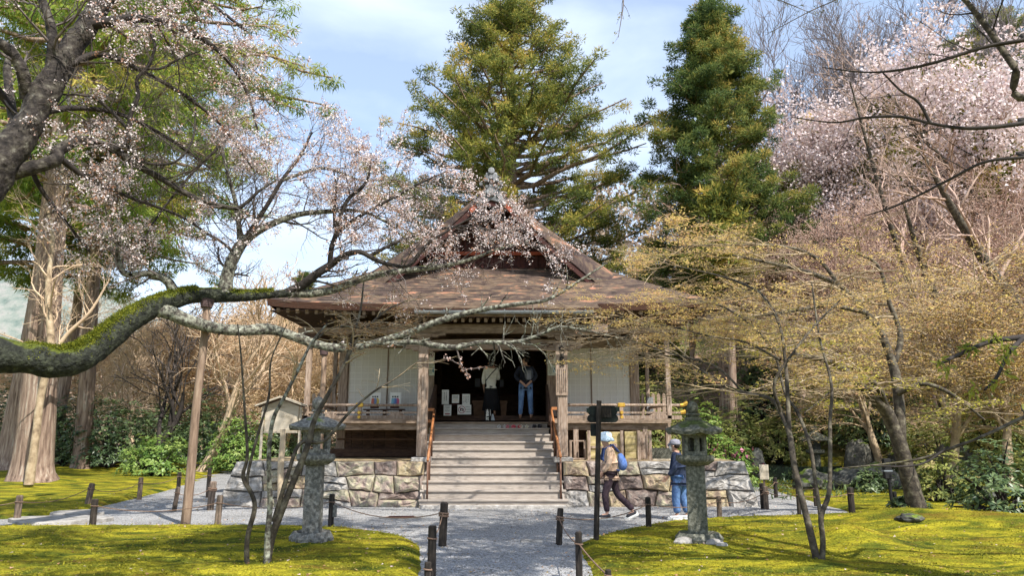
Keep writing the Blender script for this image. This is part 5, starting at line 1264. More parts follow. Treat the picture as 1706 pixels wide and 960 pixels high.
for x in (-wr_, wr_):
    for y in (0, .3): MB().box(x - .015, x + .015, y, y + .03, 0, hr_).obj('upright', M_GUT if False else M_WOODV, rk)
for z in (.02, hr_ - .03): MB().box(-wr_, wr_, .005, .025, z, z + .03).obj('rail', M_WOODV, rk)
MB().box(wr_ + .06, wr_ + .11, .0, .05, 0, PZ(719, Yu) - Z_PL).obj('upright', M_WOODV, rk)
for k in range(3):
    MB().tube([(-wr_ - .18 + k * .05, .1, 0), (-wr_ - .30 + k * .03, .2, hr_ * 1.35)], .012, 6).obj('leaning_pipe', M_GUT, rk)
lt = empty('wire_lattice', (PX(1105, 765, Yu), Yu, Z_PL), label='low green wire lattice under the right end of the veranda', cat='lattice')
wl_ = 18 * TT(750, Yu) / FPX; hl_ = PZ(747, Yu) - Z_PL
mw = MB()
for k in range(-3, 12):
    for s_ in (1, -1):
        x0_ = -wl_ + 2 * wl_ * k / 12; pts = [(x0_, 0, 0), (x0_ + s_ * hl_ * .9, 0, hl_)]
        if all(-wl_ <= p[0] <= wl_ for p in pts): mw.tube(pts, .006, 4)
mw.obj('wire_mesh', M_GRAN2, lt); MB().box(-wl_, wl_, -.02, .02, -.0, .03).obj('bottom_rail', M_PALE, lt); MB().box(-wl_, wl_, .1, .12, .03, hl_).obj('back_board', M_GRAN2, lt)
e = empty('tag_card', P(1083, 674, Y_BODY + .35), label='grey card hung on the right picket panel', cat='sign'); MB().box(-.09, .09, -.01, .01, -.22, .2).obj('card', M_TILE, e)

# ---- people
M_SKIN = mat('skin', [(0.42, 0.24, 0.17), (0.50, 0.30, 0.22)], scale=4, bump=0, rough=.6)
M_HAIR = mat('black_hair', [(0.012, 0.009, 0.008), (0.03, 0.022, 0.02)], scale=30, bump=.4)
def cloth(n, c, c2=None): return mat(n, [c, c2 or tuple(v * 1.35 for v in c)], scale=9, bump=.5, bscale=18, bdist=.03, rough=.9)
def limbs(j):
    """one continuous body from named joints; fingers included"""
    V, E, R = [], [], []
    def n(p, r, par=None):
        V.append(Vector(p)); R.append(r); i = len(V) - 1
        if par is not None: E.append((par, i))
        return i
    pel = n(j['pelvis'], .125); sp = n(j['spine'], .115, pel); ch = n(j['chest'], .135, sp); nk = n(j['neck'], .055, ch)
    hd = Vector(j['head']); f = Vector(j.get('face', (0, 1, 0))).normalized()
    jaw = n(hd + f * .03 - Vector((0, 0, .075)), .062, nk); mid = n(hd + f * .01, .083, jaw); cr = n(hd - f * .01 + Vector((0, 0, .075)), .07, mid)
    n(hd + f * .095 - Vector((0, 0, .01)), .014, mid)
    for s in ('l', 'r'):
        sh_ = n(j['sh_' + s], .06, ch); el_ = n(j['el_' + s], .043, sh_); wr = n(j['wr_' + s], .028, el_)
        d = (Vector(j['wr_' + s]) - Vector(j['el_' + s])).normalized(); side = d.cross(Vector((1, 0, 0)) if abs(d.x) < .8 else Vector((0, 1, 0))).normalized()
        w0 = Vector(j['wr_' + s]); pm = n(w0 + d * .06, .032, wr)
        curl = Vector(j.get('curl', (0, .3, 0)))
        for k, ln in enumerate((.065, .075, .07, .055)):
            b_ = n(w0 + d * .09 + side * (-.027 + .018 * k), .009, pm); m_ = n(V[b_] + d * ln * .55 + curl * .02, .0085, b_); n(V[m_] + (d * .6 + curl).normalized() * ln * .5, .0075, m_)
        th = n(w0 + d * .045 - side * .04, .010, pm); n(V[th] + (d - side * .5).normalized() * .045, .009, th)
        hp = n(j['hp_' + s], .085, pel); kn = n(j['kn_' + s], .055, hp); an = n(j['an_' + s], .036, kn)
        he = Vector(j['an_' + s]); td = Vector(j.get('toe_' + s, (0, 1, 0))).normalized(); n(he + td * .12 - Vector((0, 0, .035)) + Vector((0, 0, td.z * .02)), .033, an)
    return V, E, R
def person(loc, rz, j, label, top, bottom, skirt=False, scale=1.0, hair=True, hat=None, sleeve=1.0, shoe=None, shade=None, topr=1.0, botr=1.0):
    root = empty('person', loc, rz, label=label, cat='person'); root.scale = (scale,) * 3
    V, E, R = limbs(j); skin('body', V, E, R, M_SKIN, root, sub=2 if 'walker' in label else 1)
    g = lambda k: Vector(j[k])
    # upper garment
    Vt = [g('pelvis') + Vector((0, 0, .02)), g('spine'), g('chest'), g('neck') - Vector((0, 0, .03))]; Rt = [(.15 * topr, .13 * topr), (.14 * topr, .125 * topr), (.155, .135), .075]; Et = [(0, 1), (1, 2), (2, 3)]
    hem = len(Vt); Vt.append(g('pelvis') - Vector((0, 0, .10))); Rt.append((.165 * topr, .14 * topr)); Et.append((0, hem))
    for s in ('l', 'r'):
        a = len(Vt); Vt += [g('sh_' + s), g('el_' + s), g('el_' + s).lerp(g('wr_' + s), .92 * sleeve)]; Rt += [.076, .062, .05]; Et += [(2, a), (a, a + 1), (a + 1, a + 2)]
    skin('upper_garment', Vt, Et, Rt, top, root)
    if skirt:
        n = 18; rings = []
        for f_, r_ in ((0, .14), (.15, .17), (.5, .2), (1, .26)):
            c = g('pelvis').lerp(Vector((0, 0, .14)), f_); c.z = j['pelvis'][2] + .06 - f_ * (j['pelvis'][2] - .1)
            rings.append([(c.x + r_ * math.cos(q) * (1 + .05 * math.cos(7 * q) * f_), c.y + r_ * .75 * math.sin(q) * (1 + .05 * math.cos(7 * q) * f_), c.z) for q in [2*math.pi*i/n for i in range(n)]])
        MB().loft(rings).obj('skirt', bottom, root, smooth=True)
    else:
        Vb = [g('pelvis')]; Rb = [(.135, .125)]; Eb = []
        for s in ('l', 'r'):
            a = len(Vb); Vb += [g('hp_' + s), g('kn_' + s), g('an_' + s) + Vector((0, 0, .03))]; Rb += [.1 * botr, .075 * botr, .062 * botr]; Eb += [(0, a), (a, a + 1), (a + 1, a + 2)]
        skin('trousers', Vb, Eb, Rb, bottom, root)
    for s in ('l', 'r'):
        if shoe is None: break
        he = g('an_' + s); td = Vector(j.get('toe_' + s, (0, 1, 0))).normalized()
        A_ = he - td * .07 - Vector((0, 0, .03)); 
        skin('shoe', [A_, he + td * .05 - Vector((0, 0, .035)), he + td * .16 - Vector((0, 0, .05))], [(0, 1), (1, 2)], [(.045, .04), (.05, .045), (.042, .03)], shoe, root)
        MB().tube([A_ - Vector((0, 0, .035)) - td * .02, he + td * .05 - Vector((0, 0, .075)), he + td * .19 - Vector((0, 0, .078))], [.04, .046, .035], 8).obj('shoe_sole', M_WHITE, root, smooth=True)
    hd = g('head'); f = Vector(j.get('face', (0, 1, 0))).normalized(); side = f.cross(Vector((0, 0, 1)))
    for s_ in (-1, 1):
        MB().tube([hd + side * s_ * .078 - f * .01, hd + side * s_ * .094 - f * .018], [.022, .014], 8).obj('ear', M_SKIN, root, smooth=True)
        MB().tube([hd + side * s_ * .03 + f * .078 + Vector((0, 0, .012)), hd + side * s_ * .03 + f * .086 + Vector((0, 0, .012))], .009, 6).obj('eye', M_INK, root)
    MB().tube([hd + f * .083 - Vector((0, 0, .055)) + side * q for q in (-.02, 0, .02)], .005, 5).obj('mouth', M_CRIM, root)
    if hair:
        skin('hair', [hd + Vector((0, 0, .05)) - f * .015, hd - f * .045 - Vector((0, 0, .0)), hd - f * .045 - Vector((0, 0, hair if isinstance(hair, float) else .06))], [(0, 1), (1, 2)], [(.09, .092), (.085, .07), (.05, .04)], M_HAIR, root)
    if hat:
        hc = hd + Vector((0, 0, .045))
        def ring(r_, z_, e=1.12): return [(hc.x + r_ * (math.cos(q) * (1 if abs(f.y) > .5 else e)), hc.y + r_ * (math.sin(q) * (e if abs(f.y) > .5 else 1)), hc.z + z_ + .01 * math.cos(3 * q) * (r_ > .12)) for q in [2*math.pi*i/18 for i in range(18)]]
        if hat[0] == 'bucket': MB().loft([ring(.148, -.075), ring(.12, -.02), ring(.103, 0), ring(.102, .05), ring(.085, .085), ring(.03, .1)]).obj('bucket_hat', hat[1], root, smooth=True)
        else:
            MB().loft([ring(.1, -.02), ring(.103, 0), ring(.1, .045), ring(.075, .08), ring(.02, .095)]).obj('cap', hat[1], root, smooth=True)
            MB().tube([hc + f * .08 - Vector((0, 0, .005)), hc + f * .17 - Vector((0, 0, .02))], [.06, .03], 8).obj('cap_peak', hat[1], root, smooth=True)
    return root
# walker, forward = +Y local, turned to face left
g = GP(1020, 866, 0)
M_DEN = cloth('blue_denim', (0.05, 0.10, 0.24), (0.12, 0.22, 0.42))
J = dict(pelvis=(0, 0, .86), spine=(0, .02, 1.02), chest=(0, .04, 1.22), neck=(0, .06, 1.36), head=(0, .08, 1.48), sh_l=(-.17, .03, 1.28), sh_r=(.17, .03, 1.28),
         el_l=(-.21, .06, 1.02), el_r=(.21, -.02, 1.03), wr_l=(-.19, .2, .86), wr_r=(.2, .12, .84), hp_l=(-.09, .02, .80), hp_r=(.09, -.02, .80), kn_l=(-.09, .14, .46), kn_r=(.09, -.12, .45),
         an_l=(-.09, .10, .10), an_r=(.09, -.42, .13), toe_l=(0, 1, 0), toe_r=(0, .9, -.35))
wk = person((g.x, g.y, 0), rad(90), J, 'walker in a pale blue bucket hat and beige jacket with a blue drawstring bag', cloth('beige_jacket', (0.42, 0.27, 0.18), (0.58, 0.42, 0.31)),
            cloth('dark_plum_trousers', (0.035, 0.022, 0.028)), hat=('bucket', cloth('pale_blue_hat', (0.40, 0.50, 0.60))), shoe=mk('black_trainer', (.03, .03, .035)), scale=1.0, topr=1.1, botr=.95)
skin('drawstring_bag', [Vector((.03, -.17, 1.22)), Vector((.03, -.24, 1.02)), Vector((.03, -.22, .88))], [(0, 1), (1, 2)], [(.07, .05), (.15, .11), (.10, .07)], cloth('royal_blue_bag', (0.05, 0.11, 0.33), (0.16, 0.27, 0.58)), wk)
for s_ in (-1, 1): MB().tube([(s_ * .1, -.15, 1.24), (s_ * .13, -.03, 1.38), (s_ * .13, .13, 1.3), (s_ * .14, .17, 1.12), (s_ * .13, .02, .93), (s_ * .1, -.15, .9)], .02, 6).obj('bag_strap', cloth('navy_strap', (.03, .05, .14)), wk, smooth=True)
skin('hood', [Vector((-.09, -.05, 1.36)), Vector((0, -.1, 1.35)), Vector((.09, -.05, 1.36))], [(0, 1), (1, 2)], [.05, .06, .05], MATS['beige_jacket'], wk)
# second visitor behind the mossy lantern
g = GP(1136, 868, 0)
J2 = dict(J); J2.update(pelvis=(0, 0, .84), kn_l=(-.09, .08, .46), kn_r=(.09, -.03, .46), an_l=(-.09, .06, .1), an_r=(.09, -.12, .1), toe_r=(0, 1, 0), el_r=(.22, .0, 1.02), wr_r=(.2, .1, .82), face=(.5, 1, -.1), head=(0, .06, 1.46))
p2 = person((g.x, g.y + .05, 0), rad(70), J2, 'visitor in a dark blue jacket and jeans half hidden behind the mossy lantern', cloth('navy_jacket', (0.025, 0.035, 0.07)), M_DEN,
            hat=('cap', cloth('grey_cap', (.2, .2, .24))), shoe=mk('white_trainer', (.55, .55, .55)), topr=1.25, scale=.93, botr=1.2)
MB().tube([Vector((.0, .115, 1.43)) , Vector((.02, .16, 1.42))], [.07, .05], 8).obj('face_mask', M_WHITE, p2, smooth=True)
# woman and man in the hall, seen from behind (facing +Y)
zf = ZVF + .12
Js = dict(pelvis=(0, 0, .9), spine=(0, 0, 1.05), chest=(0, 0, 1.24), neck=(0, .02, 1.39), head=(0, .05, 1.50), sh_l=(-.17, 0, 1.31), sh_r=(.17, 0, 1.31), el_l=(-.22, .0, 1.05), el_r=(.2, .08, 1.06),
          wr_l=(-.21, .06, .82), wr_r=(.12, .24, 1.1), hp_l=(-.09, 0, .86), hp_r=(.09, 0, .86), kn_l=(-.09, .01, .47), kn_r=(.09, .01, .47), an_l=(-.1, 0, .09), an_r=(.1, 0, .09))
wm_ = person((PX(818, 690, 20.5), 20.5, zf), 0, Js, 'woman in a white top and long black skirt standing inside the doorway', cloth('cream_top', (.72, .70, .64)), cloth('black_skirt', (.012, .012, .015)), skirt=True, hair=.12, sleeve=.75, scale=.97)
MB().tube([(.15, -.1, 1.34), (.02, -.16, 1.2), (-.16, -.12, .98)], .012, 6).obj('bag_strap', M_INK, wm_, smooth=True)
Jm = dict(Js); Jm.update(el_l=(-.27, -.08, 1.1), el_r=(.27, -.08, 1.1), wr_l=(-.09, -.2, .93), wr_r=(.09, -.2, .93), face=(-.7, .6, 0), head=(0, .03, 1.51), hp_l=(-.1, 0, .86), hp_r=(.1, 0, .86), kn_l=(-.12, .01, .47), kn_r=(.12, .01, .47), an_l=(-.14, 0, .09), an_r=(.14, 0, .09), curl=(.1, .3, 0))
mn = person((PX(876, 702, 19.75), 19.75, zf - .11), 0, Jm, 'man in dark top and jeans with a grey backpack, hands clasped behind, in the doorway', cloth('dark_navy_top', (.015, .018, .03)), cloth('mid_blue_jeans', (.07, .13, .27), (.16, .26, .44)), hair=.04, sleeve=.85, scale=1.03, botr=.95)
skin('backpack', [Vector((.08, -.2, 1.32)), Vector((.08, -.22, 1.15)), Vector((.08, -.2, 1.0))], [(0, 1), (1, 2)], [(.10, .06), (.13, .09), (.12, .08)], cloth('slate_backpack', (.05, .06, .08)), mn)
MB().box(.02, .14, -.335, -.31, 1.0, 1.24).obj('backpack_pocket', cloth('grey_panel', (.16, .17, .2)), mn, bevel=.02)
# two distant visitors left of the platform
for x, y, lb, t_, b_ in ((416, 768, 'distant visitor in a white top far behind the left end of the platform', (.6, .58, .58), (.02, .02, .03)), (461, 766, 'distant visitor in a light blue top seen under the notice board', (.35, .45, .62), (.25, .08, .05))):
    Yf = 44.0; xx_ = PX(x, y, Yf); z_ = hz(xx_, Yf)
    person((xx_, Yf, z_), rad(random.choice((0, 160))), dict(Js, wr_r=(.2, .12, .84)), lb, mk('far_top_%s' % ('white' if x < 430 else 'blue'), t_), mk('far_legs_%s' % ('black' if x < 430 else 'brown'), b_), scale=1.0)
# ================================================================== TREES
def attach(name, me, root, **k):
    o = link(name, me, root, **k); o.matrix_parent_inverse = Matrix.LocRotScale(root.location, root.rotation_euler, root.scale).inverted(); return o
def segs(limbs, seg=1.0, K=5):
    """cut limbs (points, radii) into pieces about seg metres long"""
    A_, R_ = [], []
    for Pt, R in limbs:
        l = np.concatenate([[0], np.cumsum(np.linalg.norm(np.diff(Pt, axis=0), axis=1))]); n = max(1, int(round(l[-1] / seg)))
        for i in range(n):
            s = np.linspace(l[-1] * i / n, l[-1] * (i + 1) / n, K)
            A_.append(np.stack([np.interp(s, l, Pt[:, k]) for k in range(3)], 1)); R_.append(np.interp(s, l, R))
    return np.array(A_), np.array(R_)

# ---- the old cherry, its trunk out of frame to the left
trunk_w = [(-9.9, 11.3, -.15, .75), (-9.75, 11.2, .6, .6), (-9.5, 11.1, 1.6, .53), (-9.1, 11.0, 3.0, .42)]
def w2(rows_w, rows): 
    o = list(rows_w)
    for x, y, Y, r in rows:
        p = P(x, y, Y); o.append((p.x, p.y, p.z, r / FPX * TT(y, Y)))
    return o
CH = empty('cherry_tree', (-9.9, 11.3, 0), label='old cherry tree with mossy limbs and white blossom reaching in from the left', cat='tree')
Lt = resample(w2(trunk_w, [(-50, 350, 10.7, 34), (-5, 280, 10.8, 29), (50, 200, 11, 23), (98, 112, 11.2, 20), (138, 52, 11.4, 17.5), (175, -5, 11.6, 16), (225, -90, 11.8, 13), (300, -160, 12, 9)]), 110)
Lm = resample(w2([(-9.45, 11.1, 1.9, .42)], [(-110, 572, 11, 32), (-40, 586, 11.1, 29), (0, 593, 11.3, 27), (60, 600, 11.6, 26), (118, 601, 11.9, 25), (160, 578, 12.2, 22), (208, 540, 12.6, 20), (258, 511, 13, 17), (310, 494, 13.4, 14), (350, 491, 13.6, 13), (400, 494, 13.8, 9), (450, 491, 14, 7.5), (485, 488, 14.1, 7)]), 80)
Lb = limb_px([(262, 516, 13, 12), (285, 522, 13.1, 12), (310, 533, 13.2, 11), (350, 545, 13.4, 10), (400, 551, 13.7, 9), (450, 549, 14, 9), (490, 561, 14.2, 8), (530, 575, 14.4, 7.5), (560, 580, 14.4, 7), (600, 578, 14.5, 6.5), (640, 567, 14.5, 6), (680, 555, 14.5, 6), (720, 539, 14.4, 5.5), (770, 524, 14.3, 5), (820, 513, 14.2, 4.2), (870, 506, 14.1, 3.6), (910, 500, 14, 3), (950, 478, 14, 2.5), (985, 455, 14, 1.8), (1012, 438, 14, 1)], 90)
Lb2 = limb_px([(628, 571, 14.5, 4), (650, 573, 14.5, 4.6), (690, 570, 14.4, 4.8), (730, 577, 14.3, 4.8), (765, 579, 14.2, 4.2), (800, 571, 14.1, 4), (860, 570, 14, 3), (900, 558, 13.9, 2.6), (930, 545, 13.8, 2), (960, 548, 13.8, 1.6), (1000, 556, 13.8, 1.2), (1040, 566, 13.8, .8)], 60)
La1 = limb_px([(480, 489, 14.1, 7.5), (520, 489, 14.2, 7), (560, 482, 14.3, 6.5), (600, 466, 14.4, 6), (640, 456, 14.5, 5.4), (690, 449, 14.6, 5), (740, 443, 14.7, 4), (790, 430, 14.8, 3), (830, 415, 14.9, 2), (880, 402, 15, 1.2)], 60)
La2 = limb_px([(478, 488, 14.1, 7.5), (500, 478, 14.1, 7.5), (530, 455, 14.0, 7), (553, 440, 14, 6), (575, 425, 13.9, 5), (600, 420, 13.9, 4.5), (620, 430, 13.9, 4), (645, 440, 13.9, 3.6), (680, 443, 13.9, 3.2), (700, 420, 13.9, 3), (718, 402, 13.9, 2.6), (745, 385, 13.9, 2), (790, 360, 13.9, 1.2)], 60)
La3 = limb_px([(550, 443, 14, 5), (552, 415, 13.9, 4.6), (560, 390, 13.9, 4.2), (567, 360, 13.8, 3.8), (580, 332, 13.8, 3.3), (603, 312, 13.8, 2.8), (615, 290, 13.8, 2.2), (618, 255, 13.8, 1.4)], 40)
La4 = limb_px([(562, 387, 13.9, 3.8), (600, 360, 13.9, 3.2), (650, 332, 13.9, 2.6), (700, 305, 14, 2), (745, 285, 14, 1.2)], 36)
La5 = limb_px([(558, 380, 13.9, 3), (557, 345, 13.9, 2.6), (560, 315, 13.9, 2), (556, 285, 13.9, 1.2)], 24)
La6 = limb_px([(612, 428, 13.9, 3), (670, 400, 14.1, 2.5), (740, 380, 14.4, 2.2), (800, 380, 14.7, 1.8), (860, 400, 14.9, 1.4), (915, 425, 15, 1)], 36)
Lc1 = limb_px([(45, 165, 11, 10.14), (38, 120, 10.8, 10.14), (25, 95, 10.7, 9.36), (10, 78, 10.6, 8.58), (-20, 60, 10.5, 7.8)], 30)
Lc2 = limb_px([(85, 110, 11.1, 8.58), (88, 70, 11, 8.58), (84, 40, 11, 7.8), (74, 10, 11, 7.02), (58, -30, 11, 6.24)], 30)
Lc3 = limb_px([(25, 220, 11.1, 7.02), (15, 150, 11.4, 7.02), (12, 110, 11.5, 5.46), (20, 80, 11.6, 3.9)], 24)
Ld = limb_px([(-30, 300, 10.9, 14.82), (30, 285, 11, 13.26), (90, 268, 11.2, 10.92), (98, 250, 11.3, 10.14), (140, 232, 11.5, 7.8), (185, 246, 11.7, 7.02), (220, 270, 11.9, 6.24), (260, 292, 12.1, 5.46), (310, 322, 12.3, 4.68), (350, 338, 12.4, 3.9), (392, 347, 12.5, 3.9), (410, 338, 12.5, 3.12), (432, 318, 12.5, 2.34), (460, 300, 12.6, 1.56)], 60)
Ld1 = limb_px([(193, 248, 11.7, 5.46), (213, 232, 11.7, 4.68), (218, 190, 11.6, 4.29), (230, 160, 11.6, 3.51), (228, 132, 11.6, 3.12), (245, 112, 11.6, 2.73), (258, 78, 11.6, 2.34), (250, 50, 11.6, 1.794), (252, 25, 11.6, 1.17)], 40)
Ld2 = limb_px([(243, 114, 11.6, 2.496), (270, 113, 11.7, 2.184), (300, 97, 11.8, 1.716), (335, 84, 11.9, 0.936)], 24)
Ld3 = limb_px([(214, 216, 11.7, 3.12), (185, 185, 11.6, 2.652), (150, 160, 11.5, 2.184), (100, 157, 11.4, 1.56)], 24)
Ld4 = limb_px([(210, 240, 11.8, 3.12), (240, 270, 11.9, 2.652), (290, 270, 12, 2.028), (320, 235, 12.1, 1.56), (326, 180, 12.2, 1.092)], 30)
Le = limb_px([(292, 490, 13.3, 9), (278, 468, 13.2, 7.5), (250, 456, 13.1, 6.5), (228, 458, 13.1, 5.5), (207, 455, 13.1, 5), (196, 430, 13.1, 4.5), (200, 395, 13, 4), (197, 360, 13, 3), (215, 320, 13, 2)], 40)
Lf = limb_px([(375, 492, 13.7, 12), (378, 465, 13.8, 11), (388, 432, 13.9, 10), (404, 405, 14, 8.5), (430, 385, 14.1, 7), (460, 370, 14.2, 5.5), (500, 357, 14.3, 4.5), (550, 352, 14.4, 3.8), (600, 352, 14.5, 3), (650, 372, 14.5, 2)], 50)
Lf2 = limb_px([(404, 405, 14, 5), (440, 350, 14, 4), (470, 300, 14, 3.4), (500, 260, 14, 2.6), (520, 220, 14, 1.6)], 36)
Lf3 = limb_px([(400, 410, 14, 5), (395, 350, 14, 4), (380, 290, 14, 3.4), (370, 240, 14, 2.5), (380, 190, 14, 1.5)], 36)
Lf4 = limb_px([(470, 300, 14, 3), (540, 280, 14.2, 2.6), (600, 300, 14.4, 2.2), (660, 300, 14.6, 1.6), (720, 330, 14.8, 1.2)], 36)
Lx1 = limb_px([(150, 40, 11.4, 9.36), (240, 30, 11.6, 7.02), (310, 50, 11.9, 5.46), (370, 90, 12.2, 3.9), (410, 150, 12.5, 2.73), (430, 220, 12.7, 1.56)], 40)
Lx2 = limb_px([(110, 110, 11.2, 7.02), (170, 90, 11.5, 5.46), (240, 120, 11.9, 3.9), (310, 160, 12.3, 3.12), (370, 210, 12.6, 2.34), (420, 280, 12.9, 1.56)], 40)
Lx3 = limb_px([(60, 190, 11, 6.24), (120, 180, 11.4, 4.68), (200, 190, 12, 3.9), (280, 230, 12.6, 3.12), (350, 280, 13, 1.95)], 40)
Lx4 = limb_px([(98, 262, 11.3, 5.46), (150, 300, 11.8, 4.29), (220, 330, 12.4, 3.12), (300, 360, 13, 2.34), (360, 400, 13.3, 1.56)], 40)
Lx5 = limb_px([(180, 0, 11.6, 7.02), (260, -30, 11.8, 5.46), (340, 0, 12.2, 3.9), (410, 50, 12.5, 2.34)], 36)
Lx6 = limb_px([(-20, 130, 10.9, 7.8), (30, 200, 11.3, 5.46), (60, 300, 11.8, 3.9), (110, 370, 12.3, 2.73), (150, 420, 12.6, 1.56)], 36)
Lx7 = limb_px([(370, 240, 14, 2.34), (310, 300, 13.8, 1.95), (250, 380, 13.5, 1.56), (240, 420, 13.5, 0.936)], 30)
def bark(name, L_, m, sides=12, amp=.14, seed=0, root=CH):
    V, Fc = rough_tube(L_[0], L_[1], sides, amp, seed); attach(name, npmesh(name, V, Fc, m, smooth=True), root)
for i, (L_, m, sd, nm) in enumerate(((Lt, M_BARKCH, 20, 'trunk'), (Lm, M_BARKMO, 26, 'mossy_limb'), (Lb, M_BARKLI, 12, 'limb'), (Lb2, M_BARKLI, 10, 'limb'), (La1, M_BARKLI, 10, 'limb'), (Lf, M_BARKLI, 10, 'limb'), (Le, M_BARKLI, 10, 'limb'),
                                (La2, M_BARKDK, 10, 'limb'), (La3, M_BARKDK, 8, 'limb'), (La4, M_BARKDK, 8, 'limb'), (La5, M_BARKDK, 8, 'limb'), (La6, M_BARKDK, 8, 'limb'), (Lc1, M_BARKCH, 12, 'limb'), (Lc2, M_BARKCH, 12, 'limb'), (Lc3, M_BARKCH, 10, 'limb'), (Ld, M_BARKCH, 12, 'limb'),
                                (Ld1, M_BARKDK, 8, 'limb'), (Ld2, M_BARKDK, 8, 'limb'), (Ld3, M_BARKDK, 8, 'limb'), (Ld4, M_BARKDK, 8, 'limb'), (Lf2, M_BARKDK, 8, 'limb'), (Lf3, M_BARKLI, 8, 'limb'), (Lf4, M_BARKLI, 8, 'limb'),
                                (Lx1, M_BARKDK, 8, 'limb'), (Lx2, M_BARKDK, 8, 'limb'), (Lx3, M_BARKDK, 8, 'limb'), (Lx4, M_BARKDK, 8, 'limb'), (Lx5, M_BARKDK, 8, 'limb'), (Lx6, M_BARKDK, 8, 'limb'), (Lx7, M_BARKDK, 8, 'limb'))):
    bark(nm, L_, m, sd, .2 if nm in ('mossy_limb', 'trunk') else .14, i * 7)
# moss cushions along the top of the heavy limb
mc = []
Pm, Rm = Lm
for k in range(4200):
    i = RNG.integers(22, 74); f_ = RNG.random(); p = Pm[i] * (1 - f_) + Pm[i + 1] * f_; r = Rm[i]
    a_ = RNG.normal() * .55; tn = Pm[i + 1] - Pm[i]; sd_ = np.cross(tn, [0, 0, 1.0]); sd_ /= np.linalg.norm(sd_); upv = np.cross(sd_, tn); upv /= np.linalg.norm(upv)
    mc.append(p + (upv * math.cos(a_) + sd_ * math.sin(a_)) * r * (1.0 + .04 * RNG.random()))
mc = np.array(mc); keep = np.array([mnoise.noise(Vector(p * 1.7)) > -.12 for p in mc]); mc = mc[keep]
V, Fc, rn = leaves(mc, 8, .04, .022, .6, rj=.25)
attach('limb_moss', npmesh('limb_moss', V, Fc, leafmat('limb_moss_tuft', [(0.05, 0.07, 0.008), (0.13, 0.15, 0.012), (0.24, 0.24, 0.02)], trans=.2), rnd=rn), CH, kind='stuff')
bl = [Lx1, Lx2, Lx3, Lx4, Lx5, Lx6, Lx7, Ld1, Ld2, Ld3, Ld4, Lf, Lf2, Lf3, Lf4, La2, La3, La4, La5, La6, Lc2, Lc1, Le, (Ld[0][18:], Ld[1][18:]), (La1[0][30:], La1[1][30:])]
S0 = segs(bl, .8)
G1 = grow(*S0, 4, 1.2, ang=.85, up=.06, wig=.2, K=6, rr=.35, rmin=.006)
G2 = grow(*G1, 5, .62, ang=.8, up=.08, wig=.2, K=5, rr=.5, rmin=.0045)
G3 = grow(*G2, 5, .30, ang=.8, up=.05, wig=.2, K=3, rr=.6, rmin=.003)
V, Fc = join_np([tubes_np(*G1, 3), tubes_np(*G2, 3), tubes_np(*G3, 3)])
attach('twigs', npmesh('twigs', V, Fc, M_TWIGC), CH, kind='stuff')
cc = np.concatenate([pts_on(G3[0], .2, 1, 2), pts_on(G2[0], .3, 1, 2), pts_on(G1[0], .5, 1, 1)])
# blossom is thickest in sprays; leave open sky elsewhere
nz = np.array([mnoise.noise(Vector(p * .75)) + .5 * mnoise.noise(Vector(p * 2.2 + 4)) for p in cc])
keepb = nz > np.where(cc[:, 0] < -3.6, .0, -.2); cc = cc[keepb]
V, Fc, rn = leaves(cc, 5, .06, .029, 1.0, rj=.27, crnd=np.clip(.45 + .3 * RNG.normal(size=len(cc)), 0, 1))
attach('blossom', npmesh('blossom', V, Fc, L_BLOS, rnd=rn), CH, kind='stuff')
print('cherry', len(cc))
# sparse twigs on the lower limbs
S1 = segs([(Lb[0][25:], Lb[1][25:]), Lb2, (La1[0][:40], La1[1][:40])], .6)
H1 = grow(*S1, 1, .5, ang=.9, up=.1, wig=.25, K=5, rr=.4, rmin=.004, t0=.1)
S2 = segs([(Lb2[0][28:], Lb2[1][28:])], .35)
H2 = grow(*S2, 4, .8, ang=.8, up=.05, wig=.22, K=5, rr=.5, rmin=.005)
H3 = grow(*H2, 5, .4, ang=.7, up=.0, wig=.22, K=4, rr=.6, rmin=.0035)
H4 = grow(*H1, 3, .22, ang=.8, wig=.2, K=3, rr=.6, rmin=.003)
V, Fc = join_np([tubes_np(*H1, 4), tubes_np(*H2, 4), tubes_np(*H3, 3), tubes_np(*H4, 3)])
attach('bare_twigs', npmesh('bare_twigs', V, Fc, M_BARKLI), CH, kind='stuff')
hang = [limb_px([(760, 578, 14.2, 1.6), (766, 600, 14.2, 1.3), (772, 615, 14.2, 1), (810, 612, 14.2, .7)], 12), limb_px([(770, 610, 14.2, 1), (750, 600, 14.2, .7), (742, 598, 14.2, .5)], 8), limb_px([(775, 614, 14.2, 1), (780, 630, 14.2, .6)], 8)]
cc = np.concatenate([h[0][4:] for h in hang] + [pts_on(H4[0], .8, 1, 1)[::5]])
V, Fc = join_np([tubes_np(h[0][None], h[1][None], 4) for h in hang]); attach('hanging_twig', npmesh('hanging_twig', V, Fc, M_TWIGC), CH)
V, Fc, rn = leaves(cc, 4, .06, .05, .6, rj=.2, crnd=np.full(len(cc), .75)); attach('buds', npmesh('buds', V, Fc, L_BLOS, rnd=rn), CH, kind='stuff')

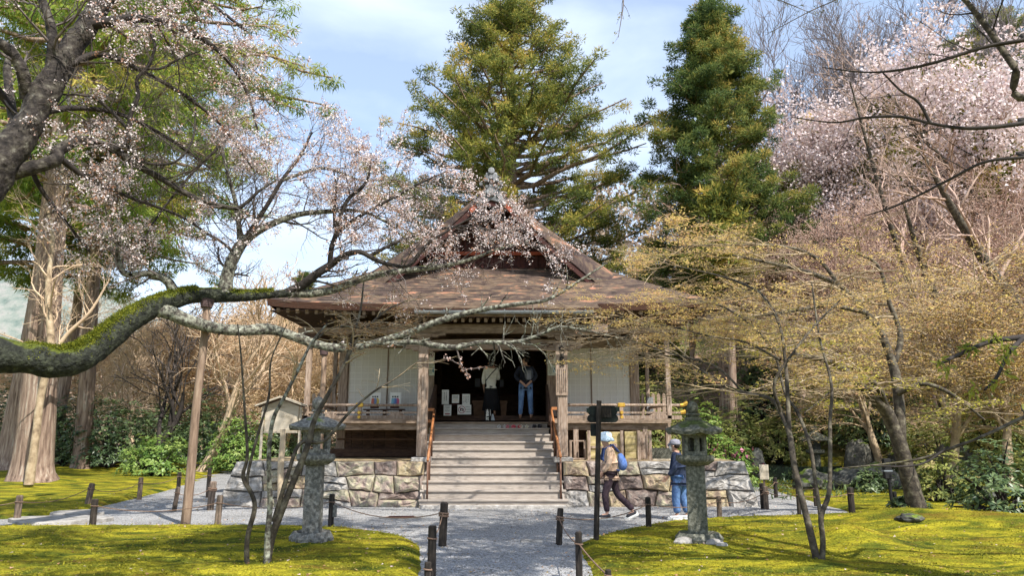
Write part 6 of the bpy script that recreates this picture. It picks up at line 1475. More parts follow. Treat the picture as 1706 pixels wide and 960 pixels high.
# ---- cedars
def cedar_mesh(H, prof, hb, nb, m, nl, size, spread, needle, seed, tr=.55, droop=0.0, upb=.25, ryg=None, see=0.0, tip_thin=1.0, wdt=.30):
    rg = np.random.default_rng(seed)
    zt = np.concatenate([[-.3, 0, .12, .3, .6, 1.0, 1.6], np.linspace(2.4, H, 20)]); sway = np.stack([.15 * np.sin(zt * .23 + seed), .15 * np.sin(zt * .31 + 2), zt], 1)
    rr_ = tr * (1 - np.clip(zt / H, 0, 1)) ** .8 + .03; rr_ *= 1 + .42 * np.exp(-np.maximum(zt, 0) / .32)
    Vt, Ft = tubes_np(sway[None], rr_[None], 16)
    # bark ridges
    c = np.repeat(sway, 16, axis=0); off = Vt - c; g = np.array([mnoise.noise(Vector((v[0] * 5, v[1] * 5, v[2] * .25 + seed))) for v in Vt]); fl = np.exp(-np.maximum(Vt[:, 2], 0) / .5) * .22 * np.array([mnoise.noise(Vector((v[0] / (abs(v[0]) + abs(v[1]) + .01) * 2.5, v[1] / (abs(v[0]) + abs(v[1]) + .01) * 2.5, seed))) for v in off]); Vt = c + off * (1 + .14 * g + fl * 1.3)[:, None]
    hs = hb + (1 - hb) * (np.arange(nb) + rg.random(nb)) / nb; az = np.arange(nb) * 2.4 + rg.normal(size=nb) * .5
    ln = np.maximum(.3, (np.array([prof(h) for h in hs]) - .55) * rg.uniform(.68, 1.12, nb))
    K = 7; t = np.linspace(0, 1, K)
    B0 = np.zeros((nb, K, 3)); B0[:, :, 0] = np.cos(az)[:, None] * ln[:, None] * t; B0[:, :, 1] = np.sin(az)[:, None] * ln[:, None] * t
    B0[:, :, 2] = (hs * H)[:, None] + ln[:, None] * (upb * t ** 1.4 - droop * .5 * t ** 2) + (-.0)
    B0[:, 1:] += rg.normal(size=(nb, K - 1, 3)) * .12
    Rb = np.linspace(1, .2, K)[None] * (.035 + .016 * ln)[:, None]
    C1 = grow(B0, Rb, 4, 1.0, ang=.75, t0=.3, up=.1, flat=.7, K=4, rr=.5, rmin=.015, rg=rg, taper=0)
    Vb, Fb = join_np([tubes_np(B0, Rb, 5), tubes_np(*C1, 3)])
    c1 = pts_on(B0, .38, 1, m, rg); c2 = pts_on(C1[0], .6, 1, 2, rg)
    c1 = c1 + rg.normal(size=c1.shape) * np.array([.25, .25, .2]) * (spread / .6)
    cen = np.concatenate([c1, c2])
    if see: cen = cen[(cen[:, 2] / H < see) | (rg.random(len(cen)) < tip_thin)]
    nz_ = np.array([mnoise.noise(Vector(p * .35 + seed)) for p in cen]); cen = cen[nz_ > -.34]
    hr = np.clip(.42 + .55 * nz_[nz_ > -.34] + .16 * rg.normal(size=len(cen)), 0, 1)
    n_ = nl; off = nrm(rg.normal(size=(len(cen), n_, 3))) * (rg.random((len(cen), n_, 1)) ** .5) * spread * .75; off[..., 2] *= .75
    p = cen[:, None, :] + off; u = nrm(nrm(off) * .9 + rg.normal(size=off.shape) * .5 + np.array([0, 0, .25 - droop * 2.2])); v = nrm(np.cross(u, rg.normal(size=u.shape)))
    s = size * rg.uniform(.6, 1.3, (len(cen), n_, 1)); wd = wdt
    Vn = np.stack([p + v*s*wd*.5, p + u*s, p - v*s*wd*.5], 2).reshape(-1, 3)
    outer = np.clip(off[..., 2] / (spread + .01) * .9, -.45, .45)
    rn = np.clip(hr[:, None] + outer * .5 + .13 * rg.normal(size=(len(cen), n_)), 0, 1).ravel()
    return (npmesh('cedar_trunk', Vt, Ft, M_CEDAR, smooth=True), npmesh('cedar_branches', Vb, Fb, M_CEDAR), npmesh('cedar_needles', Vn, np.arange(len(Vn)).reshape(-1, 3), needle, rnd=rn))
def place_cedar(ms, x, y, z, rz, label, s=1.0, group=None, name='cedar_tree', lean=(0, 0)):
    e = empty(name, (x, y, z), rz, label=label, cat='tree', group=group); e.scale = (s,) * 3; e.rotation_euler = (lean[0], lean[1], rz)
    link('trunk', ms[0], e); link('branches', ms[1], e, kind='stuff'); link('crown', ms[2], e, kind='stuff'); return e
def interp(tab): 
    xs, ys = zip(*tab); return lambda h: float(np.interp(h, xs, ys))
# centre
Yc = 36.0; Hc = PZ(-25, Yc); kc = lambda y: TT(y, Yc) / FPX
tabc = sorted([(PZ(y, Yc) / Hc, w_ * kc(y)) for y, w_ in ((-25, 30), (20, 100), (60, 122), (110, 130), (160, 160), (200, 195), (260, 232), (320, 236), (400, 250), (470, 250), (560, 210), (650, 150))])
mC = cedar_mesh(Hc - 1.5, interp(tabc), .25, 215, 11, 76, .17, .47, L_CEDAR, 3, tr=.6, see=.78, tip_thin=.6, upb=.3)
place_cedar(mC, PX(852, 300, Yc), Yc, 0, 1.0, 'tall open crowned cedar directly behind the temple gable', group='tall cedars around the temple')
Yr = 33.0; Hr = PZ(3, Yr); kr = lambda y: TT(y, Yr) / FPX
tabr = sorted([(PZ(y, Yr) / Hr, w_ * kr(y)) for y, w_ in ((3, 14), (50, 40), (100, 62), (150, 86), (200, 102), (260, 118), (330, 138), (400, 165), (480, 170), (600, 120))])
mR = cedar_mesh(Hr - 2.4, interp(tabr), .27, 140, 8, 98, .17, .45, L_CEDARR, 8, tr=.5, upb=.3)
place_cedar(mR, PX(1190, 200, Yr), Yr, hz(PX(1190, 200, Yr), Yr) - .2, .4, 'dense pointed cedar to the right of the temple roof', group='tall cedars around the temple')
# left: great trunks and drooping bright foliage
g = GP(48, 806, .1); gA = GP(137, 784, .1); gB = GP(14, 784, .1)
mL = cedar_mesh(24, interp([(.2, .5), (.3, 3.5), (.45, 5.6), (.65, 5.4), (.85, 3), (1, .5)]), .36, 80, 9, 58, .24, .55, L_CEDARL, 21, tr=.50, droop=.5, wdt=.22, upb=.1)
place_cedar(mL, PX(43, 806, g.y), g.y, .1, 0.4, 'huge pale barked cedar trunk, front one of the group at the far left', group='tall cedars around the temple')
place_cedar(mL, gB.x + .2, gB.y, .1, 2.1, 'dark reddish cedar trunk behind the huge pale one at the left edge', .95, group='tall cedars around the temple')
mL2 = cedar_mesh(31, interp([(.2, .5), (.3, 3.5), (.42, 8.6), (.6, 9.6), (.85, 7), (1, .5)]), .32, 125, 9, 56, .25, .55, L_CEDARL, 33, tr=.30, droop=.5, wdt=.22, upb=.1)
place_cedar(mL2, gA.x - .3, gA.y, .1, 0, 'straight reddish cedar trunk standing alone in the left moss, with drooping bright foliage', group='tall cedars around the temple')
place_cedar(mL2, PX(92, 780, 36), 36, .1, 2.5, 'thin dark cedar trunk just right of and behind the huge pale cedar', .9, group='tall cedars around the temple')
place_cedar(mR, PX(505, 500, 52), 52, .2, 1.5, 'bright green cedar seen low through the cherry blossom left of the roof', .62, group='tall cedars around the temple')
place_cedar(mR, PX(965, 500, 46), 46, .2, 3.5, 'smaller green cedar filling the gap right of the gable', .62, group='tall cedars around the temple')
place_cedar(mR, PX(1075, 500, 44), 44, .2, .7, 'small dark cedar between the temple roof and the golden maple', .60, group='tall cedars around the temple')
place_cedar(mR, PX(660, 500, 46), 46, .2, 5.0, 'small green cedar behind the left slope of the temple roof', .6, group='tall cedars around the temple')
# pale thin trunk leaning against the big cedar
e = empty('leaning_tree', (g.x - .0, g.y - .8, .1), label='slender pale barked tree leaning across the foot of the huge left cedar', cat='tree')
Lw = limb_px([(88, 812, g.y - .9, 9), (48, 770, g.y - .9, 8), (58, 700, g.y - .9, 7), (72, 640, g.y - .9, 6), (85, 560, g.y - .9, 5), (82, 480, g.y - .9, 4.5), (88, 420, g.y - .9, 3.5), (85, 380, g.y - .9, 2.5), (70, 340, g.y - .9, 1.5)], 40)
Lw = limb_px([(48, 808, g.y - 1.2, 8), (58, 740, g.y - 1.2, 6.5), (68, 660, g.y - 1.2, 6), (84, 580, g.y - 1.2, 6), (80, 480, g.y - 1.2, 4.5), (88, 400, g.y - 1.2, 3.2), (80, 350, g.y - 1.2, 2)], 40)
Lw2 = limb_px([(78, 610, g.y - 1.2, 4), (110, 560, g.y - 1.2, 3.4), (150, 520, g.y - 1.2, 2.4), (180, 470, g.y - 1.2, 1.4)], 24)
bark('trunk', Lw, M_TWIGPALE, 10, .12, 3, e); bark('limb', Lw2, M_TWIGTAN, 8, .1, 4, e)
S_ = segs([(Lw[0][20:], Lw[1][20:]), Lw2], .7); a1 = grow(*S_, 3, 1.7, ang=.9, up=.3, wig=.2, K=6, rr=.4, rmin=.010); a2 = grow(*a1, 5, .8, ang=.8, up=.2, wig=.2, K=4, rr=.55, rmin=.006); a3 = grow(*a2, 3, .4, ang=.7, up=.1, K=3, rmin=.005)
V, Fc = join_np([tubes_np(*a1, 4), tubes_np(*a2, 3), tubes_np(*a3, 3)]); attach('twigs', npmesh('twigs', V, Fc, M_TWIGTAN), e, kind='stuff')

# ---- bare and flowering trees grown by rule
def tree_mesh(H, seed, trm, twm, tr=.16, lean=.1, lv=((7, .55), (6, .30), (5, .17), (4, .09)), up=.35, t0=.25, leaf=None, leafn=(2, 4), leafs=(.12, .06, .8), flat=1.0, fork=.6, rmin=.006, crn=None):
    rg = np.random.default_rng(seed); K = 9; t = np.linspace(0, 1, K)
    tp = np.stack([lean * H * t ** 1.5 + .03 * H * np.sin(t * 5 + seed), .03 * H * np.sin(t * 4 + 1 + seed), -.1 + H * fork * t], 1)
    rt = tr * (1.25 - .95 * t ** .8); rt[0] *= 1.25
    parts = [(tp[None], rt[None])]; cur = parts[0]; out_ = []
    for i, (m_, l_) in enumerate(lv):
        cur = grow(cur[0], cur[1], m_, l_ * H, ang=.75 if i else .6, t0=t0 if i == 0 else .15, up=up * (1 if i == 0 else .5), flat=flat if i else 1, wig=.17, K=5 if i < 2 else 4 if i == 2 else 3, rr=.55, rmin=rmin * (1 + .6 * (len(lv) - i)), rg=rg, taper=.35)
        out_.append(cur)
    V1, F1 = rough_tube(*resample(np.concatenate([tp, rt[:, None]], 1), 20), 10, .15, seed)
    ms = [npmesh('tree_trunk', V1, F1, trm, smooth=True), npmesh('tree_limbs', *join_np([tubes_np(*out_[0], 6), tubes_np(*out_[1], 4)]), trm, smooth=True), npmesh('tree_twigs', *join_np([tubes_np(*o_, 3) for o_ in out_[2:]]), twm)]
    if leaf:
        cen = np.concatenate([pts_on(out_[-1][0], .2, 1, leafn[0], rg), pts_on(out_[-2][0], .4, 1, 1, rg)])
        V, Fc, rn = leaves(cen, leafn[1], leafs[0], leafs[1], leafs[2], rg=rg, rj=.22, flat=flat, crnd=np.clip((.4 if crn is None else crn) + .22 * rg.normal(size=len(cen)), 0, 1))
        ms.append(npmesh('tree_leaves', V, Fc, leaf, rnd=rn))
    return ms
def place_tree(ms, x, y, z, rz, label, s=1.0, group=None, name='tree', fol='crown', lean=0.0, sz=None):
    e = empty(name, (x, y, z), rz, label=label, cat='tree', group=group); e.scale = (s, s, sz or s); e.rotation_euler = (0, lean, rz)
    link('trunk', ms[0], e); link('limbs', ms[1], e, kind='stuff'); link('twigs', ms[2], e, kind='stuff')
    if len(ms) > 3: link(fol, ms[3], e, kind='stuff')
    return e
def at_px(x, y, Y): xx_ = PX(x, y, Y); return xx_, Y, hz(xx_, Y) - .05
L_BUD = leafmat('tan_buds', [(.46, .29, .17), (.68, .48, .29), (.72, .56, .33)], trans=.45)
L_BUDP = leafmat('rosy_buds', [(.46, .28, .22), (.66, .46, .38), (.70, .52, .38)], trans=.45)
LV4 = ((8, .52), (6, .30), (6, .17), (5, .09))
mTan = [tree_mesh(8, 41 + i, M_TWIGTAN, M_TWIGTAN, tr=.13, lv=((8, .5), (7, .30), (6, .18), (5, .1)), up=.2, rmin=.007, leaf=L_BUD, leafn=(3, 4), leafs=(.24, .08, .7), crn=.5) for i in range(2)]
mPk = [tree_mesh(9, 51 + i, M_TWIGPK, M_TWIGPK, tr=.15, lv=((8, .5), (7, .30), (6, .18), (5, .1)), up=.3, rmin=.007, leaf=L_BUDP, leafn=(2, 3), leafs=(.24, .075, .7), crn=.5) for i in range(2)]
GT = 'tan twigged trees beyond the left moss'
for i, (x, y, Y, s, rz, v_, lb) in enumerate(((190, 700, 44, 1.0, 0, 0, 'tan twiggy tree right of the lone cedar trunk'), (255, 700, 41, .95, 1.3, 1, 'tan twiggy tree behind the dark bare cherry'), (310, 700, 46, 1.05, 2.2, 0, 'broad tan twiggy tree above the bright shrub'),
                                          (370, 700, 42, .95, 3.0, 1, 'tan twiggy tree just right of the prop pole'), (425, 700, 47, 1.1, 4.1, 0, 'tan twiggy tree behind the notice board'), (480, 700, 40, .9, 5.0, 1, 'tan twiggy tree seen left of the veranda post'),
                                          (535, 700, 44, 1.0, .7, 0, 'tan twiggy tree seen through the left veranda'), (40, 700, 46, .9, 2, 1, 'tan twiggy tree behind the cedar trunks at the left edge'), (130, 700, 50, 1.1, 4.6, 0, 'far tan twiggy tree between the left cedar trunks'),
                                          (585, 700, 50, 1.0, 2.9, 1, 'tan twiggy tree hidden mostly by the hall'), (345, 700, 54, 1.2, 5.4, 0, 'farthest tan twiggy tree behind the prop pole'))):
    place_tree(mTan[v_], *at_px(x, y, Y), rz, lb, s, GT, 'bare_tree')
mBare = tree_mesh(7.5, 61, M_BARKDK, M_TWIGC, tr=.22, lean=.12, lv=((6, .6), (5, .32), (4, .18), (3, .09)), up=.15, rmin=.009, fork=.45)
place_tree(mBare, *at_px(262, 730, 33), .3, 'dark bare cherry with crooked limbs behind the bright shrub', 1.0, None, 'bare_cherry')
mSl = tree_mesh(8, 63, M_TWIGTAN, M_TWIGTAN, tr=.2, lean=.25, lv=((7, .5), (6, .28), (5, .16), (3, .09)), up=.3, rmin=.009, fork=.7)
place_tree(mSl, *at_px(333, 782, 31), -.1, 'slanting pale tree trunk rising right of the tall prop pole', 1.0, None, 'bare_tree', lean=.12)
place_tree(mSl, *at_px(232, 760, 35), 2.9, 'pale leaning tree behind the dark leaves left of the bright shrub', .7, None, 'bare_tree')
# pink cherries on the right slope
mPC = [tree_mesh(11, 71 + i, M_BARKDK, M_TWIGPK, tr=.22, lv=((8, .5), (7, .30), (6, .17), (5, .10)), up=.25, rmin=.007, leaf=L_PINK, leafn=(5, 6), leafs=(.45, .10, .9), crn=.34) for i in range(2)]
GPk = 'pink cherries on the right slope'
for x, y, Y, s, rz, v_, lb in ((1400, 500, 36, 1.1, 0, 0, 'pink cherry nearest the pointed cedar, hanging lowest'), (1490, 500, 34, 1.3, 2, 1, 'pink cherry with a yellow lichened limb in the middle of the slope'), (1590, 500, 35, 1.35, 4, 0, 'large pink cherry below the far right cedars'),
                              (1690, 500, 33, 1.3, 1, 1, 'pink cherry cut by the right edge of the picture'), (1545, 500, 44, 1.15, 3, 1, 'far pink cherry rising highest on the slope'), (1345, 500, 46, .85, 5, 1, 'small far pink cherry between the cedar and the slope'), (1660, 500, 46, 1.1, 5.5, 0, 'far pink cherry behind the one at the right edge')):
    place_tree(mPC[v_], *at_px(x, y, Y), rz, lb, s, GPk, 'pink_cherry')
# rosy bare trees
GR = 'rosy twigged trees of the right slope'
for x, y, Y, s, rz, v_, lb in ((1260, 600, 34, .95, 0, 0, 'rosy twigged tree under the pointed cedar'), (1330, 600, 31, .9, 2, 1, 'rosy twigged tree behind the golden maple, left one'), (1410, 600, 31, .95, 4, 0, 'rosy twigged tree behind the golden maple, middle one'),
                              (1480, 600, 29, .9, 1, 1, 'rosy twigged tree behind the golden maple, right one'), (1560, 600, 31, 1.0, 3, 0, 'rosy twigged tree between the dark slanting trunks'), (1640, 600, 29, .95, 5, 1, 'rosy twigged tree right of the dark slanting trunks'),
                              (1700, 600, 32, 1.0, .5, 0, 'rosy twigged tree at the right edge'), (1160, 600, 40, .9, 4.4, 1, 'rosy twigged tree seen right of the hall roof'), (1215, 560, 38, .9, 1.7, 0, 'rosy twigged tree behind the right roof corner')):
    place_tree(mPk[v_], *at_px(x, y, Y), rz, lb, s, GR, 'bare_tree')
# tall grey bare trees against the sky
mG = [tree_mesh(20, 81 + i, M_TWIGGR, M_TWIGGR, tr=.17, lv=((14, .34), (6, .18), (5, .10), (3, .055)), up=.85, t0=.35, rmin=.008, fork=.85, lean=-.04) for i in range(2)]
for x, Y, s, rz, v_, lb in ((1335, 48, 1.0, 0, 0, 'tall grey bare tree nearest the pointed cedar, fan of fine upright twigs'), (1400, 46, 1.0, 2, 1, 'tall grey bare tree, second of the row against the sky'), (1450, 50, 1.02, 4, 0, 'tall grey bare tree left of the far dark cedars'), (1375, 54, .9, 3, 1, 'faint far grey bare tree between the tall ones'), (1480, 44, .95, 5, 1, 'grey bare tree rising out of the pink blossom'), (1570, 42, .95, 1, 0, 'grey bare tree in front of the far dark cedar at the top'), (1650, 41, .95, 2.6, 1, 'grey bare tree veiling the far cedars at the top right')):
    place_tree(mG[v_], *at_px(x, 300, Y), rz, lb, s, 'tall bare trees against the sky', 'bare_tree')
# far cedars and straight trunks on the slope
for x, Y, s, rz, lb in ((1545, 52, .72, 0, 'far dark cedar at the top, right of the bare trees'), (1620, 50, .75, 2, 'far dark cedar partly veiled by a bare limb'), (1690, 48, .8, 4, 'far dark cedar at the top right corner')):
    xx_, yy_, z_ = at_px(x, 300, Y); place_cedar(mC, xx_, yy_, z_, rz, lb, s, 'far cedars on the slope')
mTr = cedar_mesh(15, interp([(.5, .3), (.7, 2.2), (1, .4)]), .62, 40, 7, 20, .4, .6, L_CEDAR, 91, tr=.26)
for x, Y, s, rz, lb in ((1503, 33, .9, 0, 'dark straight trunk, leftmost of the slope trunks'), (1540, 36, .9, 1, 'second dark straight trunk on the slope'), (1572, 33, .85, 2, 'third straight trunk on the slope'), (1598, 37, .95, 3, 'paired straight trunk with reddish bark on the slope'),
                      (1622, 35, .9, 4, 'pale straight trunk on the slope'), (1655, 39, 1, 5, 'straight trunk behind the rightmost rosy tree'), (1213, 30, .7, 2.5, 'reddish trunk behind the hall at its right corner'), (1395, 36, .9, 3.1, 'straight trunk left of the maple on the slope'), (1683, 31, .85, 1.1, 'straight trunk nearest the right edge')):
    xx_, yy_, z_ = at_px(x, 560, Y); place_cedar(mTr, xx_, yy_, z_, rz, lb, s, 'straight trunks on the slope')
# dark slanting trunks
for x0, y0, x1, y1, Y, w_, lb, bl_ in ((1700, 530, 1600, 370, 24, 11, 'thick dark slanting trunk at the right, upper limb lost in rosy twigs', 0), (1570, 540, 1530, 420, 26, 8, 'dark leaning trunk forking left above the undergrowth', 1), (1690, 400, 1560, 255, 30, 7, 'yellow lichened slanting limb tree in the pink blossom', 2), (1560, 640, 1470, 330, 27, 6, 'mossy slanting trunk behind the golden maple', 3)):
    a, b = P(x0, y0, Y), P(x1, y1, Y - 1); z_ = hz(a.x, Y); e = empty('slanting_tree', (a.x, Y, min(z_, a.z)), label=lb, cat='tree')
    k = TT(y0, Y) / FPX; mid = a.lerp(b, .5) + Vector((.1, 0, -.2)); base = Vector((a.x + .4, Y, min(z_, a.z - .5) - .2)); c = b + (b - a) * .6 + Vector((0, 0, .3))
    L_ = resample([(*base, w_ * k * 1.1), (*a, w_ * k), (*mid, w_ * k * .85), (*b, w_ * k * .6), (*c, w_ * k * .2)], 30)
    bark('trunk', L_, M_MAPLE, 10, .15, bl_, e); S_ = segs([(L_[0][8:], L_[1][8:])], 1.0)
    a1 = grow(*S_, 3, 2.4, ang=.8, up=.2, K=6, rr=.45, rmin=.018); a2 = grow(*a1, 6, 1.1, ang=.75, up=.1, K=4, rr=.5, rmin=.011); a3 = grow(*a2, 5, .5, ang=.7, K=3, rmin=.008)
    V, Fc = join_np([tubes_np(*a1, 5), tubes_np(*a2, 3), tubes_np(*a3, 3)]); attach('twigs', npmesh('twigs', V, Fc, M_TWIGPK), e, kind='stuff')

# ---- maples with young golden leaves
def maple(root, limbs, leafm, trm, S_from, seg=.7, l1=1.3, m=(3, 5, 5), lsz=.05, tw=M_TWIGPALE, dens=1, base_r=.006, crn=.45, upx=.03, nl=5, lsp=.14, gap=-.05):
    for i, L_ in enumerate(limbs): bark('trunk' if i == 0 else 'limb', L_, trm, 10, .12, i * 3 + 1, root)
    S_ = segs([(L_[0][int(len(L_[0]) * f_):], L_[1][int(len(L_[0]) * f_):]) for L_, f_ in zip(limbs, S_from) if f_ < 1], seg)
    a1 = grow(*S_, m[0], l1, ang=1.0, up=upx, flat=.35, wig=.14, K=6, rr=.5, rmin=base_r * 1.6)
    a2 = grow(*a1, m[1], l1 * .5, ang=.85, flat=.3, wig=.15, K=5, rr=.55, rmin=base_r)
    a3 = grow(*a2, m[2], l1 * .24, ang=.8, flat=.25, wig=.15, K=3, rr=.6, rmin=base_r * .6)
    V, Fc = join_np([tubes_np(*a1, 5), tubes_np(*a2, 3), tubes_np(*a3, 3)]); attach('twigs', npmesh('twigs', V, Fc, tw), root, kind='stuff')
    cen = np.concatenate([pts_on(a3[0], .3, 1, dens), pts_on(a2[0], .5, 1, 1)])
    lz = np.array([mnoise.noise(Vector((p[0] * .45, p[1] * .45, p[2] * 2.6))) for p in cen]); cen = cen[lz > gap]
    cr = np.clip(crn + .22 * RNG.normal(size=len(cen)), 0, 1)
    V, Fc, rn = leaves(cen, nl, lsp, lsz, .5, flat=.4, rj=.18, crnd=cr, spz=.16)
    attach('leaves', npmesh('leaves', V, Fc, leafm, rnd=rn), root, kind='stuff'); return a3
m1b = GP(1366, 957, .04)
M1 = empty('maple_tree', (m1b.x, m1b.y, hz(m1b.x, m1b.y)), label='slender forked maple in the right foreground with golden young leaves', cat='tree')
l1_ = limb_px([(1367, 960, 9.3, 6.66), (1348, 880, 9.35, 5.772), (1325, 785, 9.5, 5.18), (1315, 722, 9.7, 4.81), (1302, 690, 9.9, 4.07), (1284, 665, 10.1, 3.7), (1240, 655, 10.5, 3.256), (1200, 640, 11, 2.812), (1160, 612, 11.5, 2.22), (1100, 590, 12, 1.48)], 60)
l2_ = limb_px([(1315, 722, 9.7, 3.7), (1312, 655, 9.9, 3.404), (1308, 600, 10.2, 2.96), (1298, 540, 10.6, 2.516), (1270, 492, 11, 2.22), (1230, 470, 11.5, 1.85), (1180, 455, 12, 1.48), (1110, 440, 12.6, 0.888)], 50)
l3_ = limb_px([(1367, 958, 9.32, 5.55), (1371, 905, 9.3, 4.736), (1368, 862, 9.3, 4.44), (1381, 822, 9.35, 3.7), (1383, 760, 9.4, 3.404), (1383, 700, 9.5, 2.96), (1385, 640, 9.7, 2.368), (1365, 560, 10, 1.924), (1352, 470, 10.4, 1.184)], 50)
l4_ = limb_px([(1368, 868, 9.3, 3.7), (1358, 800, 9.4, 3.256), (1350, 745, 9.5, 2.96), (1330, 690, 9.8, 2.664), (1308, 655, 10.1, 2.368), (1290, 590, 10.6, 2.072), (1255, 545, 11, 1.776), (1200, 510, 11.6, 1.48), (1130, 495, 12.2, 0.962)], 50)
l5_ = limb_px([(1300, 600, 10.2, 2.22), (1240, 570, 10.8, 1.924), (1180, 560, 11.4, 1.628), (1120, 545, 12, 1.332), (1060, 535, 12.6, 0.888), (1000, 528, 13, 0.592)], 40)
l6_ = limb_px([(1302, 690, 9.9, 2.96), (1290, 640, 9.8, 2.664), (1320, 590, 9.8, 2.22), (1360, 540, 10, 1.776), (1400, 500, 10.2, 1.184)], 36)
l7_ = limb_px([(1240, 655, 10.5, 2.22), (1190, 610, 11.2, 1.924), (1120, 590, 11.8, 1.628), (1060, 570, 12.4, 1.184), (1030, 560, 12.8, 0.74)], 36)
maple(M1, [l1_, l3_, l2_, l4_, l5_, l6_, l7_], L_MAPLE, M_MAPLE, [.55, .7, .3, .45, .2, .4, .3], seg=.55, l1=1.25, m=(3, 5, 5), lsz=.036, base_r=.0038, crn=.42, nl=10)
m2b = GP(1527, 852, .1)
M2 = empty('maple_tree', (m2b.x, m2b.y, hz(m2b.x, m2b.y)), label='mossy barked maple on the mound with layered golden branches', cat='tree')
q_ = m2b.y
k1_ = limb_px([(1530, 858, q_, 17), (1521, 820, q_, 15), (1510, 780, q_, 13), (1498, 740, q_, 12), (1485, 705, q_, 11), (1472, 680, q_ - .1, 10), (1445, 655, q_ - .3, 8), (1410, 620, q_ - .6, 6.5), (1375, 600, q_ - .9, 5), (1320, 590, q_ - 1.2, 3.6), (1260, 575, q_ - 1.5, 2)], 60)
k2_ = limb_px([(1500, 745, q_, 9), (1500, 700, q_, 8.5), (1496, 655, q_ + .1, 8), (1488, 610, q_ + .2, 7), (1465, 550, q_ + .2, 6), (1440, 520, q_ + .1, 5.5), (1400, 478, q_, 4.6), (1350, 455, q_ - .2, 3.6), (1290, 440, q_ - .4, 2.6), (1220, 425, q_ - .6, 1.6)], 60)
k3_ = limb_px([(1480, 690, q_, 6), (1465, 650, q_ - .4, 5), (1440, 630, q_ - .8, 4), (1400, 640, q_ - 1.2, 3), (1340, 690, q_ - 1.5, 2)], 36)
k4_ = limb_px([(1488, 612, q_ + .2, 5), (1500, 560, q_ + .3, 4.4), (1480, 500, q_ + .4, 3.6), (1460, 440, q_ + .5, 2.8), (1400, 410, q_ + .6, 2)], 40)
k5_ = limb_px([(1440, 520, q_, 4), (1380, 510, q_ - .4, 3.4), (1310, 520, q_ - .8, 2.6), (1240, 530, q_ - 1.2, 1.6)], 36)
k6_ = limb_px([(1400, 478, q_, 3.4), (1360, 430, q_ + .2, 3), (1300, 410, q_ + .2, 2.2), (1200, 408, q_, 1.4), (1120, 412, q_ - .2, 1)], 36)
k7_ = limb_px([(1496, 655, q_, 5), (1540, 640, q_ - .4, 4), (1590, 660, q_ - .6, 3), (1640, 700, q_ - .8, 1.6)], 36)
maple(M2, [k1_, k3_, k7_], L_MAPLEY, M_MAPLE, [.55, .3, .4], seg=.75, l1=1.6, m=(3, 5, 5), lsz=.05, base_r=.005, crn=.6, nl=6, lsp=.22)
maple(M2, [k2_, k4_, k5_, k6_], L_MAPLE, M_MAPLE, [.5, .3, .2, .2], seg=.75, l1=1.7, m=(3, 5, 5), lsz=.050, base_r=.005, crn=.42, nl=10, lsp=.22)
# maple at left foreground: bare thin stems
m3b = GP(440, 960, .05)
M3 = empty('young_maple', (m3b.x, m3b.y, hz(m3b.x, m3b.y)), label='thin many stemmed young tree in the left foreground before the stone lantern', cat='tree')
s1_ = limb_px([(440, 968, 9.3, 8), (452, 900, 9.3, 6.5), (466, 860, 9.3, 6), (490, 800, 9.35, 5.5), (512, 745, 9.4, 5), (524, 700, 9.45, 4.5), (548, 655, 9.5, 3.8), (575, 605, 9.6, 3.2), (588, 560, 9.7, 2.6), (600, 520, 9.8, 1.8), (606, 470, 9.9, 1.2)], 60)
s2_ = limb_px([(444, 965, 9.25, 6), (446, 890, 9.2, 5), (450, 840, 9.2, 4.6), (448, 760, 9.1, 4), (455, 700, 9.1, 3.6), (475, 660, 9.1, 3.2), (500, 610, 9.2, 2.8), (520, 570, 9.3, 2.2), (545, 540, 9.4, 1.4)], 60)
s3_ = limb_px([(412, 962, 9.3, 5), (412, 900, 9.3, 4.4), (424, 850, 9.3, 4.2), (420, 825, 9.3, 4), (405, 795, 9.3, 3.4), (412, 760, 9.3, 2.8), (408, 690, 9.3, 2.2), (402, 600, 9.3, 1.6), (396, 540, 9.3, 1)], 60)
s4_ = limb_px([(424, 835, 9.3, 3), (412, 800, 9.3, 2.8), (428, 730, 9.3, 2.4), (448, 660, 9.4, 2), (452, 600, 9.4, 1.4), (478, 540, 9.5, .8)], 40)
s5_ = limb_px([(456, 870, 9.3, 4.5), (480, 790, 9.3, 3.6), (500, 740, 9.4, 3), (540, 735, 9.5, 2.8), (580, 690, 9.6, 2.4), (620, 655, 9.8, 2), (660, 630, 9.9, 1.5), (700, 600, 10, 1)], 50)
s6_ = limb_px([(575, 605, 9.6, 2.4), (600, 560, 9.8, 2), (640, 520, 10, 1.6), (680, 500, 10.2, 1)], 30)
s7_ = limb_px([(520, 570, 9.3, 1.8), (560, 545, 9.5, 1.5), (620, 548, 9.8, 1.2), (680, 540, 10, .8)], 30)
for i, L_ in enumerate((s1_, s2_, s3_, s4_, s5_, s6_, s7_)): bark('stem', L_, M_MAPLE if i not in (1,) else M_BARKLI, 8, .1, i, M3)
S_ = segs([(s1_[0][38:], s1_[1][38:]), (s2_[0][36:], s2_[1][36:]), (s5_[0][30:], s5_[1][30:]), s6_, s7_], .5)
a1 = grow(*S_, 3, .6, ang=.8, up=.05, flat=.5, wig=.15, K=5, rr=.5, rmin=.0035); a2 = grow(*a1, 5, .26, ang=.7, flat=.4, K=4, rmin=.0025)
V, Fc = join_np([tubes_np(*a1, 4), tubes_np(*a2, 3)]); attach('twigs', npmesh('twigs', V, Fc, M_TWIGPALE), M3, kind='stuff')
S8 = segs([s6_, s7_, (s1_[0][46:], s1_[1][46:])], .4)
a3 = grow(*S8, 4, .55, ang=1.0, flat=.2, K=5, rr=.4, rmin=.003); a4 = grow(*a3, 5, .25, ang=.8, flat=.2, K=3, rmin=.0022)
